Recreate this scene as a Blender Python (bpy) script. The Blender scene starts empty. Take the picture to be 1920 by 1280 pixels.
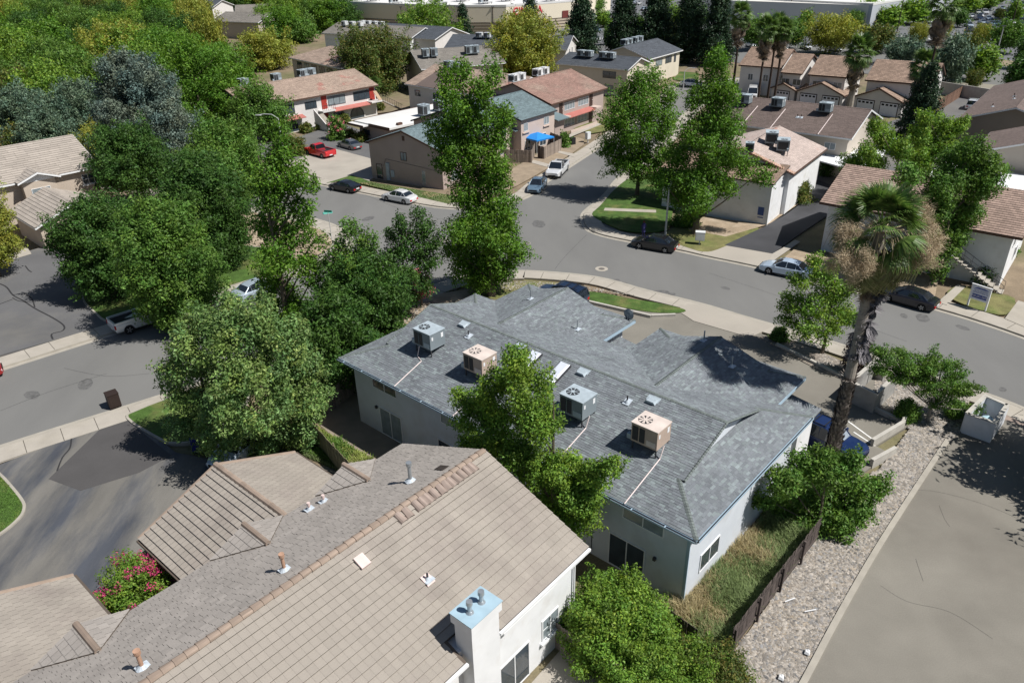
import bpy, math, random
import numpy as np
from mathutils import Vector, Matrix

# ------------------------------------------------------------------ camera, sky, sun, exposure
scene = bpy.context.scene
C = scene.collection
rad = math.radians
CAM_H = 28.5
F_PX = 1417.6                      # focal length in pixels of a 1920 px wide picture
PITCH, ROLL = rad(28.215), rad(1.295)
cp, sp, cr, sr = math.cos(PITCH), math.sin(PITCH), math.cos(ROLL), math.sin(ROLL)
_r = np.array([1, 0, 0.]); _f = np.array([0, cp, -sp]); _d = np.array([0, -sp, -cp])
CAMM = np.array([cr*_r+sr*_d, -sr*_r+cr*_d, _f])
cam_data = bpy.data.cameras.new('camera')
cam = bpy.data.objects.new('camera', cam_data); C.objects.link(cam); scene.camera = cam
cam_data.sensor_width = 36.0; cam_data.lens = F_PX/1920*36.0
cam_data.clip_start = 0.5; cam_data.clip_end = 3000
rt, up, bk = CAMM[0], -CAMM[1], -CAMM[2]
cam.matrix_world = Matrix(((rt[0], up[0], bk[0], 0), (rt[1], up[1], bk[1], 0), (rt[2], up[2], bk[2], CAM_H), (0, 0, 0, 1)))

SUN_AZ, SUN_EL = rad(111), rad(54.5)   # azimuth clockwise from +Y
world = bpy.data.worlds.new('World'); scene.world = world; world.use_nodes = True
wn = world.node_tree; wn.nodes.clear()
sky = wn.nodes.new('ShaderNodeTexSky'); sky.sky_type = 'NISHITA'; sky.sun_disc = False
sky.sun_elevation = SUN_EL; sky.sun_rotation = SUN_AZ; sky.air_density = 1.0; sky.dust_density = 0.6
bg = wn.nodes.new('ShaderNodeBackground'); bg.inputs['Strength'].default_value = 0.05
wo = wn.nodes.new('ShaderNodeOutputWorld')
wn.links.new(sky.outputs[0], bg.inputs[0]); wn.links.new(bg.outputs[0], wo.inputs[0])
sd = bpy.data.lights.new('sun', 'SUN'); sd.energy = 5.0; sd.angle = rad(0.5); sd.color = (1.0, 0.965, 0.915)
sun = bpy.data.objects.new('sun', sd); C.objects.link(sun)
tosun = Vector((math.sin(SUN_AZ)*math.cos(SUN_EL), math.cos(SUN_AZ)*math.cos(SUN_EL), math.sin(SUN_EL)))
sun.rotation_euler = tosun.to_track_quat('Z', 'Y').to_euler(); sun.location = (0, 0, 60)
scene.view_settings.view_transform = 'Standard'; scene.view_settings.look = 'None'
scene.view_settings.exposure = 0.28; scene.view_settings.gamma = 1.0
scene.view_settings.use_curve_mapping = False

# ------------------------------------------------------------------ measuring helpers (surveyed picture points -> metres on the ground)
def ray(x, y): return CAMM.T @ np.array([(x-960)/F_PX, (y-640)/F_PX, 1.0])
def G(x, y, z=0.0):
    d = ray(x, y); t = (z-CAM_H)/d[2]
    return (float(d[0]*t), float(d[1]*t))
def hz(base, top):
    g = np.array(G(*base)); d = ray(*top)
    return float(CAM_H + (g@d[:2])/(d[:2]@d[:2])*d[2])
def pxm(g, z=0):                     # metres per surveyed pixel at a ground point
    c = CAMM @ np.array([g[0], g[1], z-CAM_H]); return float(c[2]/F_PX)

RNG = np.random.default_rng(7); random.seed(7)

# ------------------------------------------------------------------ materials
MATS = {}
def _n(nt, t, **kw):
    n = nt.nodes.new(t)
    for k, v in kw.items(): setattr(n, k, v)
    return n
def M(name, col, rough=0.85, var=0.12, scale=3.0, isl=0.0, bump=0.0, bscale=40.0, metal=0.0, spec=0.3, trans=0.0,
      col2=None, c2scale=0.3, c2lo=0.45, c2hi=0.65, detail=6.0, fine=0.0, fscale=60., tint=False, wave=None, isl2=None, coat=0.0, vecscale=None):
    """procedural surface: base colour, broad blotches (col2), grain, per-piece variation, bump"""
    if name in MATS: return MATS[name]
    m = bpy.data.materials.new(name); m.use_nodes = True; nt = m.node_tree; nt.nodes.clear(); L = nt.links.new
    out = _n(nt, 'ShaderNodeOutputMaterial'); bs = _n(nt, 'ShaderNodeBsdfPrincipled'); L(bs.outputs[0], out.inputs[0])
    bs.inputs['Roughness'].default_value = rough; bs.inputs['Metallic'].default_value = metal
    bs.inputs['Specular IOR Level'].default_value = spec
    if coat: bs.inputs['Coat Weight'].default_value = coat; bs.inputs['Coat Roughness'].default_value = 0.04
    tc = _n(nt, 'ShaderNodeTexCoord'); vec = tc.outputs['Object']
    if vecscale:
        mp = _n(nt, 'ShaderNodeMapping'); mp.inputs['Scale'].default_value = vecscale[:3]
        if len(vecscale) > 3: mp.inputs['Rotation'].default_value = (0, 0, vecscale[3])
        L(vec, mp.inputs[0]); vec = mp.outputs[0]
    rgb = _n(nt, 'ShaderNodeRGB'); rgb.outputs[0].default_value = (*col, 1); cur = rgb.outputs[0]
    def mix(a, b, f, bt='MIX'):
        x = _n(nt, 'ShaderNodeMix', data_type='RGBA', blend_type=bt)
        if isinstance(f, float): x.inputs[0].default_value = f
        else: L(f, x.inputs[0])
        for s, i in ((a, 6), (b, 7)):
            if isinstance(s, tuple): x.inputs[i].default_value = (*s, 1)
            else: L(s, x.inputs[i])
        return x.outputs[2]
    def rng_(src, lo, hi, a, b):
        r = _n(nt, 'ShaderNodeMapRange'); L(src, r.inputs[0])
        for i, v in enumerate((lo, hi, a, b)): r.inputs[i+1].default_value = v
        return r.outputs[0]
    if col2 is not None:
        n2 = _n(nt, 'ShaderNodeTexNoise'); n2.inputs['Scale'].default_value = c2scale; n2.inputs['Detail'].default_value = detail
        n2.inputs['Roughness'].default_value = 0.62; L(vec, n2.inputs['Vector'])
        cur = mix(cur, tuple(col2), rng_(n2.outputs[0], c2lo, c2hi, 0, 1))
    if isl2 is not None:
        ge = _n(nt, 'ShaderNodeNewGeometry'); cur = mix(cur, tuple(isl2), rng_(ge.outputs['Random Per Island'], 0.55, 1.0, 0, 1))
    if var:
        n1 = _n(nt, 'ShaderNodeTexNoise'); n1.inputs['Scale'].default_value = scale; n1.inputs['Detail'].default_value = 5
        L(vec, n1.inputs['Vector'])
        hv = _n(nt, 'ShaderNodeHueSaturation'); L(rng_(n1.outputs[0], 0.25, 0.75, 1-var, 1+var), hv.inputs['Value']); L(cur, hv.inputs['Color']); cur = hv.outputs[0]
    if fine:
        n3 = _n(nt, 'ShaderNodeTexNoise'); n3.inputs['Scale'].default_value = fscale; n3.inputs['Detail'].default_value = 2
        L(tc.outputs['Object'], n3.inputs['Vector'])
        hv = _n(nt, 'ShaderNodeHueSaturation'); L(rng_(n3.outputs[0], 0.3, 0.7, 1-fine, 1+fine), hv.inputs['Value']); L(cur, hv.inputs['Color']); cur = hv.outputs[0]
    if isl:
        ge = _n(nt, 'ShaderNodeNewGeometry'); wnz = _n(nt, 'ShaderNodeTexWhiteNoise', noise_dimensions='1D'); L(ge.outputs['Random Per Island'], wnz.inputs['W'])
        oi = _n(nt, 'ShaderNodeObjectInfo'); ad = _n(nt, 'ShaderNodeMath', operation='ADD'); L(wnz.outputs[0], ad.inputs[0]); L(oi.outputs['Random'], ad.inputs[1])
        fr = _n(nt, 'ShaderNodeMath', operation='FRACT'); L(ad.outputs[0], fr.inputs[0])
        hv = _n(nt, 'ShaderNodeHueSaturation'); L(rng_(fr.outputs[0], 0, 1, 1-isl, 1+isl), hv.inputs['Value']); L(cur, hv.inputs['Color']); cur = hv.outputs[0]
    if tint:
        at = _n(nt, 'ShaderNodeAttribute'); at.attribute_name = 'tint'
        cur = mix(cur, at.outputs['Color'], 1.0, 'MULTIPLY')
    L(cur, bs.inputs['Base Color'])
    if wave:
        ax, sc, dep = wave
        wv = _n(nt, 'ShaderNodeTexWave', wave_type='BANDS', bands_direction=ax, wave_profile='SAW' if dep > 0 else 'SIN'); wv.inputs['Scale'].default_value = sc
        L(tc.outputs['Object'], wv.inputs['Vector'])
        bp = _n(nt, 'ShaderNodeBump'); bp.inputs['Strength'].default_value = abs(dep); bp.inputs['Distance'].default_value = 0.05
        L(wv.outputs['Fac'], bp.inputs['Height']); L(bp.outputs[0], bs.inputs['Normal'])
        hv = _n(nt, 'ShaderNodeHueSaturation'); L(rng_(wv.outputs['Fac'], 0, .35, .62, 1.0), hv.inputs['Value']); L(cur, hv.inputs['Color']); L(hv.outputs[0], bs.inputs['Base Color'])
    elif bump:
        nb = _n(nt, 'ShaderNodeTexNoise'); nb.inputs['Scale'].default_value = bscale; nb.inputs['Detail'].default_value = 4
        L(tc.outputs['Object'], nb.inputs['Vector'])
        bp = _n(nt, 'ShaderNodeBump'); bp.inputs['Strength'].default_value = bump; bp.inputs['Distance'].default_value = 0.03
        L(nb.outputs[0], bp.inputs['Height']); L(bp.outputs[0], bs.inputs['Normal'])
    if trans:
        tr = _n(nt, 'ShaderNodeBsdfTranslucent'); hs = _n(nt, 'ShaderNodeHueSaturation'); hs.inputs['Value'].default_value = 1.5; hs.inputs['Saturation'].default_value = 1.1
        L(cur, hs.inputs['Color']); L(hs.outputs[0], tr.inputs[0])
        mx = _n(nt, 'ShaderNodeMixShader'); mx.inputs[0].default_value = trans; L(bs.outputs[0], mx.inputs[1]); L(tr.outputs[0], mx.inputs[2]); L(mx.outputs[0], out.inputs[0])
    MATS[name] = m
    return m

def glass(name, col=(0.03, 0.04, 0.05), rough=0.05):
    return M(name, col, rough=rough, var=0.3, scale=1.2, spec=0.8)

# ------------------------------------------------------------------ mesh helpers
class MB:
    def __init__(s): s.v = []; s.f = []; s.mi = []; s.cur = 0
    def face(s, pts):
        n = len(s.v); s.v.extend([tuple(map(float, p)) for p in pts]); s.f.append(tuple(range(n, n+len(pts)))); s.mi.append(s.cur); return s
    def box(s, x0, x1, y0, y1, z0, z1):
        n = len(s.v)
        s.v += [(x0,y0,z0),(x1,y0,z0),(x1,y1,z0),(x0,y1,z0),(x0,y0,z1),(x1,y0,z1),(x1,y1,z1),(x0,y1,z1)]
        for f in ((0,3,2,1),(4,5,6,7),(0,1,5,4),(1,2,6,5),(2,3,7,6),(3,0,4,7)): s.f.append(tuple(n+i for i in f)); s.mi.append(s.cur)
        return s
    def hexa(s, p):                  # eight corners: bottom ring, top ring
        n = len(s.v); s.v += [tuple(map(float, q)) for q in p]
        for f in ((0,3,2,1),(4,5,6,7),(0,1,5,4),(1,2,6,5),(2,3,7,6),(3,0,4,7)): s.f.append(tuple(n+i for i in f)); s.mi.append(s.cur)
        return s
    def tube(s, pts, rs, k=8, caps=True):
        pts = [np.array(p, float) for p in pts]; rs = [rs]*len(pts) if not hasattr(rs, '__len__') else rs
        rings = []
        for i, p in enumerate(pts):
            t = pts[min(i+1, len(pts)-1)]-pts[max(i-1, 0)]; t = t/(np.linalg.norm(t)+1e-9)
            a = np.cross(t, (0, 0, 1.)) if abs(t[2]) < .95 else np.cross(t, (1., 0, 0)); a /= np.linalg.norm(a); b = np.cross(t, a)
            n = len(s.v)
            for j in range(k):
                an = 2*math.pi*j/k; s.v.append(tuple(p+rs[i]*(math.cos(an)*a+math.sin(an)*b)))
            rings.append(n)
        for i in range(len(rings)-1):
            for j in range(k):
                a0 = rings[i]+j; a1 = rings[i]+(j+1) % k; b0 = rings[i+1]+j; b1 = rings[i+1]+(j+1) % k
                s.f.append((a0, a1, b1, b0)); s.mi.append(s.cur)
        if caps:
            s.f.append(tuple(rings[0]+j for j in range(k))[::-1]); s.mi.append(s.cur)
            s.f.append(tuple(rings[-1]+j for j in range(k))); s.mi.append(s.cur)
        return s
    def prism(s, poly, z0, z1):
        n = len(s.v); k = len(poly)
        a = sum(poly[i][0]*poly[(i+1) % k][1]-poly[(i+1) % k][0]*poly[i][1] for i in range(k))
        if a < 0: poly = poly[::-1]
        s.v += [(p[0], p[1], z0) for p in poly]+[(p[0], p[1], z1) for p in poly]
        s.f.append(tuple(range(n+k, n+2*k))); s.mi.append(s.cur)
        for i in range(k):
            j = (i+1) % k; s.f.append((n+i, n+j, n+k+j, n+k+i)); s.mi.append(s.cur)
        return s
    def slab(s, poly3, t):           # thick sheet, poly3 counter-clockwise seen from above, thickness downwards
        n = len(s.v); k = len(poly3)
        s.v += [tuple(map(float, p)) for p in poly3]+[(float(p[0]), float(p[1]), float(p[2])-t) for p in poly3]
        s.f.append(tuple(range(n, n+k))); s.f.append(tuple(range(n+2*k-1, n+k-1, -1))); s.mi += [s.cur, s.cur]
        for i in range(k):
            j = (i+1) % k; s.f.append((n+i, n+k+i, n+k+j, n+j)); s.mi.append(s.cur)
        return s
    def mesh(s, name, mats):
        me = bpy.data.meshes.new(name); me.from_pydata(s.v, [], s.f)
        mats = mats if isinstance(mats, (list, tuple)) else [mats]
        for m in mats: me.materials.append(m)
        if len(mats) > 1: me.polygons.foreach_set('material_index', s.mi)
        me.update(); return me
    def build(s, name, mats, parent=None, loc=None, smooth=False, kind=None):
        me = s.mesh(name, mats)
        if smooth: me.polygons.foreach_set('use_smooth', [True]*len(me.polygons))
        return link(name, me, parent, loc, kind)

def link(name, me, parent=None, loc=None, kind=None, rz=0.0):
    o = bpy.data.objects.new(name, me); C.objects.link(o)
    if parent is not None: o.parent = parent
    if loc is not None: o.location = loc
    if rz: o.rotation_euler = (0, 0, rz)
    if kind: o['kind'] = kind
    return o
def tag(o, label, cat, group=None, kind=None):
    o['label'] = label; o['category'] = cat
    if group: o['group'] = group
    if kind: o['kind'] = kind
    return o
def thing(name, label, cat, loc=(0, 0, 0), rz=0.0, group=None):
    o = bpy.data.objects.new(name, None); C.objects.link(o); o.location = loc; o.rotation_euler = (0, 0, rz); o.empty_display_size = .3
    return tag(o, label, cat, group)
def kids(o): return [c for c in o.children]
def copy_tree(o, parent=None, loc=None, rz=None, label=None, group=None):
    c = o.copy(); C.objects.link(c)
    if parent is not None: c.parent = parent
    for ch in list(o.children): copy_tree(ch, c)
    if loc is not None: c.location = loc
    if rz is not None: c.rotation_euler = (0, 0, rz)
    if label: c['label'] = label
    if group: c['group'] = group
    return c
def np_mesh(name, verts, quads, mat, tint=None):
    """fast mesh of separate quads/tris: verts (n,3), quads (m,k) indices"""
    me = bpy.data.meshes.new(name); nv, (nf, k) = len(verts), quads.shape
    me.vertices.add(nv); me.vertices.foreach_set('co', verts.astype(np.float32).ravel())
    me.loops.add(nf*k); me.loops.foreach_set('vertex_index', quads.astype(np.int32).ravel())
    me.polygons.add(nf); me.polygons.foreach_set('loop_start', np.arange(0, nf*k, k, dtype=np.int32))
    me.polygons.foreach_set('loop_total', np.full(nf, k, dtype=np.int32))
    for m in (mat if isinstance(mat, (list, tuple)) else [mat]): me.materials.append(m)
    me.update(calc_edges=True)
    if tint is not None:
        a = me.color_attributes.new('tint', 'FLOAT_COLOR', 'POINT'); c = np.ones((nv, 4), np.float32); c[:, :3] = tint
        a.data.foreach_set('color', c.ravel())
    return me
def rot2(d): return math.atan2(d[1], d[0])
def dirv(az): a = rad(az); return (math.sin(a), math.cos(a))
def smooth_poly(pts, n=6, closed=False):
    """Catmull-Rom through points"""
    P = [np.array(p, float) for p in pts]; out = []; N = len(P)
    rngi = range(N if closed else N-1)
    for i in rngi:
        p0 = P[(i-1) % N] if closed or i > 0 else P[0]; p1 = P[i]; p2 = P[(i+1) % N]; p3 = P[(i+2) % N] if closed or i+2 < N else P[-1]
        for j in range(n):
            t = j/n; out.append(tuple(.5*((2*p1)+(-p0+p2)*t+(2*p0-5*p1+4*p2-p3)*t*t+(-p0+3*p1-3*p2+p3)*t**3)))
    if not closed: out.append(tuple(P[-1]))
    return out
def offset_line(pts, d):
    out = []
    for i, p in enumerate(pts):
        a = np.array(pts[max(i-1, 0)]); b = np.array(pts[min(i+1, len(pts)-1)]); t = b-a; t = t/(np.linalg.norm(t)+1e-9)
        out.append((p[0]-t[1]*d, p[1]+t[0]*d))
    return out
def W(pts, z=0.0): return [G(x, y, z) for x, y in pts]
# ------------------------------------------------------------------ ground materials
m_ground = M('dry_earth', (.20, .155, .105), var=.22, scale=.5, col2=(.13, .13, .06), c2scale=.06, fine=.15, fscale=9)
m_road = M('street_asphalt', (.165, .164, .158), var=.07, scale=.25, col2=(.145, .144, .14), c2scale=.09, fine=.07, fscale=25, vecscale=(1, .35, 1, rad(48)), rough=.9)
m_lotN = M('lot_asphalt', (.115, .115, .118), var=.14, scale=.22, col2=(.15, .145, .135), c2scale=.12, fine=.07, fscale=25, rough=.88)
m_lotS = M('worn_lot_asphalt', (.155, .148, .135), var=.22, scale=.5, col2=(.060, .066, .080), c2scale=.22, c2lo=.44, c2hi=.60, detail=9, vecscale=(1.3, .3, 1, rad(38)), fine=.07, fscale=25, rough=.88)
m_drive = M('brown_old_asphalt', (.20, .187, .160), var=.13, scale=.35, col2=(.165, .152, .13), c2scale=.14, c2lo=.42, c2hi=.7, detail=9, fine=.07, fscale=18, rough=.9)
m_fresh = M('fresh_black_asphalt', (.052, .053, .058), var=.3, scale=.25, fine=.08, fscale=20, rough=.85)
m_conc = M('pavement_concrete', (.37, .34, .295), var=.10, scale=.8, col2=(.35, .32, .27), c2scale=.35, fine=.05, fscale=20)
m_conc2 = M('driveway_concrete', (.36, .33, .285), var=.12, scale=.3, col2=(.33, .30, .26), c2scale=.15, fine=.04, fscale=20)
m_kerb = M('kerb_concrete', (.34, .315, .27), var=.12, scale=1.5, fine=.06)
m_lawn = M('lawn_turf', (.055, .105, .02), var=.35, scale=1.2, col2=(.16, .15, .055), c2scale=.35, c2lo=.5, c2hi=.72, fine=.35, fscale=18, bump=.4, bscale=30)
m_lawnd = M('dry_lawn', (.17, .16, .065), var=.3, scale=1.0, col2=(.09, .12, .03), c2scale=.4, fine=.3, fscale=14)
m_dirt = M('bare_dirt', (.30, .235, .165), var=.2, scale=.9, col2=(.38, .31, .23), c2scale=.5, fine=.15, fscale=10)
m_white = M('marking_paint', (.72, .72, .70), var=.15, scale=2)
m_seal = M('crack_sealant', (.03, .03, .032), var=.1)

def sheet(name, poly, z, mat, kind='structure', thick=0.0):
    b = MB()
    if thick: b.prism([tuple(p[:2]) for p in poly], z-thick, z)
    else:
        k = len(poly); a = sum(poly[i][0]*poly[(i+1) % k][1]-poly[(i+1) % k][0]*poly[i][1] for i in range(k))
        if a < 0: poly = poly[::-1]
        b.face([(p[0], p[1], z) for p in poly])
    o = b.build(name, mat); o['kind'] = kind
    return o
def strip(name, left, right, z, mat, thick=.13, kind='structure'):
    b = MB(); n = min(len(left), len(right))
    for i in range(n-1):
        b.prism([left[i], left[i+1], right[i+1], right[i]], z-thick, z)
    o = b.build(name, mat); o['kind'] = kind
    return o
def ribbon(line, d0, d1): return offset_line(line, d0), offset_line(line, d1)

sheet('ground', [(-430, -60), (430, -60), (430, 640), (-430, 640)], -.06, m_ground)

# kerb lines of the streets (surveyed)
S_kerb = smooth_poly(W([(-330, 950), (0, 840), (176, 784), (330, 735), (480, 684), (600, 635), (700, 590), (760, 562), (820, 535), (880, 518), (940, 511), (1000, 510), (1116, 521), (1211, 546), (1316, 572), (1400, 597), (1569, 646), (1690, 690), (1828, 734), (1920, 769), (2120, 860)]), 5)
NW_kerb = smooth_poly(W([(-330, 798), (7, 690), (228, 620), (400, 566), (520, 528), (600, 498), (640, 478), (657, 458), (650, 441), (629, 425), (575, 408), (500, 392), (380, 372), (250, 352), (60, 330)]), 5)
N_kerb = smooth_poly(W([(60, 268), (300, 300), (480, 326), (590, 344), (675, 361), (792, 384), (850, 391), (900, 391), (938, 384), (988, 369), (1025, 340), (1117, 280), (1160, 250), (1205, 222), (1240, 196), (1262, 172), (1285, 158), (1400, 150)]), 5)
NE_kerb = smooth_poly(W([(1450, 172), (1345, 178), (1300, 200), (1262, 240), (1215, 292), (1162, 334), (1142, 359), (1125, 376), (1096, 401), (1100, 426), (1125, 440), (1183, 453), (1275, 470), (1324, 481), (1429, 503), (1540, 532), (1640, 554), (1759, 580), (1920, 632), (2120, 715)]), 5)
# street: one sheet between the kerbs
road_poly = W([(-330, 975), (0, 850), (176, 794), (330, 745), (480, 694), (600, 645), (700, 600), (760, 575), (820, 548), (880, 530), (940, 522), (1000, 522), (1116, 533), (1211, 556), (1316, 584), (1400, 608), (1569, 656), (1690, 700), (1828, 745), (1920, 780), (2150, 885),
   (2150, 700), (1920, 622), (1759, 570), (1640, 545), (1540, 525), (1429, 494), (1324, 472), (1275, 462), (1183, 446), (1140, 420), (1120, 396), (1150, 370), (1175, 345), (1225, 300), (1270, 248), (1310, 200), (1350, 172), (1450, 166), (1400, 144), (1280, 152), (1250, 172), (1225, 200), (1190, 222), (1140, 252), (1105, 275), (1010, 332), (970, 362), (900, 384), (850, 384), (792, 377), (675, 354), (590, 338), (480, 320), (300, 294), (60, 262), (60, 336), (250, 358), (380, 378), (500, 398), (560, 414), (600, 430), (630, 450), (640, 462), (610, 480), (520, 516), (400, 556), (228, 610), (0, 682), (-330, 788)])
sheet('street', road_poly, 0.0, m_road)

def kerb_and_walk(line, side, i0, i1, walk=True, w=1.9, name='sidewalk'):
    l = line[i0:i1]
    # side: +1 = land on the left of the direction of travel
    a, b = ribbon(l, -.42*side, -.003*side); g = strip('gutter', a, b, .012, m_kerb, .03)
    a, b = ribbon(l, 0, .16*side); strip('kerb', a, b, .135, m_kerb, .16)
    if walk:
        a, b = ribbon(l, .163*side, w*side); o = strip(name, a, b, .128, m_conc, .12)
        j = MB()                        # control joints, cut as thin dark lines proud of the slab by a hair
        acc = 0.0
        for k in range(1, len(a)-1):
            acc += math.dist(a[k], a[k-1])
            if acc > 1.75:
                acc = 0; p, q = np.array(a[k]), np.array(b[k]); t = (q-p)/np.linalg.norm(q-p); nn = np.array((-t[1], t[0]))*.022
                j.face([(*(p-nn), .132), (*(q-nn), .132), (*(q+nn), .132), (*(p+nn), .132)])
        if j.f: jj = j.build('slab_joint', M('joint_dark', (.10, .09, .075), var=.1), parent=o)
kerb_and_walk(S_kerb, -1, 0, 55)
kerb_and_walk(S_kerb, -1, 54, len(S_kerb), w=1.7)
kerb_and_walk(NW_kerb, 1, 0, len(NW_kerb))
kerb_and_walk(N_kerb, 1, 0, len(N_kerb))
kerb_and_walk(NE_kerb, 1, 0, len(NE_kerb))

# private grounds
# south-west car park (bottom left) and its lawns
sheet('parking_lot_paving', W([(-420, 1010), (0, 873), (188, 800), (245, 778), (330, 850), (430, 870), (700, 880), (700, 1280), (200, 1500), (-600, 1500)]), .10, m_lotS, thick=.2)
sheet('patched_asphalt', W([(92, 900), (190, 805), (240, 790), (322, 856), (262, 888), (152, 922)]), .108, M('darker_patch', (.075, .072, .072), var=.1, scale=.5, fine=.08, fscale=25))
def island(name, pts, mat, kerbw=.16, z=.2, n=4):
    pts = smooth_poly(W(pts), n, closed=True)
    a = sum(pts[i][0]*pts[(i+1) % len(pts)][1]-pts[(i+1) % len(pts)][0]*pts[i][1] for i in range(len(pts)))
    if a < 0: pts = pts[::-1]
    cl = pts+[pts[0]]
    inner = []
    N = len(pts)
    for i in range(N):
        p = np.array(pts[i]); t = np.array(pts[(i+1) % N])-np.array(pts[i-1]); t /= np.linalg.norm(t)+1e-9
        inner.append((p[0]-t[1]*kerbw, p[1]+t[0]*kerbw))
    o = strip('planter_kerb', cl, inner+[inner[0]], z, m_kerb, .25)
    sheet(name, inner, z-.02, mat)
island('lawn', [(-60, 840), (0, 888), (22, 910), (46, 940), (50, 956), (40, 975), (0, 1008), (-90, 1060), (-200, 980)], m_lawn)
island('lawn', [(238, 788), (262, 770), (330, 744), (420, 712), (470, 745), (420, 800), (372, 830), (322, 835), (300, 828)], m_lawn)
# west car park (upper left) and planted ground around it
sheet('parking_lot_paving', W([(-300, 760), (0, 668), (202, 611), (225, 590), (170, 560), (170, 520), (215, 480), (75, 466), (0, 488), (-300, 560)]), .104, m_lotN, thick=.2)
island('lawn', [(210, 606), (176, 588), (156, 566), (158, 545), (190, 522), (260, 505), (300, 470), (380, 445), (450, 462), (520, 470), (560, 500), (470, 528), (300, 582)], m_lawn)
sheet('bare_earth', smooth_poly(W([(200, 470), (240, 400), (220, 365), (290, 350), (420, 380), (560, 418), (600, 440), (600, 470), (520, 500), (470, 470), (380, 440), (300, 470)]), 3, True), .11, m_dirt)
sheet('bare_earth', smooth_poly(W([(572, 424), (600, 432), (622, 446), (630, 462), (600, 478), (576, 486), (560, 460)]), 3, True), .126, m_dirt)
sheet('footpath', W([(0, 496), (60, 478), (52, 466), (0, 480)]), .13, m_conc)
# cracks with sealant on the west car park
def crack(pts, w=.07, z=.110, name='crack_sealant_line'):
    l = smooth_poly(W(pts), 5); a, b = ribbon(l, -w, w); bb = MB()
    for i in range(len(a)-1): bb.face([(*a[i], z), (*b[i], z), (*b[i+1], z), (*a[i+1], z)])
    o = bb.build(name, m_seal); o['kind'] = 'structure'
crack([(-20, 528), (10, 538), (25, 555), (45, 566), (66, 580), (100, 598), (120, 612), (118, 622), (98, 628), (100, 638)])
crack([(25, 555), (45, 552), (60, 562), (66, 578)], .06); crack([(-30, 582), (0, 572), (24, 563)], .06); crack([(48, 500), (54, 508), (60, 512)], .06)
crack([(24, 560), (36, 566), (60, 569)], .05)
crack([(135, 822), (132, 842), (118, 860), (108, 885)], .05, .114)
# blue house land: forecourt, planters, back garden
sheet('forecourt_paving', W([(1080, 560), (1120, 552), (1218, 580), (1300, 590), (1400, 618), (1520, 660), (1640, 700), (1690, 780), (1700, 802), (1642, 838), (1668, 852), (1560, 930), (1380, 880), (1000, 700), (820, 640), (810, 560), (900, 540)]), .10, m_drive, thick=.2)
sheet('driveway_apron', W([(1268, 583), (1300, 604), (1389, 630), (1412, 632), (1455, 612), (1400, 597), (1316, 573), (1290, 572)]), .134, m_conc2, thick=.2)
sheet('lawn', smooth_poly(W([(1086, 549), (1130, 552), (1180, 562), (1240, 572), (1284, 583), (1272, 589), (1216, 587), (1150, 575), (1090, 562)]), 3, True), .15, m_lawn, thick=.1)
sheet('dry_planter_soil', smooth_poly(W([(880, 545), (960, 532), (1060, 534), (1080, 552), (1000, 566), (900, 560)]), 3, True), .15, m_lawnd, thick=.1)
sheet('bare_earth', smooth_poly(W([(740, 590), (800, 560), (880, 545), (900, 560), (820, 575), (740, 640), (650, 700), (600, 680), (680, 620)]), 3, True), .14, m_dirt, thick=.1)
sheet('dry_planter_soil', smooth_poly(W([(1425, 634), (1470, 640), (1530, 658), (1600, 690), (1640, 706), (1600, 718), (1530, 694), (1460, 655)]), 3, True), .15, M('planter_gravel', (.22, .19, .16), var=.3, scale=3, fine=.3, fscale=14), thick=.1)
sheet('garden_soil', W([(560, 700), (700, 650), (1330, 1010), (1530, 890), (1560, 930), (1330, 1300), (1080, 1400), (900, 1500), (760, 1000), (560, 900), (500, 800)]), .085, m_ground, thick=.2)
sheet('patio_slab', W([(660, 700), (735, 640+100), (770, 850), (690, 880), (590, 790)]), .12, M('patio_concrete', (.24, .20, .16), var=.2, scale=.8), thick=.1)
sheet('patio_slab', W([(1064, 1206), (990, 1290), (1180, 1500), (1300, 1300), (1120, 1200), (1085, 1175)]), .12, m_conc2, thick=.1)
sheet('rear_lawn', W([(1215, 1130), (1280, 1130), (1400, 1000), (1500, 890), (1545, 930), (1500, 1040), (1372, 1215), (1300, 1300), (1180, 1200)]), .10, M('rank_grass_soil', (.16, .15, .065), var=.3, scale=.8, col2=(.30, .24, .15), c2scale=.5, c2lo=.52, c2hi=.7, fine=.3, fscale=12))
m_rockbed = M('gravel_bed', (.24, .21, .175), var=.3, scale=2.5, col2=(.30, .25, .19), c2scale=.3, fine=.35, fscale=12, bump=.6, bscale=14)
rock_poly_px = [(1300, 1320), (1380, 1218), (1505, 1045), (1560, 935), (1650, 880), (1705, 806), (1640, 735), (1640, 700), (1700, 700), (1820, 745), (1800, 812), (1775, 830), (1645, 1030), (1505, 1280), (1480, 1330)]
sheet('gravel_bed', W(rock_poly_px), .11, m_rockbed, thick=.2)
sheet('side_driveway', W([(1460, 1400), (1505, 1280), (1645, 1030), (1775, 830), (1800, 800), (1835, 745), (1920, 782), (2150, 880), (2500, 1500)]), .108, m_drive, thick=.2)
sheet('side_driveway_apron', W([(1838, 742), (1920, 772), (2150, 868), (2150, 905), (1920, 803), (1826, 768)]), .114, M('reddish_concrete', (.27, .215, .18), var=.15, scale=.6), thick=.2)
dk = smooth_poly(W([(1478, 1330), (1508, 1278), (1576, 1150), (1645, 1030), (1712, 925), (1776, 828)]), 5)
a, b = ribbon(dk, -.14, .14); strip('driveway_kerb', a, b, .19, m_kerb, .2)
for pts in ([(1700, 920), (1760, 925), (1850, 950), (1940, 990)], [(1716, 1050), (1724, 1075), (1730, 1092)], [(1760, 950), (1770, 975), (1780, 990)], [(1650, 1100), (1700, 1130), (1780, 1150), (1860, 1200)]):
    crack(pts, .006, .113, 'hairline_crack')
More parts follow.
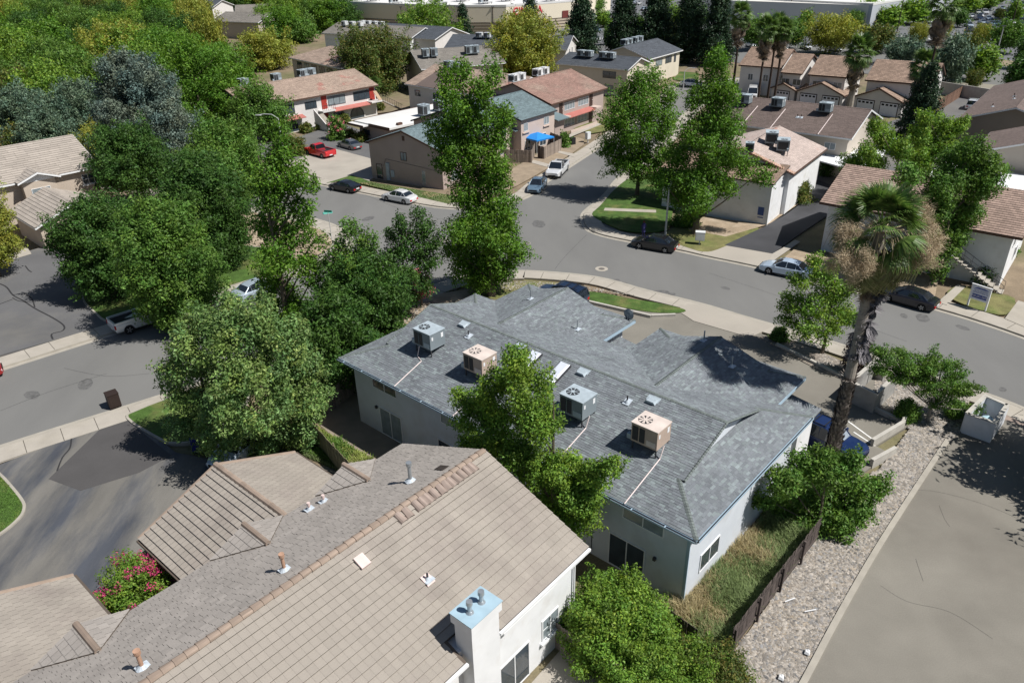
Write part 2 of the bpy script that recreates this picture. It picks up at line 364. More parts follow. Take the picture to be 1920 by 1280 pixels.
# north side grounds: pink building, mansion court
sheet('court_concrete', smooth_poly(W([(560, 320), (520, 300), (560, 268), (610, 262), (690, 285), (700, 335), (640, 345)]), 3, True), .115, M('court_concrete', (.36, .33, .285), var=.12, scale=.3, col2=(.33, .30, .26), c2scale=.2), thick=.2)
sheet('court_paving', W([(470, 275), (560, 258), (640, 232), (720, 262), (700, 300), (612, 276), (560, 300), (480, 300)]), .122, m_lotN, thick=.2)
sheet('lawn', W([(612, 345), (650, 340), (840, 384), (870, 378), (868, 372), (700, 344), (660, 330)]), .14, m_lawn, thick=.1)
sheet('bare_earth', smooth_poly(W([(860, 378), (935, 362), (990, 338), (1095, 272), (1060, 262), (940, 330), (870, 360)]), 3, True), .132, M('pale_dirt', (.27, .215, .155), var=.2, scale=.8, fine=.15, fscale=8), thick=.1)
sheet('dry_lawn', W([(1075, 243), (1105, 230), (1150, 232), (1150, 245), (1110, 252)]), .15, m_lawnd)
for q in ([(1048, 262), (1120, 232), (1128, 235), (1052, 266)], [(1000, 302), (1050, 315), (1042, 320), (992, 306)], [(1050, 285), (1085, 292), (1078, 297), (1045, 288)]):
    sheet('footpath', W(q), .16, m_conc)
# north-east block: lawns, drives
sheet('lawn', smooth_poly(W([(1110, 404), (1125, 388), (1160, 350), (1200, 330), (1290, 330), (1262, 392), (1252, 432), (1180, 436), (1134, 420)]), 3, True), .145, m_lawn, thick=.1)
sheet('dry_lawn', smooth_poly(W([(1300, 470), (1250, 450), (1262, 430), (1340, 415), (1420, 426), (1400, 445), (1345, 470), (1322, 474)]), 3, True), .145, m_lawnd, thick=.1)
sheet('footpath', W([(1134, 392), (1230, 396), (1230, 401), (1132, 397)]), .152, m_conc)
sheet('bare_earth', W([(1300, 405), (1437, 424), (1360, 446), (1290, 432)]), .148, m_dirt)
sheet('bare_earth', W([(1438, 424), (1472, 405), (1500, 385), (1492, 370), (1460, 380), (1430, 415)]), .15, m_dirt)
sheet('black_driveway', W([(1358, 462), (1448, 478), (1500, 440), (1560, 400), (1560, 350), (1510, 330), (1540, 318), (1580, 325), (1600, 300), (1480, 300), (1478, 320), (1512, 358), (1498, 384), (1438, 425)]), .15, m_fresh, thick=.2)
sheet('driveway_apron', W([(1330, 472), (1360, 462), (1448, 478), (1432, 502), (1324, 480)]), .136, m_conc2, thick=.2)
sheet('footpath', W([(1448, 478), (1466, 468), (1490, 452), (1500, 456), (1452, 490), (1438, 500), (1432, 502)]), .155, m_conc)
sheet('dry_lawn', W([(1462, 492), (1488, 470), (1520, 478), (1620, 500), (1760, 520), (1750, 570), (1640, 546), (1540, 526), (1450, 502)]), .14, m_dirt, thick=.1)
sheet('dry_lawn', smooth_poly(W([(1775, 556), (1798, 538), (1850, 548), (1902, 562), (1885, 592), (1830, 582)]), 3, True), .15, m_lawnd, thick=.1)
sheet('footpath', W([(1757, 569), (1795, 536), (1810, 540), (1775, 575)]), .155, m_conc)
sheet('footpath', W([(1883, 600), (1908, 566), (1940, 576), (1925, 618)]), .155, m_conc)
sheet('lawn', W([(1262, 150), (1275, 135), (1310, 138), (1310, 158)]), .1, m_lawn)
sheet('back_court_paving', W([(1500, 330), (1640, 240), (1800, 180), (1860, 205), (1800, 260), (1700, 300), (1920, 330), (1920, 290), (1700, 330), (1560, 350)]), .08, m_lotN)
sheet('lane_paving', W([(1740, 300), (1775, 240), (1800, 195), (1850, 195), (1870, 215), (1800, 300)]), .09, m_lotN)
# shopping streets beyond
sheet('avenue', W([(900, 60), (1060, 92), (1300, 112), (1600, 130), (2200, 190), (2200, 160), (1700, 110), (1500, 90), (1060, 70)]), .02, m_lotN)
sheet('avenue', W([(1380, 118), (1640, 140), (1920, 178), (2300, 220), (2300, 100), (1920, 118), (1800, 108), (1600, 85), (1380, 80)]), .03, M('avenue_asphalt', (.155, .155, .15), var=.08, scale=.05))
sheet('shopping_parking_paving', W([(1000, 100), (1120, 80), (1380, 84), (1600, 85), (1800, 106), (1920, 118), (2100, 130), (2100, -30), (1000, -30)]), .05, M('mall_asphalt', (.135, .14, .148), var=.07, scale=.05))
sheet('vacant_lot_ground', W([(1740, 175), (1765, 150), (1920, 165), (2200, 190), (2200, 260), (1920, 205)]), .05, M('vacant_ground', (.22, .205, .165), var=.12, scale=.08))
sheet('verge', W([(1690, 105), (1760, 112), (1920, 128), (2200, 150), (2200, 135), (1920, 117), (1800, 104), (1700, 97)]), .09, M('verge_soil', (.22, .175, .12), var=.25, scale=.15))
mk = MB()
for (x0, y0, x1, y1) in [(1830, 62, 1850, 70), (1795, 65, 1812, 72), (1850, 82, 1868, 92), (1690, 68, 1696, 76), (1722, 70, 1734, 80), (1740, 72, 1752, 80), (1846, 76, 1866, 90), (1910, 88, 1935, 98), (1838, 84, 1850, 90), (1878, 50, 1890, 54), (1790, 30, 1808, 34), (1795, 42, 1812, 46), (1480, 50, 1494, 58), (1493, 50, 1507, 58), (1506, 51, 1520, 59), (1660, 60, 1668, 72), (1875, 66, 1895, 75), (1808, 52, 1826, 57), (1850, 30, 1866, 34), (1860, 58, 1878, 64), (1898, 78, 1920, 88), (1770, 74, 1786, 84), (1710, 62, 1722, 70)]:
    p, q = np.array(G(x0, y0)), np.array(G(x1, y1)); t = (q-p)/np.linalg.norm(q-p); nn = np.array((-t[1], t[0]))*.11
    mk.face([(*(p-nn), .075), (*(q-nn), .075), (*(q+nn), .075), (*(p+nn), .075)])
o = mk.build('parking_line_marking', m_white); o['kind'] = 'structure'
# lane markings of parked bays in front of the garages
b = MB()
for (x0, y0, x1, y1) in [(1590, 792, 1636, 826), (1600, 812, 1640, 838)]:
    p, q = np.array(G(x0, y0)), np.array(G(x1, y1)); t = (q-p)/np.linalg.norm(q-p); nn = np.array((-t[1], t[0]))*.05
    b.face([(*(p-nn), .108), (*(q-nn), .108), (*(q+nn), .108), (*(p+nn), .108)])
o = b.build('bay_line_marking', m_white); o['kind'] = 'structure'
# manhole covers
def manhole(px, r, rim, label):
    g = G(*px); t = thing('manhole_cover', label, 'manhole cover', (g[0], g[1], 0))
    b = MB(); k = 24
    for j in range(k):
        a0, a1 = 2*math.pi*j/k, 2*math.pi*(j+1)/k
        b.face([(r*math.cos(a0), r*math.sin(a0), .012), (rim*math.cos(a0), rim*math.sin(a0), .012), (rim*math.cos(a1), rim*math.sin(a1), .012), (r*math.cos(a1), r*math.sin(a1), .012)])
    b.build('collar', m_conc, t)
    b = MB(); b.tube([(0, 0, 0), (0, 0, .016)], r*.97, 24); b.build('lid', M('cast_iron', (.13, .12, .11), var=.2, scale=5), t)
manhole((1128, 504), .3, .62, 'round manhole cover in pale concrete collar on street bend')
manhole((832, 450), .3, .62, 'manhole cover in pale collar partly hidden by tall tree crown')
manhole((989, 456), .3, .36, 'dark iron manhole cover in middle of street junction')
manhole((850, 541), .32, .4, 'brown manhole cover set in sidewalk at street corner')

# oil stains, patches and worn marks on the paving
m_oil = M('oil_stain', (.115, .114, .112), var=.35, scale=3, fine=.1, fscale=20); m_patch = M('asphalt_patch', (.12, .12, .118), var=.1, fine=.1, fscale=20)
rs_ = random.Random(4)
def stain(px, r, mat=None, z=.004, asp=.6, name='oil_stain'):
    c = G(*px); k = 18; a0 = rs_.random()*6; pts = []
    for i in range(k):
        a = 2*math.pi*i/k; rr = r*(.86+.14*rs_.random()); x, y = rr*math.cos(a), rr*asp*math.sin(a); pts.append((c[0]+x*math.cos(a0)-y*math.sin(a0), c[1]+x*math.sin(a0)+y*math.cos(a0)))
    sheet(name, smooth_poly(pts, 2, True), z, mat or m_oil)
for (x, y, r) in ((1695, 592, .5), (1730, 596, .9), (1805, 614, .6), (1155, 528, .7), (1172, 532, .5), (1238, 548, .9), (1258, 553, .6), (1060, 352, 1.2), (1010, 420, 1.3), (690, 410, 1.0), (1480, 560, .7), (1360, 540, .5), (60, 740, .8), (160, 720, .9), (1880, 730, .4), (930, 430, .8)): stain((x, y), r)
crack([(640, 345), (700, 372), (790, 404), (900, 420)], .012, .004, 'hairline_crack'); crack([(1330, 512), (1430, 545), (1560, 590), (1700, 640)], .012, .004, 'hairline_crack'); crack([(0, 770), (90, 735), (200, 700)], .015, .004, 'hairline_crack')
crack([(1100, 440), (1060, 480), (1040, 505)], .012, .004, 'hairline_crack'); crack([(120, 690), (200, 705), (280, 700)], .012, .004, 'hairline_crack')
# ------------------------------------------------------------------ building kit
def clip_poly(poly, halfplanes):
    for (a, b, c) in halfplanes:     # keep a*s+b*t+c >= 0
        out = []
        n = len(poly)
        for i in range(n):
            p, q = poly[i], poly[(i+1) % n]
            dp, dq = a*p[0]+b*p[1]+c, a*q[0]+b*q[1]+c
            if dp >= 0: out.append(p)
            if (dp >= 0) != (dq >= 0):
                f = dp/(dp-dq); out.append((p[0]+(q[0]-p[0])*f, p[1]+(q[1]-p[1])*f))
        poly = out
        if len(poly) < 3: return []
    return poly
def courses(poly3, tw, th, lift, off=0.0, gap=.012, jit=0.0, rng=RNG, collect=None, vary=0.0, eave=None, stagger=True):
    """laid roofing pieces over a convex roof plane. poly3: points of the plane, first edge = eave (counter-clockwise from above).
    returns MB of separate pieces; whole pieces go to 'collect' (matrix list) when given"""
    P = [np.array(p, float) for p in poly3]; O = P[0]; ex = P[1]-P[0]; ex /= np.linalg.norm(ex)
    nrm = np.cross(ex, P[-1]-P[0]);
    for k in range(2, len(P)):
        nrm = np.cross(ex, P[k]-P[0])
        if np.linalg.norm(nrm) > 1e-6: break
    nrm /= np.linalg.norm(nrm)
    if nrm[2] < 0: nrm = -nrm
    ey = np.cross(nrm, ex)
    st = [((p-O)@ex, (p-O)@ey) for p in P]
    a = sum(st[i][0]*st[(i+1) % len(st)][1]-st[(i+1) % len(st)][0]*st[i][1] for i in range(len(st)))
    if a < 0: st = st[::-1]
    hp = []
    for i in range(len(st)):
        p, q = st[i], st[(i+1) % len(st)]; dx, dy = q[0]-p[0], q[1]-p[1]; l = math.hypot(dx, dy)
        if l > 1e-6: hp.append((-dy/l, dx/l, (dy*p[0]-dx*p[1])/l))
    s0, s1 = min(p[0] for p in st), max(p[0] for p in st); t1 = max(p[1] for p in st); t0 = min(p[1] for p in st)
    mb = MB(); row = 0; t = t0+off
    if t > t0: t -= th
    while t < t1:
        s = s0 - (tw*.5 if row % 2 and stagger else 0) - (rng.random()*tw if jit else 0)
        while s < s1:
            w = tw*(1+jit*(rng.random()*2-1)); sa, sb, ta, tb = s+gap/2, s+w-gap/2, t, t+th*1.02
            s += w
            rect = [(sa, ta), (sb, ta), (sb, tb), (sa, tb)]
            ds = [min(h[0]*p[0]+h[1]*p[1]+h[2] for h in hp) for p in rect]
            if max(ds) < 0 and False: continue
            full = min(ds) > -1e-6
            lf = lift*(1+vary*(rng.random()*2-1))
            if full:
                if collect is not None:
                    collect.append((O+ex*(sa)+ey*ta, ex, ey, nrm, lf)); continue
                poly = rect
            else:
                poly = clip_poly(rect, hp)
                if not poly or max(p[0] for p in poly)-min(p[0] for p in poly) < .02: continue
            n = len(mb.v)
            top = []
            for (x, y) in poly:
                k = (y-ta)/(tb-ta); h = lf*(1-k)+lift*.25*k
                top.append(O+ex*x+ey*y+nrm*h)
            mb.v += [tuple(q) for q in top]; mb.f.append(tuple(range(n, n+len(top)))); mb.mi.append(mb.cur)
            low = [(x, y) for (x, y) in poly if y < ta+1e-4]
            if len(low) >= 2:
                low.sort(); (xa, ya), (xb, yb) = low[0], low[-1]; n = len(mb.v)
                for (x, y, h) in ((xa, ya, 0), (xb, yb, 0), (xb, yb, lf), (xa, ya, lf)): mb.v.append(tuple(O+ex*x+ey*y+nrm*h))
                mb.f.append((n, n+1, n+2, n+3)); mb.mi.append(1)
        t += th; row += 1
    return mb
def plane_basis(mx): pass

m_butt = M('grimy_lap_shadow_edge', (.055, .045, .038), var=.2)  # grime plus painted lap shadow lines on tile and shingle butts
m_frame = M('window_frame_white', (.72, .73, .74), rough=.4, var=.05)
m_framed = M('window_frame_dark', (.05, .05, .055), rough=.4, var=.05)
m_pane = glass('window_glass', (.045, .06, .075))
m_paneb = M('blind_behind_glass', (.22, .26, .28), rough=.12, var=.25, scale=2, spec=.7)
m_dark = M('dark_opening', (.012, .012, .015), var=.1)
WCACHE = {}
def window(parent, face, s, z, w, h, dims, split=1, frame=None, bars=0, sill=False, paneb=.5, name='window', depth=.05, arch=False):
    """face: F (front, y=0 wall looking -y) R (+x) B (+y) L (-x); s = centre along the face, z = sill height; dims=(x0,x1,y0,y1) of the wall box"""
    frame = frame or m_frame
    x0, x1, y0, y1 = dims
    key = (w, h, split, frame.name, bars, sill, arch)
    if key not in WCACHE:
        b = MB(); t = .055
        if not arch:
            b.box(-w/2, w/2, -depth, 0, 0, t); b.box(-w/2, w/2, -depth, 0, h-t, h)
            b.box(-w/2, -w/2+t, -depth, 0, t, h-t); b.box(w/2-t, w/2, -depth, 0, t, h-t)
            for i in range(split): xx = -w/2+w*(i+1)/(split+1); b.box(xx-t/2, xx+t/2, -depth*.9, 0, t, h-t)
            if bars:
                for i in range(bars): zz = h*(i+1)/(bars+1); b.box(-w/2+t, w/2-t, -depth*.7, 0, zz-.015, zz+.015)
        else:
            k = 12; pts = [(-w/2, 0)]+[(-w/2*math.cos(math.pi*j/k), h-w/2+w/2*math.sin(math.pi*j/k)) for j in range(k+1)]+[(w/2, 0)]
            for i in range(len(pts)-1):
                (xa, za), (xb, zb) = pts[i], pts[i+1]; f = .9
                c = (0, h-w/2)
                ia = (xa*f, c[1]+(za-c[1])*f if za > 0.01 else 0); ib = (xb*f, c[1]+(zb-c[1])*f if zb > 0.01 else 0)
                b.hexa([(xa, -depth, za), (xb, -depth, zb), (ib[0], -depth, ib[1]), (ia[0], -depth, ia[1]), (xa, 0, za), (xb, 0, zb), (ib[0], 0, ib[1]), (ia[0], 0, ia[1])])
            b.box(-.03, .03, -depth*.8, 0, 0, h)
        if sill: b.box(-w/2-.12, w/2+.12, -.16, 0, -.14, -.01)
        me = b.mesh(name, frame)
        p = MB()
        if arch:
            k = 12; pts = [(-w/2*.95, 0)]+[(-w/2*.95*math.cos(math.pi*j/k), h-w/2+w/2*.95*math.sin(math.pi*j/k)) for j in range(k+1)]+[(w/2*.95, 0)]
            p.face([(x, -.02, zz) for x, zz in pts]); pm = [p.mesh('pane', m_pane), p.mesh('pane', m_paneb)]
        else:
            pm = []
            for mm in (m_pane, m_paneb):
                p = MB(); p.face([(-w/2+.03, -.022, .03), (w/2-.03, -.022, .03), (w/2-.03, -.022, h-.03), (-w/2+.03, -.022, h-.03)]); pm.append(p.mesh('pane', mm))
        WCACHE[key] = (me, pm)
    me, pm = WCACHE[key]
    loc, rz = {'F': ((s, y0, z), 0), 'B': ((s, y1, z), math.pi), 'R': ((x1, s, z), math.pi/2), 'L': ((x0, s, z), -math.pi/2)}[face]
    o = link(name, me, parent, loc, rz=rz); link('pane', pm[1 if RNG.random() < paneb else 0], o)
    return o
def door(parent, face, s, z, w, h, dims, mat, name='door'):
    x0, x1, y0, y1 = dims; b = MB(); b.box(-w/2, w/2, -.06, 0, 0, h)
    loc, rz = {'F': ((s, y0, z), 0), 'B': ((s, y1, z), math.pi), 'R': ((x1, s, z), math.pi/2), 'L': ((x0, s, z), -math.pi/2)}[face]
    o = b.build(name, mat, parent, loc); o.rotation_euler = (0, 0, rz)
    b = MB(); b.box(w/2-.16, w/2-.09, -.11, -.06, h*.45, h*.45+.09); b.build('handle', m_frame, o)
    return o

def roof_planes(L, Wd, ze, sl, ends, x0=0.0, y0=0.0):
    """rectangular roof, ridge along x. ends: 'gable','hip' for (left,right). returns list of ccw polys first edge = eave"""
    hw = Wd/2; zr = ze+sl*hw; yr = y0+hw; x1 = x0+L
    a = x0+(hw if ends[0] == 'hip' else 0); b = x1-(hw if ends[1] == 'hip' else 0)
    pl = [[(x0, y0, ze), (x1, y0, ze), (b, yr, zr), (a, yr, zr)], [(x1, y0+Wd, ze), (x0, y0+Wd, ze), (a, yr, zr), (b, yr, zr)]]
    if ends[0] == 'hip': pl.append([(x0, y0+Wd, ze), (x0, y0, ze), (a, yr, zr)])
    if ends[1] == 'hip': pl.append([(x1, y0, ze), (x1, y0+Wd, ze), (b, yr, zr)])
    return pl
def ridge_caps(mb, p, q, w=.16, step=.3, h=.035, lap=.02):
    p, q = np.array(p, float), np.array(q, float); L = np.linalg.norm(q-p); t = (q-p)/L; n = max(1, int(L/step)); st = L/n
    s = np.cross(t, (0, 0, 1)); s /= np.linalg.norm(s); u = np.cross(s, t)
    for i in range(n):
        a = p+t*(i*st); b = p+t*((i+1)*st+lap); k = h
        pts = [a-s*w-u*w*.25+u*(k+.015), a+u*(k+.015+.02), a+s*w-u*w*.25+u*(k+.015), b+s*w-u*w*.25+u*k*.4, b+u*(k*.4+.02), b-s*w-u*w*.25+u*k*.4]
        m = len(mb.v); mb.v += [tuple(x) for x in pts]+[tuple(pts[0]-u*.06), tuple(pts[1]-u*.06), tuple(pts[2]-u*.06)]
        mb.f += [(m, m+1, m+4, m+5), (m+1, m+2, m+3, m+4), (m+6, m+7, m+1, m), (m+7, m+8, m+2, m+1)]; mb.mi += [mb.cur]*4
def house(name, label, A, az, L, Wd, ze, sl, ends, wall, roof, over=.5, cat='house', gable_wall=None, fascia=None, tiles=None, wins=(), doors=(), trim=None, caps=True, z0=0.0, group=None, thick=.14, roofname='roof', tilename='roof_shingle'):
    d = dirv(az); t = thing(name, label, cat, (A[0], A[1], 0), rot2(d), group)
    fascia = fascia or m_frame
    dims = (over, L-over, over, Wd-over); x0, x1, y0, y1 = dims
    hw = Wd/2; zr = ze+sl*hw
    b = MB(); b.prism([(x0, y0), (x1, y0), (x1, y1), (x0, y1)], z0-.1, ze+sl*over-.02)
    for e, x in ((0, x0), (1, x1)):
        if ends[e] == 'gable':
            xi = x+.12 if e == 0 else x-.12; lo = ze+sl*over-.02
            A3 = [(x, y0, lo), (x, y1, lo), (x, hw, zr-.02)]; B3 = [(xi, y0, lo), (xi, y1, lo), (xi, hw, zr-.02)]
            n = len(b.v); b.v += A3+B3; b.f += [(n, n+2, n+1), (n+3, n+4, n+5), (n, n+1, n+4, n+3), (n+1, n+2, n+5, n+4), (n+2, n, n+3, n+5)]; b.mi += [0]*5
    b.build('wall', wall, t)
    planes = roof_planes(L, Wd, ze, sl, ends)
    rb = MB()
    for p in planes: rb.slab(p, thick)
    r = rb.build(roofname, roof, t)
    fb = MB(); e_ = .02
    fb.box(-e_, L+e_, -e_-.02, -.003, ze-thick-.06, ze-.02); fb.box(-e_, L+e_, Wd+.003, Wd+e_+.02, ze-thick-.06, ze-.02)
    for e, x in ((0, 0), (1, L)):
        if ends[e] == 'gable':
            xa, xb = (x-.04, x-.003) if e == 0 else (x+.003, x+.04)
            for (ya, yb) in ((0, hw), (Wd, hw)):
                fb.hexa([(xa, ya, ze-thick-.07), (xb, ya, ze-thick-.07), (xb, yb, zr-thick-.07), (xa, yb, zr-thick-.07), (xa, ya, ze-.01), (xb, ya, ze-.01), (xb, yb, zr-.01), (xa, yb, zr-.01)])
        else:
            xa, xb = (x-.04, x-.003) if e == 0 else (x+.003, x+.04); fb.box(xa, xb, 0, Wd, ze-thick-.06, ze-.02)
    fb.build('fascia', fascia, r)
    if tiles:
        tw, th, lift, mat, jit = tiles; allb = MB()
        for p in planes:
            m = courses(p, tw, th, lift, jit=jit); k = len(allb.v); allb.v += m.v; allb.f += [tuple(i+k for i in f) for f in m.f]; allb.mi += m.mi
        if caps:
            a = hw if ends[0] == 'hip' else 0; bb = L-(hw if ends[1] == 'hip' else 0)
            ridge_caps(allb, (a, hw, zr), (bb, hw, zr))
            if ends[0] == 'hip': ridge_caps(allb, (0, 0, ze), (a, hw, zr)); ridge_caps(allb, (0, Wd, ze), (a, hw, zr))
            if ends[1] == 'hip': ridge_caps(allb, (L, 0, ze), (bb, hw, zr)); ridge_caps(allb, (L, Wd, ze), (bb, hw, zr))
        o = allb.build(tilename, [mat, m_butt], r); o['kind'] = 'stuff'
    for w in wins: window(t, w[0], w[1], w[2], w[3], w[4], dims, **(w[5] if len(w) > 5 else {}))
    for q in doors: door(t, q[0], q[1], q[2], q[3], q[4], dims, q[5])
    return t
def wpt(t, x, y, z=0.0):             # point of a thing's own frame in world metres
    c, s = math.cos(t.rotation_euler[2]), math.sin(t.rotation_euler[2]); return (t.location[0]+c*x-s*y, t.location[1]+s*x+c*y, z)

# ------------------------------------------------------------------ rooftop units
m_acg = M('unit_grey_paint', (.20, .235, .255), rough=.45, var=.1, scale=2)
m_acgt = M('unit_pale_top', (.36, .42, .46), rough=.45, var=.15, scale=3)
m_acb = M('unit_beige_paint', (.42, .33, .27), rough=.5, var=.1, scale=2)
m_acbt = M('unit_faded_top', (.60, .52, .47), rough=.5, var=.15, scale=2)
m_coil = M('condenser_coil', (.03, .032, .036), rough=.5, var=.2, scale=8)
m_metal = M('galvanised_metal', (.42, .45, .47), rough=.35, var=.15, scale=4, metal=.6)
m_pvc = M('white_pipe', (.72, .62, .60), rough=.5, var=.1)
m_rust = M('wet_rust', (.25, .16, .12), var=.3, scale=4)
AC = {}
def ac_unit(kind, label, loc, rz, group=None, size=1.0, ztop=None):
    """package unit on a steel frame: cabinet, top panel, fan grille, coil panels, labels, legs"""
    if kind in AC:
        o = copy_tree(AC[kind]); o.location = loc; o.rotation_euler = (0, 0, rz); o['label'] = label; o.scale = (size,)*3
        if group: o['group'] = group
        elif 'group' in o: del o['group']
        return o
    body, top = (m_acb, m_acbt) if 'beige' in kind else ((m_acg, m_acgt) if 'white' not in kind else (M('unit_white', (.55, .57, .58), rough=.4), M('unit_white_top', (.72, .73, .74), rough=.4)))
    t = thing('rooftop_air_conditioner', label, 'air conditioner', loc, rz, group); t.scale = (size,)*3
    x, y, z0, z1 = (.74, .62, .20, 1.24) if 'small' not in kind else (.45, .45, .12, 1.1)
    b = MB(); b.box(-x, x, -y, y, z0, z1); b.build('cabinet', body, t)
    b = MB(); b.box(-x-.03, x+.03, -y-.03, y+.03, z1, z1+.05); b.build('top_panel', top, t)
    b = MB(); cx, cy = -x*.42, -y*.1; fr = .36 if 'small' not in kind else .3
    if 'small' in kind: cx = cy = 0
    b.tube([(cx, cy, z1+.05), (cx, cy, z1+.056)], fr, 20); f = b.build('fan_opening', m_coil, t)
    b = MB()
    for k in range(8):
        a = k*math.pi/4+.2; r0, r1 = .08, fr-.02; wd = .075 if 'beige' in kind else .03
        ca, sa = math.cos(a), math.sin(a)
        b.face([(cx+ca*r0-sa*wd*.4, cy+sa*r0+ca*wd*.4, z1+.066), (cx+ca*r0+sa*wd*.4, cy+sa*r0-ca*wd*.4, z1+.066), (cx+ca*r1+sa*wd, cy+sa*r1-ca*wd, z1+.066), (cx+ca*r1-sa*wd, cy+sa*r1+ca*wd, z1+.066)])
    b.tube([(cx, cy, z1+.05), (cx, cy, z1+.075)], .11, 12)
    b.build('fan_guard', top, f)
    for (px0, px1) in ((-x+.08, -x*.45), (-x*.35, x*.05)):
        b = MB(); b.box(px0, px1, -y-.025, -y-.004, z0+.12, z1-.12); b.build('coil_panel', m_coil, t)
    b = MB(); b.box(x*.2, x*.9, -y-.02, -y-.004, z0+.1, z0+.4); b.build('access_panel', top, t)
    b = MB(); b.box(-x-.02, -x-.005, -y*.8, y*.8, z0+.15, z1-.15); b.build('side_coil', m_coil, t)
    if 'small' not in kind:
        b = MB(); b.box(x+.004, x+.012, y*.45, y*.75, z1-.45, z1-.15); b.build('data_label', m_frame, t); b = MB(); b.box(x+.004, x+.012, -y*.8, -y*.6, z1-.42, z1-.2); b.build('data_label', m_frame, t)
        b = MB()
        for sx in (-1, 1):
            for sy in (-1, 1): b.box(sx*x*.9-.03, sx*x*.9+.03, sy*y*.85-.03, sy*y*.85+.03, -.35, z0)
        b.box(-x, x, -y*.88, -y*.82, z0-.06, z0-.002); b.box(-x, x, y*.82, y*.88, z0-.06, z0-.002)
        b.build('support_frame', m_framed, t)
        b = MB(); b.box(-x-.25, -x-.02, -y+.02, -y+.22, z0+.02, z0+.3); b.build('disconnect_box', m_acgt, t)
    AC[kind] = t
    return t
m_stucW = M('white_stucco', (.70, .71, .72), var=.06, scale=1.2, bump=.25, bscale=60, col2=(.60, .59, .57), c2scale=.7, c2lo=.52, c2hi=.75)
m_stucB = M('pale_blue_grey_stucco', (.57, .605, .65), var=.05, scale=1.2, bump=.25, bscale=60, col2=(.49, .50, .51), c2scale=.5, c2lo=.52, c2hi=.75)
m_trimB = M('light_blue_trim', (.34, .45, .54), rough=.5, var=.1, scale=2)
# ------------------------------------------------------------------ the grey shingled fourplex in the middle
AZM = 132.08
du = dirv(AZM); dvv = (-du[1], du[0])
OM = (-36.45*du[0]+23.85*dvv[0], -36.45*du[1]+23.85*dvv[1])
fp = thing('fourplex_house', 'large pale stucco fourplex with hipped grey shingle roof carrying four air conditioners', 'house', (OM[0], OM[1], 0), rot2(du))
L_, D_ = 25.55, 12.55; ZE = 5.0; SL = .325; hw = D_/2; ZR = ZE+SL*hw
m_sh = M('grey_shingles', (.155, .170, .186), rough=.9, var=.14, scale=.5, isl=.16, isl2=(.205, .238, .245), fine=.12, fscale=30)
m_shb = M('shingle_underlay', (.045, .05, .055), var=.1)
m_capg = M('green_grey_ridge_caps', (.13, .15, .145), var=.1, isl=.15)
wx0, wx1, wy0, wy1 = .6, L_-.6, .6, D_-.6
dimsM = (wx0, wx1, wy0, wy1)
b = MB(); b.prism([(wx0, wy0), (wx1, wy0), (wx1, wy1), (wx0, wy1)], -.1, ZE+.05)
GX = 2.35                                       # distance of the upper gables from the end eaves
for x in (GX+.02, L_-GX-.02):                  # upper (dutch) gable faces
    lo = ZE+SL*GX-.02; ylo = GX
    sgn = 1 if x < 5 else -1
    A3 = [(x, ylo, lo), (x, D_-ylo, lo), (x, hw, ZR-.03)]; B3 = [(x+sgn*.1, ylo, lo), (x+sgn*.1, D_-ylo, lo), (x+sgn*.1, hw, ZR-.03)]
    n = len(b.v); b.v += A3+B3; b.f += [(n, n+2, n+1), (n+3, n+4, n+5), (n, n+1, n+4, n+3), (n+1, n+2, n+5, n+4), (n+2, n, n+3, n+5)]; b.mi += [0]*5
# rear wings
WG = [(1.95, 11.6), (13.6, 23.6)]               # x ranges of the wing roofs; they run back to y=16.4
YW = 16.4; GY = 1.7
for (xa, xb) in WG: b.prism([(xa+.6, wy1-.5), (xb-.6, wy1-.5), (xb-.6, YW-.6), (xa+.6, YW-.6)], -.1, ZE+.05)
b.build('wall', m_stucB, fp)
ov = .32                                        # gable overhang
def zf(y): return ZE+SL*y
front = [[(0, 0, ZE), (L_, 0, ZE), (L_-GX, GX, zf(GX)), (GX, GX, zf(GX))], [(GX-ov, GX, zf(GX)), (L_-GX+ov, GX, zf(GX)), (L_-GX+ov, hw, ZR), (GX-ov, hw, ZR)]]
rear = [[(L_, D_, ZE), (0, D_, ZE), (GX, D_-GX, zf(GX)), (L_-GX, D_-GX, zf(GX))], [(L_-GX+ov, D_-GX, zf(GX)), (GX-ov, D_-GX, zf(GX)), (GX-ov, hw, ZR), (L_-GX+ov, hw, ZR)]]
endl = [[(0, D_, ZE), (0, 0, ZE), (GX, GX, zf(GX)), (GX, D_-GX, zf(GX))]]
endr = [[(L_, 0, ZE), (L_, D_, ZE), (L_-GX, D_-GX, zf(GX)), (L_-GX, GX, zf(GX))]]
wings = []
for (xa, xb) in WG:
    xc = (xa+xb)/2; h2 = (xb-xa)/2; zw = ZE+SL*h2; yv = D_-h2
    g = GY
    # slopes facing -x and +x, far hip below a small gable
    wings += [[(xa, YW, ZE), (xa, D_, ZE), (xa+g, D_-g, ZE+SL*g), (xa+g, YW-g, ZE+SL*g)], [(xa+g, YW-g+ov, ZE+SL*g), (xa+g, D_-g, ZE+SL*g), (xc, yv, zw), (xc, YW-g+ov, zw)],
              [(xb, D_, ZE), (xb, YW, ZE), (xb-g, YW-g, ZE+SL*g), (xb-g, D_-g, ZE+SL*g)], [(xb-g, D_-g, ZE+SL*g), (xb-g, YW-g+ov, ZE+SL*g), (xc, YW-g+ov, zw), (xc, yv, zw)],
              [(xb, YW, ZE), (xa, YW, ZE), (xa+g, YW-g, ZE+SL*g), (xb-g, YW-g, ZE+SL*g)]]
planes = front+rear+endl+endr+wings
rb = MB()
for p in planes: rb.slab(p, .1)
roofM = rb.build('roof', m_shb, fp)
allb = MB()
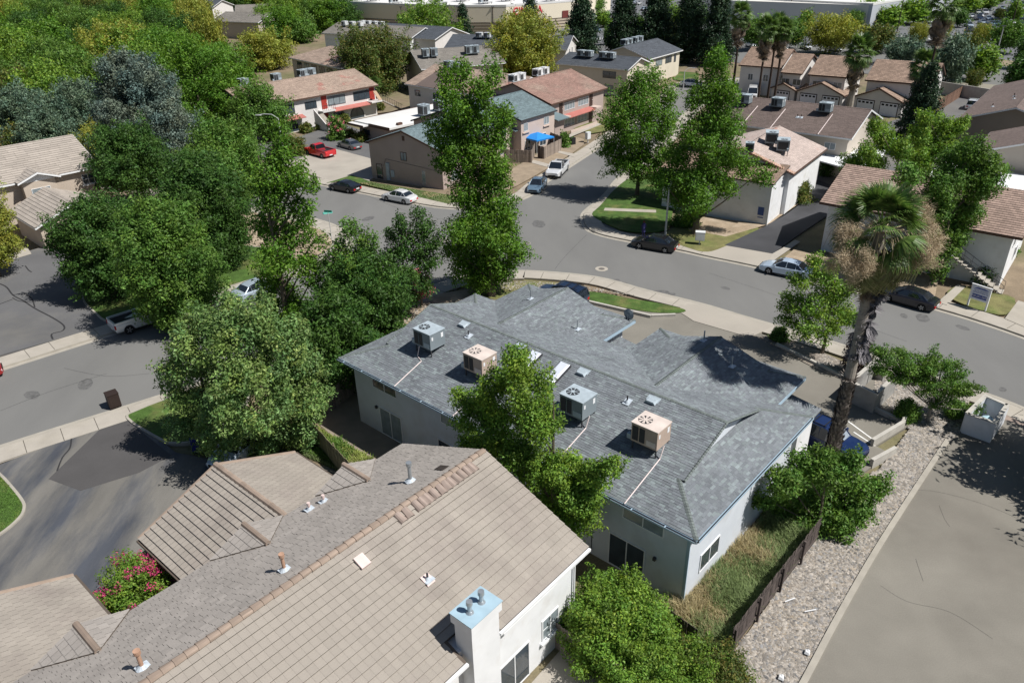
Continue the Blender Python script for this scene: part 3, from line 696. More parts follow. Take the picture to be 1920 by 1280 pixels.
def addmb(dst, m):
    k = len(dst.v); dst.v += m.v; dst.f += [tuple(i+k for i in f) for f in m.f]; dst.mi += m.mi
for p in planes: addmb(allb, courses(p, .27, .145, .016, jit=.4, gap=.006, vary=.5))
allb.build('roof_shingle', [m_sh, m_butt], roofM, kind='stuff')
cb = MB()
ridge_caps(cb, (GX-ov, hw, ZR), (L_-GX+ov, hw, ZR), .10, .16, .02)
for (cx_, gx) in ((0, GX), (L_, L_-GX)):
    for (y_, gy) in ((0, GX), (D_, D_-GX)):
        ridge_caps(cb, (cx_, y_, ZE), (gx, gy, zf(GX)), .11, .16, .02)
        xo = gx-ov if gx < 5 else gx+ov
        ridge_caps(cb, (xo, gy, zf(GX)), (xo, hw, ZR), .07, .16, .02)
for (xa, xb) in WG:
    xc = (xa+xb)/2; h2 = (xb-xa)/2; zw = ZE+SL*h2
    ridge_caps(cb, (xc, D_-h2, zw), (xc, YW-GY+ov, zw), .10, .16, .02)
    ridge_caps(cb, (xa, YW, ZE), (xa+GY, YW-GY, ZE+SL*GY), .11, .16, .02); ridge_caps(cb, (xb, YW, ZE), (xb-GY, YW-GY, ZE+SL*GY), .11, .16, .02)
cb.build('ridge_cap', m_capg, roofM, kind='stuff')
# gable faces of the wings
for (xa, xb) in WG:
    gb = MB()
    xc = (xa+xb)/2; zw = ZE+SL*(xb-xa)/2; lo = ZE+SL*GY; y = YW-GY
    gb.face([(xa+GY, y, lo), (xb-GY, y, lo), (xc, y, zw)][::-1]); gb.build('gable_wall', m_stucW, roofM)
# fascia and gutters
fb = MB()
def fas(p, q, z, h=.2, t=.035):
    p, q = np.array(p, float), np.array(q, float); d = (q-p)/np.linalg.norm(q-p); n = np.array((d[1], -d[0]))
    a, b_, c, d_ = p+n*.004, q+n*.004, q+n*t, p+n*t
    fb.prism([tuple(a), tuple(b_), tuple(c), tuple(d_)], z-h, z+.015)
for (p, q) in [((0, 0), (L_, 0)), ((L_, 0), (L_, D_)), ((0, D_), (0, 0)), ((L_, D_), (WG[1][1], D_)), ((WG[1][0], D_), (WG[0][1], D_)), ((WG[0][0], D_), (0, D_))]: fas(p, q, ZE-.03)
for (xa, xb) in WG:
    for (p, q) in [((xb, D_), (xb, YW)), ((xb, YW), (xa, YW)), ((xa, YW), (xa, D_))]: fas(p, q, ZE-.03)
fb.build('fascia', m_trimB, roofM)
gt = MB()
m_gut = M('dark_gutter_lining', (.02, .022, .028), var=.1)
gt.box(0, L_, -.16, -.04, ZE-.1, ZE-.06); gt.build('gutter_trough', m_gut, roofM)
gt = MB(); gt.box(0, L_, -.175, -.16, ZE-.12, ZE-.02); gt.box(L_+.12, L_+.135, 0, D_, ZE-.12, ZE-.02)
for x in np.arange(.6, L_, 1.8): gt.box(x, x+.05, -.16, -.04, ZE-.04, ZE-.02)
gt.build('gutter', m_trimB, roofM)
gt = MB(); gt.box(L_+.04, L_+.12, 0, D_, ZE-.1, ZE-.06); gt.build('gutter_trough', m_gut, roofM)
# windows and doors of the garden front
for x in (2.4+.9, 12.4, 22.2, 15.6):
    window(fp, 'F', x+.3, 3.55, 2.3, .75, dimsM, split=1, paneb=.5)
window(fp, 'F', 9.6, 3.55, 1.9, .75, dimsM, paneb=.2)
for x in (3.9, 9.3, 15.7, 21.7):
    o = window(fp, 'F', x, .18, 2.1, 2.05, dimsM, split=1, paneb=.35, name='sliding_door')
for x in (2.6, 24.0-.7): 
    b = MB(); b.box(-.07, .07, -.14, 0, 0, .18); b.build('wall_lamp', m_framed, fp, (x, wy0, 2.0))
window(fp, 'R', 2.9, 1.15, 1.9, 1.15, dimsM, split=1, paneb=.6); window(fp, 'R', 7.2, 3.4, 1.2, .8, dimsM)
b = MB(); b.box(-.05, .05, -.05, 0, 0, 4.8); b.build('downpipe', m_trimB, fp, (wx1+.04, wy0-.02, 0))
b = MB(); b.box(wx1-.1, wx1+.015, wy0-.015, wy0+.1, 0, ZE-.1); b.build('corner_trim', m_trimB, fp)
b = MB()                                         # telephone conduit
b.tube([(13.3, wy0-.03, 0), (13.3, wy0-.03, 2.3)], .015, 5); b.tube([(13.3, wy0-.03, 2.3), (12.0-.3, wy0-.03, 2.2)], .015, 5)
b.tube([(10.2, wy0-.03, 0), (10.2, wy0-.03, 2.6), (11.6, wy0-.03, 2.2), (11.6, wy0-.03, 3.9)], .015, 5); b.tube([(19.6, wy0-.03, .3), (19.6, wy0-.03, 3.6)], .02, 5)
b.build('conduit', m_framed, fp, kind='stuff')
# porch roofs on the street side
for (xa, xb, ya, yb) in ((WG[1][1]-.5, WG[1][1]+1.6, 12.9, 15.3), (WG[0][1]-.2, WG[1][0]+.2, 12.6, 14.9)):
    zz = 4.2; pr = MB(); pm = MB()
    pl = [(xb, ya, zz-.25), (xb, yb, zz-.25), (xa, yb, zz+.05), (xa, ya, zz+.05)]
    pr.slab(pl, .12); addmb(pm, courses(pl, .33, .145, .016, jit=.35, gap=.006))
    o = pr.build('porch_roof', m_shb, fp); pm.build('roof_shingle', [m_sh, m_butt], o, kind='stuff')
b = MB(); b.prism([(WG[1][1]-.5, 12.9), (WG[1][1]+1.3, 12.9), (WG[1][1]+1.3, 15.0), (WG[1][1]-.5, 15.0)], 0, 3.85); b.build('porch_wall', m_stucW, fp)
# roof fittings: vents, skylights, pipes, drain lines
def onroof(x, y): return ZE+SL*min(y, D_-y)+.03 if y < D_ else ZE
def slope_obj(o, x, y, front=True): o.location = (x, y, onroof(x, y)); o.rotation_euler = (math.atan(SL) if front else -math.atan(SL), 0, 0)
for (x, y) in ((5.6, 5.75), (10.3, 5.75), (14.95, 5.75), (19.5, 5.75)):
    b = MB(); b.hexa([(-.3, -.22, 0), (.3, -.22, 0), (.3, .22, 0), (-.3, .22, 0), (-.22, -.2, .16), (.22, -.2, .16), (.22, .1, .1), (-.22, .1, .1)]); b.box(-.36, .36, -.02, .34, 0, .01)
    slope_obj(b.build('roof_vent', m_acgt, fp), x, y)
m_skyl = M('skylight_acrylic', (.62, .66, .74), rough=.08, var=.05, spec=.9)
for x in (11.65, 13.75):
    b = MB(); b.box(-.38, .38, -.95, .95, 0, .16); o = b.build('skylight', m_framed, fp); slope_obj(o, x, 4.95)
    b = MB(); b.hexa([(-.35, -.92, .16), (.35, -.92, .16), (.35, .92, .16), (-.35, .92, .16), (-.25, -.8, .23), (.25, -.8, .23), (.25, .8, .23), (-.25, .8, .23)]); b.build('skylight_dome', m_skyl, o)
m_boot = M('lead_flashing', (.45, .50, .55), rough=.4, var=.2, scale=5)
def vent_pipe(par, x, y, z, h, r=.045, mat=None, slope=0.0, cap=False, name='vent_pipe'):
    b = MB(); b.tube([(0, 0, -.1), (0, 0, h)], r, 10)
    if cap: b.tube([(0, 0, h-.06), (0, 0, h+.1)], r*1.6, 12)
    o = b.build(name, mat or m_metal, par, (x, y, z), smooth=False)
    b = MB(); b.tube([(0, 0, .02), (0, 0, .16)], [r*3, r*1.1], 10); b.hexa([(-.2, -.2, -.2*slope+.01), (.2, -.2, -.2*slope+.01), (.2, .24, .24*slope+.01), (-.2, .24, .24*slope+.01), (-.2, -.2, -.2*slope+.03), (.2, -.2, -.2*slope+.03), (.2, .24, .24*slope+.03), (-.2, .24, .24*slope+.03)])
    b.build('flashing', m_boot, o)
    return o
for (x, y, h) in ((6.7, 5.1, .4), (18.4, 5.1, .4)): vent_pipe(fp, x, y, onroof(x, y), h, slope=SL, mat=m_framed)
for (x, y) in ((1.2+16.7, 14.2), (5.4, 12.6), (10.0, 11.9), (20.4, 13.0)):
    # pipes on the wing roofs
    z = 0
    for (xa, xb) in WG:
        if xa < x < xb: z = ZE+SL*min(x-xa, xb-x)
    z = max(z, ZE+SL*(D_-y) if y < D_ else 0); vent_pipe(fp, x, y, z+.02, .7, slope=0)
def drain(pts, label='condensate_line'):
    b = MB(); b.tube([(x, y, ZE+SL*y+.05+dz) for (x, y, dz) in pts], .03, 6); return b.build(label, m_pvc, fp)
ACX = [(5.1, 3.3, 'grey'), (9.55, 3.15, 'beige'), (16.6, 3.2, 'grey'), (20.95, 3.35, 'beige')]
names = ['grey metal air conditioner nearest the left end of the shingled fourplex roof', 'beige air conditioner between grey unit and skylights on fourplex roof', 'grey air conditioner right of the two skylights, beside the tree crown', 'beige rooftop unit with rusty fan grille nearest the right gable end']
for i, (x, y, k) in enumerate(ACX):
    p = wpt(fp, x, y); ac_unit(k, names[i], (p[0], p[1], ZE+SL*y+.12), rot2(du)+math.pi/2-math.pi/2+rad(0), 'air conditioners on the fourplex roof')
    dx = .9 if i else .2
    drain([(x+dx, y-.2, .5), (x+dx, y-.5, .0), (x+dx-.05, -.05, 0)] if i else [(x-.2, y-.7, .55), (x-.2, y-.9, 0), (x+.35, y-1.1, 0), (x+.35, -.05, 0)])
b = MB(); b.tube([(0, 0, -.2), (0, 0, .5)], .03, 6); dish_o = thing('satellite_dish', 'dark satellite dish mounted on far roof edge of the fourplex', 'satellite dish', wpt(fp, 11.3, 15.9, ZE), rot2(du))
b.build('mast', m_metal, dish_o)
b = MB(); k = 16
for j in range(k):
    a0, a1 = 2*math.pi*j/k, 2*math.pi*(j+1)/k
    for (r0, r1) in ((0, .2), (.2, .4)): b.face([(r0*math.cos(a0), .5*r0*r0*1.2, r0*math.sin(a0)+.5), (r1*math.cos(a0), .5*r1*r1*1.2, r1*math.sin(a0)+.5), (r1*math.cos(a1), .5*r1*r1*1.2, r1*math.sin(a1)+.5), (r0*math.cos(a1), .5*r0*r0*1.2, r0*math.sin(a1)+.5)])
b.build('reflector', m_acg, dish_o); b = MB(); b.tube([(0, 0, .2), (0, .5, .55)], .015, 5); b.box(-.05, .05, .48, .58, .5, .6); b.build('feed_arm', m_metal, dish_o)

# ------------------------------------------------------------------ the tan tiled house in front
AZT = 131.35
tu = dirv(AZT); tv = (-tu[1], tu[0])             # x of this house = tu (towards the garden wall), y = tv (along the ridge)
nh = thing('tiled_house', 'large two-storey white house with tan concrete tile roof and chimney box', 'house', (0, 0, 0), rot2(tu))
E0, E1, RX = -25.9, -13.93, -19.915; TZ = 5.1; TS = .4; TR = TZ+TS*(E1-RX)
V0, V1 = -5.0, 20.55
m_tile = M('tan_concrete_tile', (.305, .274, .238), rough=.85, var=.10, scale=.7, isl=.045, fine=.08, fscale=25, col2=(.27, .238, .21), c2scale=.5)
m_tileb = M('tile_underlay', (.10, .08, .065), var=.1)
m_ridge = M('brown_ridge_tile', (.27, .21, .168), rough=.85, var=.15, scale=2, isl=.15, fine=.1)
m_tileg = M('greyer_tile', (.300, .275, .252), rough=.85, var=.10, scale=.7, isl=.08, fine=.08, fscale=25)
b = MB(); b.prism([(E0+.45, V0+.4), (E1-.43, V0+.4), (E1-.43, V1-.4), (E0+.45, V1-.4)], -.1, TZ+.12)
for y in (V1-.4,):
    b.prism([(E0+.45, y-.1), (E1-.43, y-.1), (E1-.43, y), (E0+.45, y)], TZ+.12, TZ+.13)
    n = len(b.v); lo = TZ+.13; b.v += [(E0+.45, y, lo), (E1-.43, y, lo), (RX, y, TR-.05), (E0+.45, y-.1, lo), (E1-.43, y-.1, lo), (RX, y-.1, TR-.05)]
    b.f += [(n, n+2, n+1), (n+3, n+4, n+5), (n+1, n+2, n+5, n+4), (n+2, n, n+3, n+5)]; b.mi += [0]*4
dimsT = (E0+.45, E1-.43, V0+.4, V1-.4)
b.build('wall', m_stucW, nh)
# the eave is broken by the chimney at y 13.0..14.75
CY0, CY1 = 12.95, 14.62
xc_ = E1-1.0
nearp = [[(E1, V0, TZ), (E1, CY0-.05, TZ), (xc_, CY0-.05, TZ+TS*1.0), (xc_, V0, TZ+TS*1.0)], [(E1, CY1+.05, TZ), (E1, V1, TZ), (xc_, V1, TZ+TS*1.0), (xc_, CY1+.05, TZ+TS*1.0)],
         [(xc_, V0, TZ+TS*1.0), (xc_, V1, TZ+TS*1.0), (RX, V1, TR), (RX, V0, TR)]]
farp = [[(E0, V1, TZ), (E0, V0, TZ), (RX, V0, TR), (RX, V1, TR)]]
rb = MB()
for p in nearp+farp: rb.slab(p, .12)
roofT = rb.build('roof', m_tileb, nh)
# individual tiles: one shared mesh, placed piece by piece; the largest 300 are parts, the rest joined
TW, TH, TL = .335, .355, .065
tb = MB(); w_ = TW-.004
tb.hexa([(0, 0, 0), (w_, 0, 0), (w_, TH*1.02, .0), (0, TH*1.02, 0), (0, 0, TL), (w_, 0, TL), (w_, TH*1.02, .009), (0, TH*1.02, .009)])
tb.mi = [0, 0, 1, 0, 0, 0]; tile_me = tb.mesh('roof_tile', [m_tile, m_butt])
coll = []
near_full = [(E1, V0, TZ), (E1, V1, TZ), (RX, V1, TR), (RX, V0, TR)]
class _C(list): pass
full = []
m_all = courses(near_full, TW, TH, TL, collect=full, gap=.004, stagger=False)
edge = m_all
camw = np.array([0, 0, CAM_H])
th_ = rot2(tu); ct, st_ = math.cos(th_), math.sin(th_)
def in_notch(P, ex, ey):
    c = P+ex*TW/2+ey*TH/2; return CY0-.1 < c[1] < CY1+.1 and c[0] > xc_-.05
def inview(P):
    w = np.array([ct*P[0]-st_*P[1], st_*P[0]+ct*P[1], P[2]]); q = CAMM@(w-camw); x, y = 960+F_PX*q[0]/q[2], 640+F_PX*q[1]/q[2]
    return (-10 < x < 1930 and -10 < y < 1285), q[2]
cand = []
rest = MB()
for (P, ex, ey, nr, lf) in full:
    if in_notch(P, ex, ey): continue
    ok, dpt = inview(P); cand.append((0 if ok else 1, dpt, P, ex, ey, nr, lf))
cand.sort(key=lambda c: (c[0], c[1]))
for i, (o_, d_, P, ex, ey, nr, lf) in enumerate(cand):
    if i < 250:
        o = link('roof_tile', tile_me, roofT); mm = Matrix.Identity(4)
        for k in range(3): mm[k][0] = ex[k]; mm[k][1] = ey[k]; mm[k][2] = nr[k]*(lf/TL); mm[k][3] = P[k]
        o.matrix_local = mm
    else:
        n = len(rest.v)
        for v in tb.v: rest.v.append(tuple(P+ex*v[0]+ey*v[1]+nr*v[2]*(lf/TL)))
        rest.f += [tuple(n+q for q in f) for f in tb.f]; rest.mi += tb.mi
# drop edge pieces that fall in the chimney notch
e2 = MB()
for f in edge.f:
    c = np.mean([edge.v[i] for i in f], axis=0)
    if CY0-.1 < c[1] < CY1+.1 and c[0] > xc_-.05: continue
    n = len(e2.v); e2.v += [edge.v[i] for i in f]; e2.f.append(tuple(range(n, n+len(f)))); e2.mi.append(edge.mi[edge.f.index(f)])
addmb(rest, e2)
rest.build('roof_tiles_beyond', [m_tile, m_butt], roofT, kind='stuff')
# far slope
fm = courses(farp[0], TW, TH*.62, TL*.5, gap=.012, jit=.08, vary=.3)
fm.build('roof_tiles_far_slope', [m_tileg, m_butt], roofT, kind='stuff')
# ridge tiles, one by one
rt_me = MB(); k = 7; ln = .48
for j in range(k-1):
    a0, a1 = math.pi*j/(k-1), math.pi*(j+1)/(k-1); r0, r1 = .165, .135
    rt_me.hexa([(r0*math.cos(a0), 0, r0*.62*math.sin(a0)-.03), (r0*math.cos(a1), 0, r0*.62*math.sin(a1)-.03), (r1*math.cos(a1), ln, r1*.62*math.sin(a1)-.03), (r1*math.cos(a0), ln, r1*.62*math.sin(a0)-.03),
                (r0*math.cos(a0)*1.08, 0, r0*.7*math.sin(a0)), (r0*math.cos(a1)*1.08, 0, r0*.7*math.sin(a1)), (r1*math.cos(a1)*1.08, ln, r1*.7*math.sin(a1)), (r1*math.cos(a0)*1.08, ln, r1*.7*math.sin(a0))])
rtm = rt_me.mesh('ridge_tile', m_ridge)
y = 3.2
while y < V1-.3:
    o = link('ridge_tile', rtm, roofT, (RX, y, TR+.03)); o.rotation_euler = (rad(-1.5), 0, rad(random.uniform(-1.5, 1.5))); y += .42
# loose tiles stacked below the ridge
tm2 = MB()
for j in range(k-1):
    a0, a1 = math.pi*j/(k-1), math.pi*(j+1)/(k-1)
    tm2.hexa([(.15*math.cos(a0), 0, .1*math.sin(a0)), (.15*math.cos(a1), 0, .1*math.sin(a1)), (.12*math.cos(a1), .45, .09*math.sin(a1)), (.12*math.cos(a0), .45, .09*math.sin(a0)),
              (.17*math.cos(a0), 0, .12*math.sin(a0)), (.17*math.cos(a1), 0, .12*math.sin(a1)), (.14*math.cos(a1), .45, .11*math.sin(a1)), (.14*math.cos(a0), .45, .11*math.sin(a0))])
loose_me = tm2.mesh('loose_tile', M('loose_grey_tile', (.27, .215, .185), var=.2, isl=.2))
sl_a = math.atan(TS)
for i in range(13):
    yy = 15.0+i*.34+(.25 if i > 1 else 0)+random.uniform(-.03, .03)
    o = thing('stacked_ridge_tile', 'spare curved roof tile lying in the row just below the ridge', 'roof tile', wpt(nh, RX+.62, yy, TR-TS*.62+.05), rot2(tu)+rad(random.uniform(-5, 5)), 'spare tiles lying below the ridge')
    p = link('shell', loose_me, o); p.rotation_euler = (-sl_a*0, 0, 0)
    p.matrix_local = Matrix.Rotation(rad(90), 4, 'Z') @ Matrix.Rotation(sl_a, 4, 'X') @ Matrix.Scale(1.15, 4)
b = MB(); b.box(-.3, .3, -.2, .2, 0, .02); o = b.build('dark_patch', M('bitumen_patch', (.05, .04, .035), var=.2), roofT, (RX-.9, 18.6, TR-TS*.9+.045)); o.rotation_euler = (0, -sl_a, 0)
# little eyebrow gables on the far eave
def addgable(yc, wd=3.65, zr=5.85):
    hw2 = wd/2; s2 = (zr-TZ)/hw2; xin = E0+(zr-TZ)/TS; xo = E0-.05
    pa = [(xo, yc-hw2, TZ), (E0, yc-hw2, TZ), (xin, yc, zr), (xo, yc, zr)]
    pb = [(E0, yc+hw2, TZ), (xo, yc+hw2, TZ), (xo, yc, zr), (xin, yc, zr)]
    rb = MB(); rb.slab([(p[0], p[1], p[2]+.06) for p in pa], .1); rb.slab([(p[0], p[1], p[2]+.06) for p in pb], .1)
    g_ = rb.build('gable_roof', m_tileb, nh); tmx = MB()
    addmb(tmx, courses([(p[0], p[1], p[2]+.07) for p in pa], .335, .355, .035)); addmb(tmx, courses([(p[0], p[1], p[2]+.07) for p in pb], .335, .355, .035))
    tmx.build('roof_tile', [m_tileg, m_butt], g_, kind='stuff')
    b = MB(); b.tube([(xin-.05, yc, zr+.06), (xo-.05, yc, zr+.06)], .13, 8); b.build('ridge_tile', m_ridge, g_)
for yc in (4.2, 11.35, 16.85): addgable(yc)
# garages with their own ridges
def garage(yc, label_y, x_out=-32.6, wd=9.1, ze=2.8):
    hw2 = wd/2; zr = ze+TS*hw2; xi = E0+.5
    pa = [(x_out, yc-hw2, ze), (xi, yc-hw2, ze), (xi, yc, zr), (x_out, yc, zr)]; pb = [(xi, yc+hw2, ze), (x_out, yc+hw2, ze), (x_out, yc, zr), (xi, yc, zr)]
    b = MB(); b.prism([(x_out+.4, yc-hw2+.4), (xi, yc-hw2+.4), (xi, yc+hw2-.4), (x_out+.4, yc+hw2-.4)], -.1, ze+.1)
    n = len(b.v); x = x_out+.4; b.v += [(x, yc-hw2+.4, ze+.1), (x, yc+hw2-.4, ze+.1), (x, yc, zr-.05)]; b.f.append((n, n+2, n+1)); b.mi.append(0)
    g_ = b.build('garage_wall', m_stucW, nh)
    rb = MB(); rb.slab(pa, .12); rb.slab(pb, .12); rr = rb.build('garage_roof', m_tileb, nh)
    tx = MB(); addmb(tx, courses(pa, .335, .355, .095)); tx.build('roof_tile', [m_tile, m_butt], rr, kind='stuff')
    tx = MB(); addmb(tx, courses(pb, .335, .355, .03)); tx.build('roof_tile', [m_tile, m_butt], rr, kind='stuff')
    rc = MB(); yy = x_out
    while yy < xi-.4:
        rc.tube([(yy, yc, zr+.03), (yy+.45, yc, zr+.015)], [.17, .14], 8); yy += .42
    rc.build('ridge_tiles', m_ridge, rr, kind='stuff')
    ed = MB()
    for s in (-1, 1): ed.tube([(x_out, yc+s*hw2, ze+.02), (x_out, yc, zr+.02)], .09, 6)
    ed.build('rake_tile', m_ridge, rr)
    gg = MB(); gg.box(x_out, xi, yc-hw2-.13, yc-hw2-.02, ze-.12, ze-.02); gg.box(x_out, xi, yc+hw2+.02, yc+hw2+.13, ze-.12, ze-.02); gg.build('gutter', m_tileb, rr)
garage(13.55, 0); garage(1.35, 0)
# gutters, chimney, fittings
b = MB(); b.box(E1+.01, E1+.13, V0, CY0-.05, TZ-.14, TZ-.02); b.box(E1+.01, E1+.13, CY1+.05, V1, TZ-.14, TZ-.02); b.build('gutter', m_frame, roofT)
b = MB(); b.box(E1-.03, E1-.0, V0, CY0-.05, TZ-.2, TZ-.14); b.box(E1-.4, E1-.35, V0, V1, TZ-.2, TZ-.1); b.build('soffit_board', m_frame, roofT)
wx = E1-.43
b = MB(); b.box(wx-.25, wx+.62, CY0+.12, CY1-.1, -.05, 6.55); chim = b.build('chimney', m_stucW, nh)
b = MB(); b.box(wx-.34, wx+.72, CY0+.03, CY1-.02, 6.552, 6.98); b.build('chimney_cap', m_stucW, chim)
b = MB(); b.box(wx-.37, wx+.75, CY0, CY1+.01, 6.982, 7.02); b.build('chimney_cover', M('blue_metal_cover', (.33, .46, .54), rough=.45, var=.1, scale=2), chim)
for yy in (CY0+.5, CY0+1.12):
    b = MB(); b.tube([(0, 0, 0), (0, 0, .08)], [.16, .1], 12); b.tube([(0, 0, .05), (0, 0, .42)], .085, 12); b.tube([(0, 0, .4), (0, 0, .56)], [.13, .12], 12); b.build('flue', m_metal, chim, (wx+.2, yy, 7.02))
b = MB(); b.tube([(wx+.1, 20.0, .1), (wx+.1, 20.0, TZ-.25)], .05, 8); b.build('downpipe', m_frame, nh)
window(nh, 'R', 18.4, 1.35, 1.15, 1.25, dimsT, split=1, bars=1, sill=True, paneb=.8)
window(nh, 'R', 16.0, .15, 1.9, 2.1, dimsT, split=1, paneb=0, name='sliding_door')
window(nh, 'R', 17.0, 4.25, 3.2, .55, dimsT, split=1, sill=True, paneb=0)
window(nh, 'R', 11.6, 3.9, 1.2, .9, dimsT, split=1, paneb=.6); window(nh, 'R', 10.0, 1.0, 1.6, 1.4, dimsT, split=1)
b = MB(); b.box(-.06, .14, -.07, .07, -.1, .16); b.build('wall_lamp', m_framed, nh, (wx+.02, 14.9, 2.0))
def tz(x): return TZ+TS*min(E1-x, x-E0)+.04
m_brn = M('brown_vent_paint', (.42, .26, .18), rough=.6, var=.2, scale=6)
vent_pipe(nh, -21.06, 10.33, tz(-21.06), .75, .07, m_brn, 0, True, 'capped_flue'); vent_pipe(nh, -20.9, 4.64, tz(-20.9), .75, .075, m_brn, 0, True, 'capped_flue')
vent_pipe(nh, -21.47, 17.25, tz(-21.47), .95, .085, m_metal, 0, True, 'capped_flue')
m_pink = M('pale_pink_pipe', (.62, .50, .47), rough=.6, var=.1)
for yy in (14.0, 14.75): vent_pipe(nh, -24.9+.1*(yy-14), yy, tz(-24.9), .32, .05, m_pink, 0, True)
vent_pipe(nh, -16.98, 13.98, tz(-16.98), .35, .045, m_framed, 0, False)
for (x, y, m_) in ((-18.98, 12.45, m_boot), (-16.98, 13.98, m_pink)):
    b = MB(); b.box(-.24, .24, -.2, .2, 0, .03); o = b.build('flashing_plate', m_, nh, (x, y, tz(x)+.01)); o.rotation_euler = (0, sl_a, 0)
b = MB(); b.box(-.3, .25, -.2, .25, 0, .1); o = b.build('roof_vent', m_pink, nh, (-18.98, 12.45, tz(-18.98)+.02)); o.rotation_euler = (0, sl_a, 0)
# ------------------------------------------------------------------ neighbouring buildings
def halfw(A, az, ze, sl, rpx):
    d = dirv(az); n = np.array((-d[1], d[0])); lo, hi = .3, 25
    for _ in range(40):
        m = (lo+hi)/2
        if (np.array(G(*rpx, ze+sl*m))-np.array(A))@n > m: lo = m
        else: hi = m
    return lo
def hset(ea, eb, ze, sl, rpx, az=None, hw=None, ext=(0, 0)):
    A = np.array(G(*ea, ze)); B = np.array(G(*eb, ze))
    if az is None: d = B-A; az = math.degrees(math.atan2(d[0], d[1]))
    d = np.array(dirv(az)); L = (B-A)@d; hw = hw or halfw(A, az, ze, sl, rpx)
    A = A-d*ext[0]; return (float(A[0]), float(A[1])), az, float(L+ext[0]+ext[1]), 2*hw
m_pinkst = M('mauve_stucco', (.37, .30, .27), var=.06, scale=.6, bump=.2, bscale=50)
m_pinklt = M('pale_pink_stucco', (.50, .41, .36), var=.06, scale=.6, bump=.2, bscale=50)
m_cream = M('cream_stucco', (.60, .54, .44), var=.06, scale=.6)
m_greyst = M('grey_beige_stucco', (.48, .43, .37), var=.06, scale=.6)
m_offw = M('off_white_stucco', (.62, .60, .58), var=.07, scale=.8)
m_brown = M('brown_stucco', (.30, .25, .20), var=.06, scale=.6)
m_redsh = M('faded_red_shingle', (.265, .165, .135), var=.15, scale=.4, isl=.16, col2=(.28, .205, .165), c2scale=.25, fine=.1)
m_tansh = M('patchy_tan_shingle', (.33, .25, .20), var=.12, scale=.3, isl=.16, col2=(.33, .16, .13), c2scale=.22, c2lo=.6, c2hi=.68, fine=.1)
m_brsh = M('dark_brown_shingle', (.145, .112, .10), var=.1, scale=.3, isl=.16, fine=.12)
m_dksh = M('charcoal_shingle', (.075, .085, .10), var=.1, scale=.3, isl=.14, fine=.1)
m_teal = M('teal_grey_shingle', (.14, .19, .205), var=.12, scale=.3, isl=.18, fine=.1)
m_grsh = M('warm_grey_shingle', (.20, .185, .165), var=.1, scale=.2, isl=.12, fine=.1)
m_pktile = M('pink_clay_tile', (.30, .215, .165), var=.15, scale=.4, isl=.18, fine=.1)
m_pinkr = M('pale_pink_shingle', (.42, .345, .31), var=.1, scale=.4, isl=.12, col2=(.5, .27, .22), c2scale=.3, c2lo=.62, c2hi=.68)
m_lhtile = M('long_tan_tile', (.35, .31, .27), var=.08, scale=.4, isl=.10, fine=.08)
m_under = M('roof_underlay', (.05, .045, .042), var=.1)
m_reddoor = M('red_door', (.33, .04, .03), rough=.5, var=.1)
m_whdoor = M('white_garage_door', (.72, .74, .78), rough=.4, var=.05)
m_brndoor = M('brown_door', (.05, .03, .025), rough=.5, var=.1)
m_awn = M('red_tile_awning', (.36, .13, .11), var=.15, scale=1, isl=.1)
m_brtrim = M('brown_trim', (.10, .055, .04), rough=.6, var=.1)
m_whroof = M('white_roof_membrane', (.66, .655, .64), rough=.8, var=.06, scale=.2, col2=(.56, .56, .54), c2scale=.1)
SH = lambda m: (.45, .22, .02, m, .4)
ac_i = [0]
def units(t, ze, sl, L, Wd, xs, labels, kind='grey', side='rear', rz=None, group=None, off=.55, size=1.0):
    for x, lb in zip(xs, labels):
        y = Wd/2*(1+off) if side == 'rear' else Wd/2*(1-off)
        z = ze+sl*min(y, Wd-y)+.1
        p = wpt(t, x, y); ac_unit(kind, lb, (p[0], p[1], z), t.rotation_euler[2]+(rz or 0), group, size)

# red shingled apartment house
A, az, L, Wd = hset((1033.75, 195.8), (1139.2, 164.5), 5.2, .33, (972, 153.6), az=38.0)
red = house('apartment_house', 'mauve apartment house with faded red shingle roof and red awning', A, az, L, Wd, 5.2, .33, ('gable', 'gable'), m_pinkst, m_under, fascia=m_brtrim, tiles=SH(m_redsh),
  wins=[('F', 5.9, 3.4, 3.0, 1.2, dict(split=3, paneb=1)), ('F', 10.0, 3.4, 3.2, 1.2, dict(split=3, paneb=1)), ('F', 5.9, .8, 3.0, 1.2, dict(split=2, paneb=1)), ('F', 9.8, .8, 3.0, 1.2, dict(split=2, paneb=1))],
  doors=[('F', 3.4, 2.85, .95, 2.0, m_brndoor), ('F', 12.4, 2.85, .95, 2.0, m_brndoor), ('F', 12.4, .1, .95, 2.0, m_brndoor), ('F', 3.4, .1, .95, 2.0, m_brndoor)])
b = MB(); b.slab([(4.3, -.75, 2.5), (12.0, -.75, 2.5), (12.0, .5, 2.85), (4.3, .5, 2.85)], .1); b.build('awning', m_awn, red)
b = MB(); b.box(2.4, 4.3, -.9, .5, 2.6, 2.8); b.box(12.0, 13.6, -.9, .5, 2.6, 2.8); b.box(3.9, 11.9, -1.2, -1.05, 0, .55); b.build('landing', m_pinklt, red)
def stair(par, x, y0, y1, w, z1, n, mat, ax='x'):
    b = MB()
    for i in range(n):
        f0, f1 = i/n, (i+1)/n; a, c = x+(y1-y0)*0, 0
        if ax == 'x': xa, xb = y0+(y1-y0)*f0, y0+(y1-y0)*f1; b.box(min(xa, xb), max(xa, xb), x, x+w, z1*f1-.12, z1*f1)
        else: ya, yb = y0+(y1-y0)*f0, y0+(y1-y0)*f1; b.box(x, x+w, min(ya, yb), max(ya, yb), z1*f1-.12, z1*f1)
    return b.build('stair', mat, par)
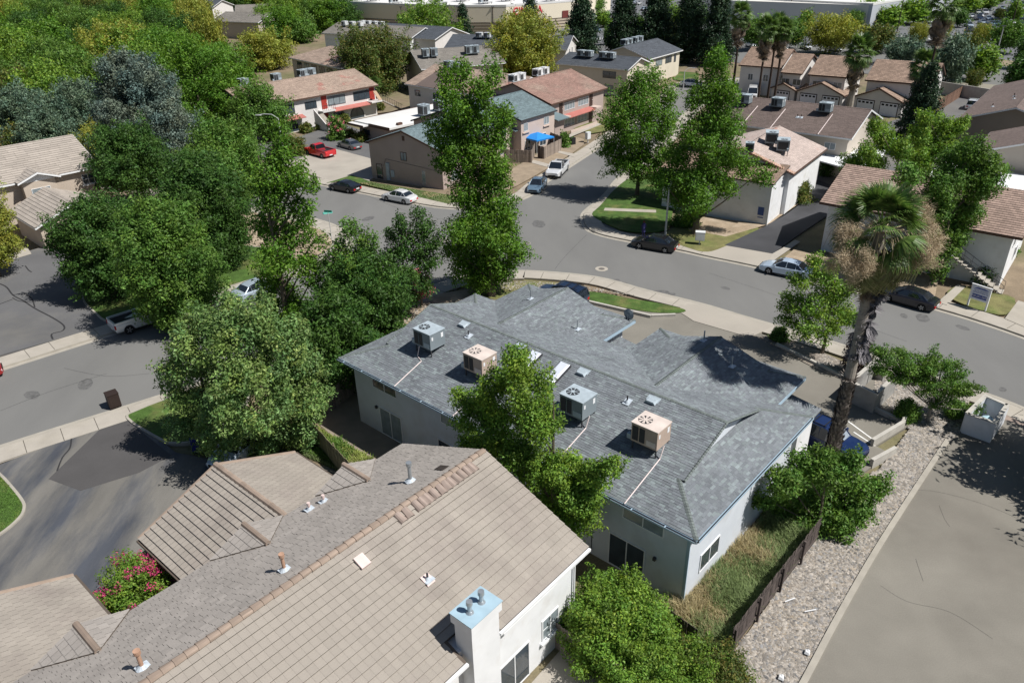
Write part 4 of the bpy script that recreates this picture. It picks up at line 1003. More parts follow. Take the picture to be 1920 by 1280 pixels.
stair(red, -.7, -.6, 2.6, 1.0, 2.7, 12, m_conc)
units(red, 5.2, .33, L, Wd, (1.6, 3.3, 8.2, 10.0), ['white domed air conditioner nearest the gable peak of the red roof', 'second white domed unit behind the red shingle ridge', 'third unit behind the middle of the red shingle ridge', 'unit furthest along behind the red shingle ridge'], 'white', 'rear', group='units behind the red shingle ridge', off=.12)

# arched mansion
A, az, L, Wd = hset((466, 203), (709.8, 159.4), 5.2, .33, (670.4, 128), az=43.4)
mans = house('arched_apartments', 'long off-white two-storey apartments with arched lower windows and red doors', A, az, L, Wd, 5.2, .33, ('gable', 'gable'), m_offw, m_under, fascia=m_brtrim, tiles=SH(m_tansh), cat='apartments',
  wins=[('F', L-3.6, 3.1, 3.6, 1.5, dict(split=2, paneb=.6, frame=m_framed)), ('F', L-9.0, 3.1, 3.6, 1.5, dict(split=2, paneb=.6, frame=m_framed)), ('F', L-14.3, 3.2, 2.3, 1.2, dict(split=3, paneb=.2, frame=m_framed)), ('F', L-19.3, 3.1, 3.6, 1.5, dict(split=2, paneb=.6, frame=m_framed)), ('F', L-25, 3.1, 3.4, 1.5, dict(split=2, frame=m_framed)),
        ('F', L-5.0, .1, 3.0, 2.0, dict(split=0, arch=True, frame=m_framed)), ('F', L-8.9, .1, 3.0, 2.0, dict(split=0, arch=True, frame=m_framed)), ('F', L-18.8, .1, 3.4, 2.0, dict(split=0, arch=True, frame=m_framed))],
  doors=[('F', L-11.6, 2.75, 1.1, 2.2, m_reddoor), ('F', L-11.6, .1, 1.1, 2.2, m_reddoor), ('F', L-1.3, 2.75, 1.1, 2.2, m_reddoor)])
b = MB()
for (xa, xb) in ((L-10.4, L-2.6), (L-21, L-16.2)): b.slab([(xa, -.7, 2.3), (xb, -.7, 2.3), (xb, .5, 2.65), (xa, .5, 2.65)], .1)
b.cur = 0; b.build('awning', m_awn, mans, kind='stuff')
b = MB(); b.box(L-13.0, L-10.4, -1.0, .5, 2.45, 2.7); b.build('landing', m_offw, mans)
b = MB(); b.box(L-2.6, L-.2, -1.0, .5, 2.45, 2.7); b.build('corner_landing', m_offw, mans)
b = MB()
for q in range(8): b.box(L-13.0+q*.36, L-12.96+q*.36, -1.0, -.96, 2.7, 3.6)
b.box(L-13.0, L-10.4, -1.0, -.96, 3.56, 3.62); b.build('railing', m_framed, mans, kind='stuff')
st = MB()                                                # curved outside stair
for i in range(13):
    f = i/13; a = rad(200+80*f); r0, r1 = 1.4, 2.7; cx, cy = L-12.8, -3.6
    p = [(cx+r*math.cos(a+q), cy+r*math.sin(a+q)+2.2*f*0) for r, q in ((r0, 0), (r1, 0), (r1, .14), (r0, .14))]
    st.prism([(L-14.6+.0*i, -4.6+i*.28), (L-13.1, -4.6+i*.28), (L-13.1, -4.3+i*.28), (L-14.6, -4.3+i*.28)], .18*i+.02, .18*(i+1)+.05)
st.build('stair', m_conc, mans, kind='stuff')
b = MB(); b.box(L-14.75, L-14.62, -4.7, -1, .0, 1.2); b.hexa([(L-14.9, -4.8, 0), (L-14.75, -4.8, 0), (L-14.75, -1, 0), (L-14.9, -1, 0), (L-14.9, -4.8, .9), (L-14.75, -4.8, .9), (L-14.75, -1, 3.4), (L-14.9, -1, 3.4)]); b.build('stair_wall', m_offw, mans)
b = MB(); b.hexa([(L-.9, -.9, 2.75), (L-.2, -.9, 2.75), (L-.2, -.8, 2.75), (L-.9, -.8, 2.75), (L-1.8, -.6, 4.4), (L-1.1, -.6, 4.4), (L-1.1, -.5, 4.4), (L-1.8, -.5, 4.4)]); b.build('leaning_board', M('tan_board', (.52, .38, .26), var=.1), mans)
b = MB()
b.hexa([(L, -.9, 2.45), (L, .1, 2.45), (L+4.6, .1, 0), (L+4.6, -.9, 0), (L, -.9, 2.7), (L, .1, 2.7), (L+4.6, .1, .2), (L+4.6, -.9, .2)]); b.build('side_stair', m_conc, mans)
b = MB()
for q in range(9): x = L+.5*q; z = 2.6-.53*q*.5*1.05; b.box(x, x+.04, -.93, -.89, max(z, .1), max(z, .1)+.95)
b.hexa([(L, -.93, 3.5), (L, -.89, 3.5), (L+4.4, -.89, 1.1), (L+4.4, -.93, 1.1), (L, -.93, 3.56), (L, -.89, 3.56), (L+4.4, -.89, 1.16), (L+4.4, -.93, 1.16)]); b.build('side_railing', m_framed, mans, kind='stuff')
units(mans, 5.2, .33, L, Wd, (L-22, L-15.8, L-10.5, L-8.8), ['pale air conditioner at the tree end of the arched apartments roof', 'second pale unit behind the red-tinted ridge', 'grey unit lower behind the ridge of the arched apartments', 'pale unit nearest the open end behind the long tan ridge'], 'grey', 'rear', off=.15, group='units behind the long tan ridge')

# brown shingled apartments with three rooftop units
A, az, L, Wd = hset((1387.5, 234.4), (1597, 260.5), 5.2, .33, (1623.5, 204.4), az=128.4, ext=(6, 0))
brn = house('brown_apartments', 'tan stucco apartments with plain dark brown shingle roof and white rake boards', A, az, L, Wd, 5.2, .33, ('gable', 'gable'), m_greyst, m_under, tiles=SH(m_brsh), cat='apartments',
  wins=[('F', L-12, 3.4, 2.2, 1.1, dict(paneb=1)), ('F', L-7, 3.4, 2.2, 1.1, dict(paneb=1)), ('F', L-2.6, 3.4, 1.4, .9, dict(paneb=1)), ('F', L-11, .9, 1.2, 1.3, dict(paneb=0)), ('F', L-16, 3.4, 2.2, 1.1, dict())])
units(brn, 5.2, .33, L, Wd, (L-16.3, L-11.6, L-5.2), ['grey air conditioner at tree end of the plain brown roof', 'middle grey air conditioner casting shadow on the brown roof', 'grey air conditioner nearest the white rake of the brown roof'], 'grey', 'front', group='units on the brown roof', off=.30, size=1.05)
for x in (L-14.4, L-10.5, L-4.2):
    b = MB(); b.tube([(x, y, 5.2+.33*y+.05) for y in (5.0, -.02)], .045, 5); b.build('condensate_line', m_pvc, brn)
for x in (L-8.2, L-7.7): vent_pipe(brn, x, 3.4, 5.2+.33*3.4, .45, .05, m_brndoor, .33, False)

# tiled two-wing house on the left
A, az, L, Wd = hset((20, 345), (181.5, 308.6), 5.2, .4, (150.9, 250), az=44.2, ext=(22, 0))
lh = house('tan_tiled_house', 'beige two-storey house with long striped tan tile roof beside dark trees', A, az, L, Wd, 5.2, .4, ('gable', 'gable'), M('beige_stucco', (.47, .40, .33), var=.06, scale=.8), m_tileb, tiles=(1.2, .42, .055, m_lhtile, .1), tilename='roof_tile',
  wins=[('F', L-1.2, 3.3, 2.0, 1.2, dict(split=2, bars=1, sill=True, paneb=0)), ('F', L-7.0, 3.0, 2.0, 1.5, dict(split=1, sill=True, paneb=1)), ('F', L-14.6, 2.6, 1.9, 1.3, dict(split=1, sill=True, paneb=1))])
# projecting window bays with little gables
for xc_b in (L-7.0, L-15.0):
    b = MB(); b.box(xc_b-1.7, xc_b+1.7, -.55, .5, 2.2, 5.1); b.build('bay_wall', MATS['beige_stucco'], lh)
    pa = [(xc_b-2.2, 2.2, 5.25), (xc_b-2.2, -1.0, 5.25), (xc_b, -1.0, 6.1), (xc_b, 2.2, 6.1)]; pb = [(xc_b+2.2, -1.0, 5.25), (xc_b+2.2, 2.2, 5.25), (xc_b, 2.2, 6.1), (xc_b, -1.0, 6.1)]
    rb = MB(); rb.slab(pa, .1); rb.slab(pb, .1); g_ = rb.build('bay_roof', m_tileb, lh); tx = MB()
    for q in (pa, pb): addmb(tx, courses([(p[0], p[1], p[2]+.01) for p in q], 1.0, .42, .055, jit=.1))
    tx.build('roof_tile', [m_lhtile, m_butt], g_, kind='stuff')
    b = MB()
    for s in (-1, 1): b.hexa([(xc_b+s*2.25, -1.06, 5.08), (xc_b+s*2.25, -1.02, 5.08), (xc_b, -1.02, 5.93), (xc_b, -1.06, 5.93), (xc_b+s*2.25, -1.06, 5.26), (xc_b+s*2.25, -1.02, 5.26), (xc_b, -1.02, 6.12), (xc_b, -1.06, 6.12)])
    b.face([(xc_b-1.7, -.56, 5.08), (xc_b+1.7, -.56, 5.08), (xc_b, -.56, 5.85)]); b.build('barge_board', m_frame, g_, kind='stuff')
    window(lh, 'F', xc_b, 2.9, 2.0, 1.4, (0, L, -.555, 1), split=1, sill=True, paneb=1)
for xx in (L-12.2, L-11.5): vent_pipe(lh, xx, 2.3, 5.2+.4*2.3+.05, .25, .06, m_frame, .4, True)
# its garage wing
gc = np.array(G(60, 400, 3.6)); d_ = dirv(134.2)
Ag, azg, Lg, Wg_ = hset((24, 405), (66, 428), 2.7, .4, (88, 348), az=131.5)
p0 = G(66, 428, 2.7)
gl = 11.0; Ag = (p0[0]-dirv(131.5)[0]*7.6, p0[1]-dirv(131.5)[1]*7.6)
lg = house('garage_wing', 'beige garage wing with striped tan tile roof in front of two-storey house', (G(66, 428, 2.7)[0]-dirv(133)[0]*8.6, G(66, 428, 2.7)[1]-dirv(133)[1]*8.6), 133, 8.6, 8.6, 2.7, .4, ('gable', 'gable'), MATS['beige_stucco'], m_tileb, tiles=(1.2, .42, .06, m_lhtile, .1), tilename='roof_tile', cat='garage')

# mauve gabled house at the corner and its staggered terrace
zeP, slP = 4.9, .33; PL = np.array(G(684, 266, zeP)); azP = 38.5; dP = np.array(dirv(azP)); rP = np.array((dP[1], -dP[0]))
_a, _b = np.array(G(701, 334)), np.array(G(812, 352)); _d = (_b-_a)/np.linalg.norm(_b-_a); azP = math.degrees(math.atan2(_d[0], _d[1]))-90; rP = _d; dP = np.array((-_d[1], _d[0])); print('corner az', azP)
WdP = 12.4; AP = PL+rP*WdP
pk = house('corner_house', 'mauve stucco house at the corner with wide gable and teal-grey shingles', tuple(AP), azP, 11.5, WdP, zeP, slP, ('gable', 'gable'), m_pinkst, m_under, over=.35, fascia=m_brtrim, tiles=SH(m_teal),
   wins=[('L', WdP/2+.2, 3.0, 1.0, 1.1, dict(frame=m_brtrim, paneb=.9)), ('L', WdP*.27, .2, .7, 1.9, dict(split=0, frame=m_pinklt, paneb=1)), ('F', 3, 3.2, 1.6, 1.1, dict()), ('F', 8, 3.2, 1.6, 1.1, dict()), ('F', 3, .6, 1.6, 1.2, dict()), ('L', WdP*.86, .1, 1.0, 2.0, dict(split=0, frame=m_brtrim, paneb=0))])
b = MB(); b.box(.18, .345, WdP*.72, WdP*.76, 0.1, 2.4); b.box(.2, .345, WdP*.66, WdP*.7, .6, 1.5); b.build('meter_cabinet', m_acgt, pk, kind='stuff')
b = MB(); b.tube([(.33, WdP*.80, 1.9), (.33, WdP*.76, 2.9), (.33, WdP*.3, 2.5), (.33, WdP*.05, 2.2)], .02, 5); b.build('conduit', m_framed, pk)
b = MB(); b.box(.3, .348, WdP/2-.18, WdP/2+.18, 5.6, 6.2); b.build('gable_vent', m_brtrim, pk)
A, az, L, Wd = hset((977.5, 226.3), (1030.6, 204.4), 5.0, .33, (966.6, 173), az=39)
tr2 = house('terrace_house', 'pink terrace house with teal-grey roof behind the blue canopy fence', A, az, L, Wd, 5.0, .33, ('gable', 'gable'), m_pinklt, m_under, over=.3, fascia=m_framed, tiles=SH(m_teal), wins=[('F', 1.4, 3.2, 1.0, 1.2, dict(paneb=1)), ('F', 6.5, 3.3, 1.3, 1.1, dict(paneb=.5)), ('F', 5.6, .3, 1.6, 1.8, dict(paneb=0)), ('F', 1.8, .5, 1.3, 1.3, dict(paneb=0))])
for (x, z_) in ((1.4, 2.95), (6.5, 3.0)):
    b = MB(); b.box(x-.8, x+.8, .1, .3, z_, z_+.14); b.build('window_ledge', m_pinklt, tr2)
d_ = np.array(dirv(az)); r_ = np.array((d_[1], -d_[0]))
A3 = np.array(A)-d_*7.6+r_*(-1.4)
tr3 = house('terrace_house', 'pink terrace house half hidden by the tall street tree', tuple(A3), az, 7.2, Wd, 4.7, .33, ('gable', 'gable'), m_pinklt, m_under, over=.3, fascia=m_framed, tiles=SH(m_teal), wins=[('F', 5.6, 3.0, 1.2, 1.2, dict(paneb=.5)), ('F', 5.4, .4, 1.5, 1.5, dict(paneb=0)), ('F', 2, 3.0, 1.2, 1.2, dict(paneb=.5))])
pp = np.array(A)+d_*L
for (t_, x0, x1) in ((tr2, L-.2, L+2.8), (tr3, 7.1, 9.2)):
    b = MB(); b.slab([(x0, -.3 if t_ is tr2 else -.6, 3.5), (x1, -.3 if t_ is tr2 else -.6, 3.5), (x1, 3.2, 4.2), (x0, 3.2, 4.2)], .14); rr_ = b.build('porch_roof', m_teal, t_)
    b = MB(); b.box(x0+.3, x1-.3, .5, 3, -.1, 3.5); b.build('porch_wall', m_pinkst, t_)
p = wpt(tr2, -.5, 6, 0); ac_unit('grey', 'grey unit beside teal terrace roof next to the red gable', (p[0], p[1], 6.2), rot2(d_))
p = wpt(pk, 14.5, 9, 0)

# flat white-roofed block beside the court
P1 = np.array(G(664, 226, 3.0)); d_ = np.array(dirv(44)); Lf = 27.0; r_ = np.array((d_[1], -d_[0]))
fl = thing('flat_roofed_block', 'low block with flat white roof between the court and mauve house', 'building', (*(P1+r_*9.0), 0), rot2(d_))
b = MB(); b.prism([(.6, .5), (Lf, .5), (Lf, 8.6), (.6, 8.6)], -.1, 2.7); b.build('wall', m_pinkst, fl)
b = MB(); b.box(0, Lf, 0, 9, 2.7, 3.0); b.box(-1.1, 0, 5.2, 9.4, 2.62, 2.8); fr_ = b.build('roof', m_whroof, fl)
b = MB(); b.box(-.05, 0, 0, 5.2, 2.55, 3.05); b.box(-.05, Lf, 9.0, 9.08, 2.6, 3.06); b.box(-1.15, -1.1, 5.2, 9.4, 2.5, 2.85); b.build('fascia', m_brtrim, fr_)
window(fl, 'L', 6.8, .9, 1.8, .9, (.6, Lf, .5, 8.6), paneb=0, frame=m_framed)
for i, (x, y) in enumerate(((9.2, 2.6), (13.4, 3.6))):
    p = wpt(fl, x, y); ac_unit('greysmall', ['tall grey condenser on flat white roof nearer the gable', 'tall grey condenser on flat white roof nearer the tree'][i], (p[0], p[1], 3.0), fl.rotation_euler[2], 'condensers on the flat white roof', 1.6)
b = MB(); b.box(2.0, 2.9, .4, .9, 3.0, 3.35); b.build('roof_hatch', m_brtrim, fl)

# white stucco house behind the street trees (north-east corner)
zeN, slN = 5.0, .33; AN = np.array(G(1488, 326, zeN)); azN = 36; dN = np.array(dirv(azN)); lN = np.array((-dN[1], dN[0]))
lo_, hi_ = 2, 12
for _ in range(40):
    m = (lo_+hi_)/2
    if (np.array(G(1399, 273, zeN+slN*m))-AN)@lN > m: lo_ = m
    else: hi_ = m
WdN = 2*lo_
ne = house('white_corner_house', 'white stucco house with pale pink roof beside the black driveway', tuple(AN), azN, 13, WdN, zeN, slN, ('gable', 'gable'), m_stucW, m_under, over=.5, fascia=m_brtrim, tiles=SH(m_pinkr))
b = MB()
for s in (0, 1):
    y0_, y1_ = (0, WdN/2) if s == 0 else (WdN, WdN/2)
    n_ = 26
    for i in range(n_):
        f = i/n_; y_ = y0_+(y1_-y0_)*f; z_ = zeN+slN*min(y_, WdN-y_)
        b.tube([(-.35, y_, z_+.05), (.35, y_, z_+.05)], .10, 6)
b.build('rake_tile', M('brown_barrel_tile', (.42, .27, .20), var=.2, isl=.15), ne, kind='stuff')
fbw = MB(); base = np.array(G(1437, 424)); q = base-AN; bx, by = q@dN, q@lN
fbw.prism([(bx, by), (bx, by+12.5), (.6, by+12.5), (.6, by)], -.1, 4.7); fbw.build('front_wall', m_stucW, ne)
b = MB(); sl4 = [(bx-.3, by+12.8, 4.75), (bx-.3, by-.25, 4.75), (.9, by-.25, 5.6), (.9, by+12.8, 5.6)]; b.slab(sl4, .12); r2 = b.build('lower_roof', m_under, ne)
courses([(p[0], p[1], p[2]+.005) for p in sl4], .45, .3, .04, jit=.2).build('roof_tile', [m_pktile, m_butt], r2, kind='stuff')
b = MB(); b.box(bx-.04, bx-.004, by+.5, by+1.15, 1.1, 2.0); b.box(bx-.03, bx-.004, by+.5, by+1.1, .8, .9); b.build('wall_sign', M('blue_notice', (.06, .10, .26), var=.1), ne)
b = MB(); b.box(bx-.04, bx-.004, by+4.8, by+5.9, 3.0, 3.25); b.build('wall_grille', m_framed, ne)
window(ne, 'L', by+10.7, .7, 2.4, 1.5, (bx, 1, by, by+12.5), paneb=.4, frame=m_framed)
b = MB(); b.box(bx-.06, bx+.03, by-.03, by+.05, 0, 4.7); b.build('downpipe', m_frame, ne)
for i, (x, y, lb) in enumerate(((5.2, 4.5, 'pale blue unit in roof well of the white corner house, left one'), (4.6, 2.9, 'pale blue unit in roof well of the white corner house, right one'), (-.6, 5.0, 'small beige unit at the gable of the white corner house'))):
    p = wpt(ne, x, y); ac_unit('grey' if i < 2 else 'greysmall', lb, (p[0], p[1], zeN+slN*y+.15), ne.rotation_euler[2]+.3, 'units on the white corner house', 1.1 if i < 2 else 1.0)

# white tiled apartments on the right
A, az, L, Wd = hset((1537, 379), (1918, 446), 5.0, .36, (1920, 352), az=129.5, hw=6.4)
wr = house('white_tiled_apartments', 'white two-storey apartments with pinkish tile roof and outside stair', A, az, L, Wd, 5.0, .36, ('gable', 'gable'), m_stucW, m_under, over=.7, fascia=m_brtrim, tiles=(.42, .32, .05, M('pink_brown_tile', (.31, .225, .185), var=.12, scale=.6, isl=.2, fine=.1), 0.0), tilename='roof_tile', cat='apartments',
   wins=[('R', 3.0, 3.2, 1.0, .9, dict(paneb=0)), ('R', 6.5, 1.0, 1.4, 1.2, dict(paneb=0)), ('F', 8, 3.2, 1.8, 1.1, dict())], doors=[('F', L-7.2, .1, 1.5, 2.1, m_brndoor), ('F', 4, .1, 1.0, 2.1, m_brndoor)])
b = MB(); b.box(L-9.5, L-4.6, -1.0, .7, 2.4, 2.6); b.build('balcony', m_stucW, wr)
b = MB(); b.box(L-8.6, L-4.9, .2, .69, 2.75, 4.75); b.build('upper_recess', m_dark, wr)
def stair2(x0, x1, y0, z1, n):
    b = MB()
    for i in range(n):
        xa = x0+(x1-x0)*i/n; b.box(xa, xa+(x1-x0)/n*1.15, y0, y0+1.1, z1*(1-i/n)-.1, z1*(1-i/n)-.02)
    b.build('stair', m_conc, wr, kind='stuff')
    b = MB(); 
    for yy in (y0, y0+1.1):
        b.tube([(x0, yy, z1+.95), (x1, yy, .95)], .025, 5); b.tube([(x0, yy, z1+.1), (x1, yy, .1)], .03, 5)
        for i in range(7): x = x0+(x1-x0)*i/6; z = z1*(1-i/6); b.tube([(x, yy, z), (x, yy, z+.95)], .015, 4)
    b.tube([(L-7.0, y0, 3.5), (x0, y0, 3.5)], .025, 5); b.tube([(L-7.0, y0, 2.6), (L-7.0, y0, 3.5)], .02, 5)
    b.build('railing', m_framed, wr, kind='stuff')
stair2(L-4.6, L-.2, -1.1, 2.5, 11)
for (quad, lb) in (([(1533, 301), (1559, 272), (1660, 282), (1640, 330)], 'white metal carport roof beside the brown apartments'), ([(1740, 330), (1765, 303), (1990, 340), (1990, 384)], 'white metal carport roof behind the tiled apartments')):
    pts = W(quad, 2.7); c = np.mean(pts, axis=0); t = thing('carport', lb, 'carport', (c[0], c[1], 0)); pts = [(p[0]-c[0], p[1]-c[1]) for p in pts]
    b = MB(); b.prism(pts, 2.6, 2.75); b.build('roof', M('white_metal_roof', (.78, .79, .80), rough=.5, var=.05, scale=.3), t)
    for p in pts:
        b = MB(); q = np.array(p)*.94; b.box(q[0]-.06, q[0]+.06, q[1]-.06, q[1]+.06, 0, 2.6); b.build('post', m_frame, t)
# right-hand brown complex
d218 = np.array(dirv(218)); P = np.array(G(1797, 222, 4.6))
ra = house('brown_roofed_house', 'dark brown roofed house beside the lane with the white car', tuple(P-d218*30), 218, 30, 13, 4.6, .33, ('gable', 'gable'), m_brown, m_under, tiles=SH(m_brsh))
for (x, y) in ((25, 3.2), (21, 5.2), (18.5, 4.9)): vent_pipe(ra, x, y, 4.6+.33*y, .5, .06, m_brndoor, .33, False)
d38 = np.array(dirv(38)); r38 = np.array((d38[1], -d38[0])); P2 = np.array(G(1826, 284, 4.6)); A2 = P2+r38*15
rbh = house('brown_gabled_house', 'tan gabled house with brown roof and white rake boards at frame edge', tuple(A2), 38, 12, 15, 4.6, .33, ('gable', 'gable'), m_greyst, m_under, tiles=SH(m_brsh))
b = MB(); b.box(.46, .497, 7.2, 7.8, 5.6, 6.2); b.build('gable_vent', m_brtrim, rbh)

# far houses
def far(name, label, ea, eb, rpx, wall, roofm, az=None, hw=None, ends=('gable', 'gable'), ext=(0, 0), ze=5.2, wins=(), cat='house', tile=True, group=None, nu=(), sl=.33, unitkind='grey'):
    A, az_, L, Wd = hset(ea, eb, ze, sl, rpx, az=az, hw=hw, ext=ext)
    t = house(name, label, A, az_, L, Wd, ze, sl, ends, wall, m_under, tiles=(.9, .45, .03, roofm, .4) if tile else None, wins=wins, cat=cat, group=group)
    return t, L, Wd
t, L, Wd = far('charcoal_roofed_apartments', 'cream apartments with charcoal roof just behind the red shingle roof', (1042, 119), (1153, 138), (1187, 107), m_cream, m_dksh, az=128, wins=[('F', 12.5, 3.2, 3.0, 1.3, dict(frame=m_framed)), ('F', 12.5, .6, 2.0, 1.3, dict(frame=m_framed))], cat='apartments')
units(t, 5.2, .33, L, Wd, (4.2, 6.0, 9.4, 11.2), ['first grey unit from the left on charcoal roof behind red roof', 'second grey unit on the charcoal roof behind red roof', 'third grey unit on the charcoal roof behind red roof', 'fourth grey unit on the charcoal roof behind red roof'], 'grey', 'front', off=.35, group='units on the charcoal roof behind the red roof')
t, L, Wd = far('charcoal_gabled_apartments', 'cream apartments with charcoal gable roof in front of the tall dark redwoods', (1219, 111), (1281, 94), (1240, 70), m_cream, m_dksh, az=37, wins=[('F', 5.2, 3.2, 3.0, 1.4, dict(frame=m_framed)), ('F', 9.8, 3.2, 3.0, 1.4, dict(frame=m_framed)), ('F', 13, 3.0, 1.0, 1.8, dict(split=0, frame=m_framed))], cat='apartments')
units(t, 5.2, .33, L, Wd, (2.0, 3.8, 6.5, 8.6), ['grey unit by the gable peak in front of the redwoods', 'second grey unit behind the ridge in front of the redwoods', 'third grey unit behind the ridge in front of the redwoods', 'fourth grey unit behind the ridge in front of the redwoods'], 'grey', 'rear', off=.12, group='units behind the ridge in front of the redwoods')
t, L, Wd = far('long_charcoal_roofed_apartments', 'pale apartments under long charcoal roof close to the cream store', (832, 90), (1060, 96), (1085, 67), m_offw, m_dksh, az=106, wins=[('F', 2, 3.2, 2.0, 1.2, dict()), ('R', 5, 3.2, .8, 1.6, dict(split=0, paneb=0)), ('R', 8, 3.2, .8, 1.6, dict(split=0, paneb=0))], cat='apartments')
units(t, 5.2, .33, L, Wd, (7.5, 9.5, 22, 24, L-14, L-12), ['unit on long charcoal roof, first of six from its left end', 'unit on long charcoal roof, second of six from its left end', 'unit on long charcoal roof, third of six', 'unit on long charcoal roof, fourth of six', 'unit on long charcoal roof, fifth of six', 'unit on long charcoal roof, nearest its gable end'], 'white', 'front', off=.3, group='units on the long charcoal roof', size=1.0)
t, L, Wd = far('grey_roofed_apartments', 'apartments with wide warm grey roof carrying four boxy units', (790, 130), (880, 123), (925, 88), m_greyst, m_grsh, hw=8, cat='apartments', ext=(0, 8))
units(t, 5.2, .33, L, Wd, (2.2, 4.0, 11.5, 13.0), ['boxy grey unit on warm grey roof, first from its left edge', 'boxy grey unit on warm grey roof, second from its left edge', 'boxy grey unit on warm grey roof, third from its left edge', 'boxy grey unit on warm grey roof, furthest from its left edge'], 'greysmall', 'front', off=.45, group='boxy units on the warm grey roof', size=1.5)
t, L, Wd = far('hipped_tan_house', 'tan shingled hip-roofed apartments behind the arched apartments', (541, 108), (622, 130), (576, 79), m_greyst, m_tansh, az=140, ends=('hip', 'hip'), cat='apartments', wins=[('F', 4+3.5*i, 3.0, 2.2, 1.6, dict(frame=m_framed)) for i in range(5)])
t, L, Wd = far('patched_roof_apartments', 'white and brown apartments with patched pinkish roof behind the white flat roof', (758, 157), (930, 188), (803, 119), m_offw, m_tansh, az=134, cat='apartments', wins=[('F', 3, 3.2, 1.8, 1.2, dict()), ('F', 8, 3.2, 1.8, 1.2, dict()), ('F', 4, .4, 1.8, 1.4, dict(paneb=0)), ('R', 5, 3.4, 1.4, 1.0, dict(paneb=0))])
units(t, 5.2, .33, L, Wd, (5.0, 7.5), ['grey unit on the brown patch of the pinkish roof', 'pale unit right of the brown patch on pinkish roof'], 'grey', 'front', off=.12, group='units on the patched pinkish roof', size=1.0)
b = MB(); b.slab([(3.0, -.02, 5.23), (8.6, -.02, 5.23), (8.6, 5.6, 5.23+.33*5.6), (3.0, 5.6, 5.23+.33*5.6)], .02); b.build('brown_patch', m_brsh, t)
# white and dark houses towards the store
t, L, Wd = far('white_gabled_house', 'white walled house with several rooftop units behind the yellow-green tree', (603, 62), (668, 90), (640, 52), m_stucW, m_grsh, az=125, hw=6.5)
units(t, 5.2, .33, L, Wd, (5, 8, 11), ['unit on white walled house roof, left of three', 'unit on white walled house roof, middle of three', 'unit on white walled house roof, right of three'], 'white', 'front', off=.3, group='units on the white walled house', size=1.0)
t, L, Wd = far('dark_hipped_house', 'blue-grey roofed house with cluster of rooftop units near the store', (655, 62), (690, 84), (700, 38), m_offw, m_dksh, az=128, hw=7, ext=(4, 8))
units(t, 5.2, .33, L, Wd, (5, 7.5, 10, 12.5), ['unit on blue-grey roof by the store, first of four', 'unit on blue-grey roof by the store, second of four', 'unit on blue-grey roof by the store, third of four', 'unit on blue-grey roof by the store, fourth of four'], 'white', 'front', off=.35, group='units on the blue-grey roof by the store', size=1.0)
far('grey_roofed_house', 'taupe gabled house with warm grey roof among far trees', (404, 40), (447, 48), (470, 27), m_greyst, m_grsh, az=118, hw=7, ext=(2, 0), wins=[('R', 7, 3, 1.2, 1.2, dict())])
far('grey_roofed_house', 'house with broad warm grey roof behind the taupe gabled house', (440, 28), (540, 24), (450, 8), m_offw, m_grsh, hw=8)
far('slate_roofed_house', 'house with small blue-black roof and white gable amid far treetops', (330, 14), (372, 18), (350, 2), m_offw, m_dksh, hw=7, az=110)
far('slate_roofed_house', 'far house with blue-black roof at the top left skyline of trees', (160, 8), (196, 10), (170, -2), m_offw, m_dksh, hw=7, az=110)
far('grey_roofed_house', 'small grey roof glimpsed between treetops far left', (96, 32), (120, 34), (105, 22), m_offw, m_grsh, hw=5, az=110)
far('tan_roofed_house', 'tan roof corner glimpsed between dense green crowns', (92, 92), (108, 98), (98, 76), m_greyst, m_tansh, hw=5, az=130)

# terrace of townhouses with garages
TWN = [((1385, 122), (1470, 126), (1500, 102), 'left end townhouse with pinkish tile roof behind three thin palms'), ((1464, 136), (1503, 139.5), (1541, 105), 'narrow townhouse between palm trunks with single garage in front'), ((1515, 140), (1588, 146), (1625, 110), 'middle townhouse with barrel tile roof and two garage doors in front'), ((1622, 150), (1748, 161), (1745, 120), 'right end townhouse with white gable wall facing the vacant lot')]
for i, (ea, eb, rp, lb) in enumerate(TWN):
    A, az_, L, Wd = hset(ea, eb, 5.3, .42, rp, az=126, hw=6.2)
    house('townhouse', lb, A, 126, L, Wd, 5.3, .42, ('gable', 'gable'), m_offw, m_under, over=.35, fascia=m_brtrim, tiles=(.38, .4, .06, m_pktile, 0), tilename='roof_tile', cat='townhouse', group='terrace of townhouses',
        wins=[('F', L*.25, 3.2, 1.5, 1.1, dict(paneb=.6)), ('F', L*.78, 3.2, 1.5, 1.1, dict(paneb=.6))] if i else [('F', 2.5, 2.6, 1.0, 1.2, dict()), ('F', 5.5, 2.6, 1.0, 1.2, dict()), ('F', 9, 3, 1.5, 1.2, dict())])
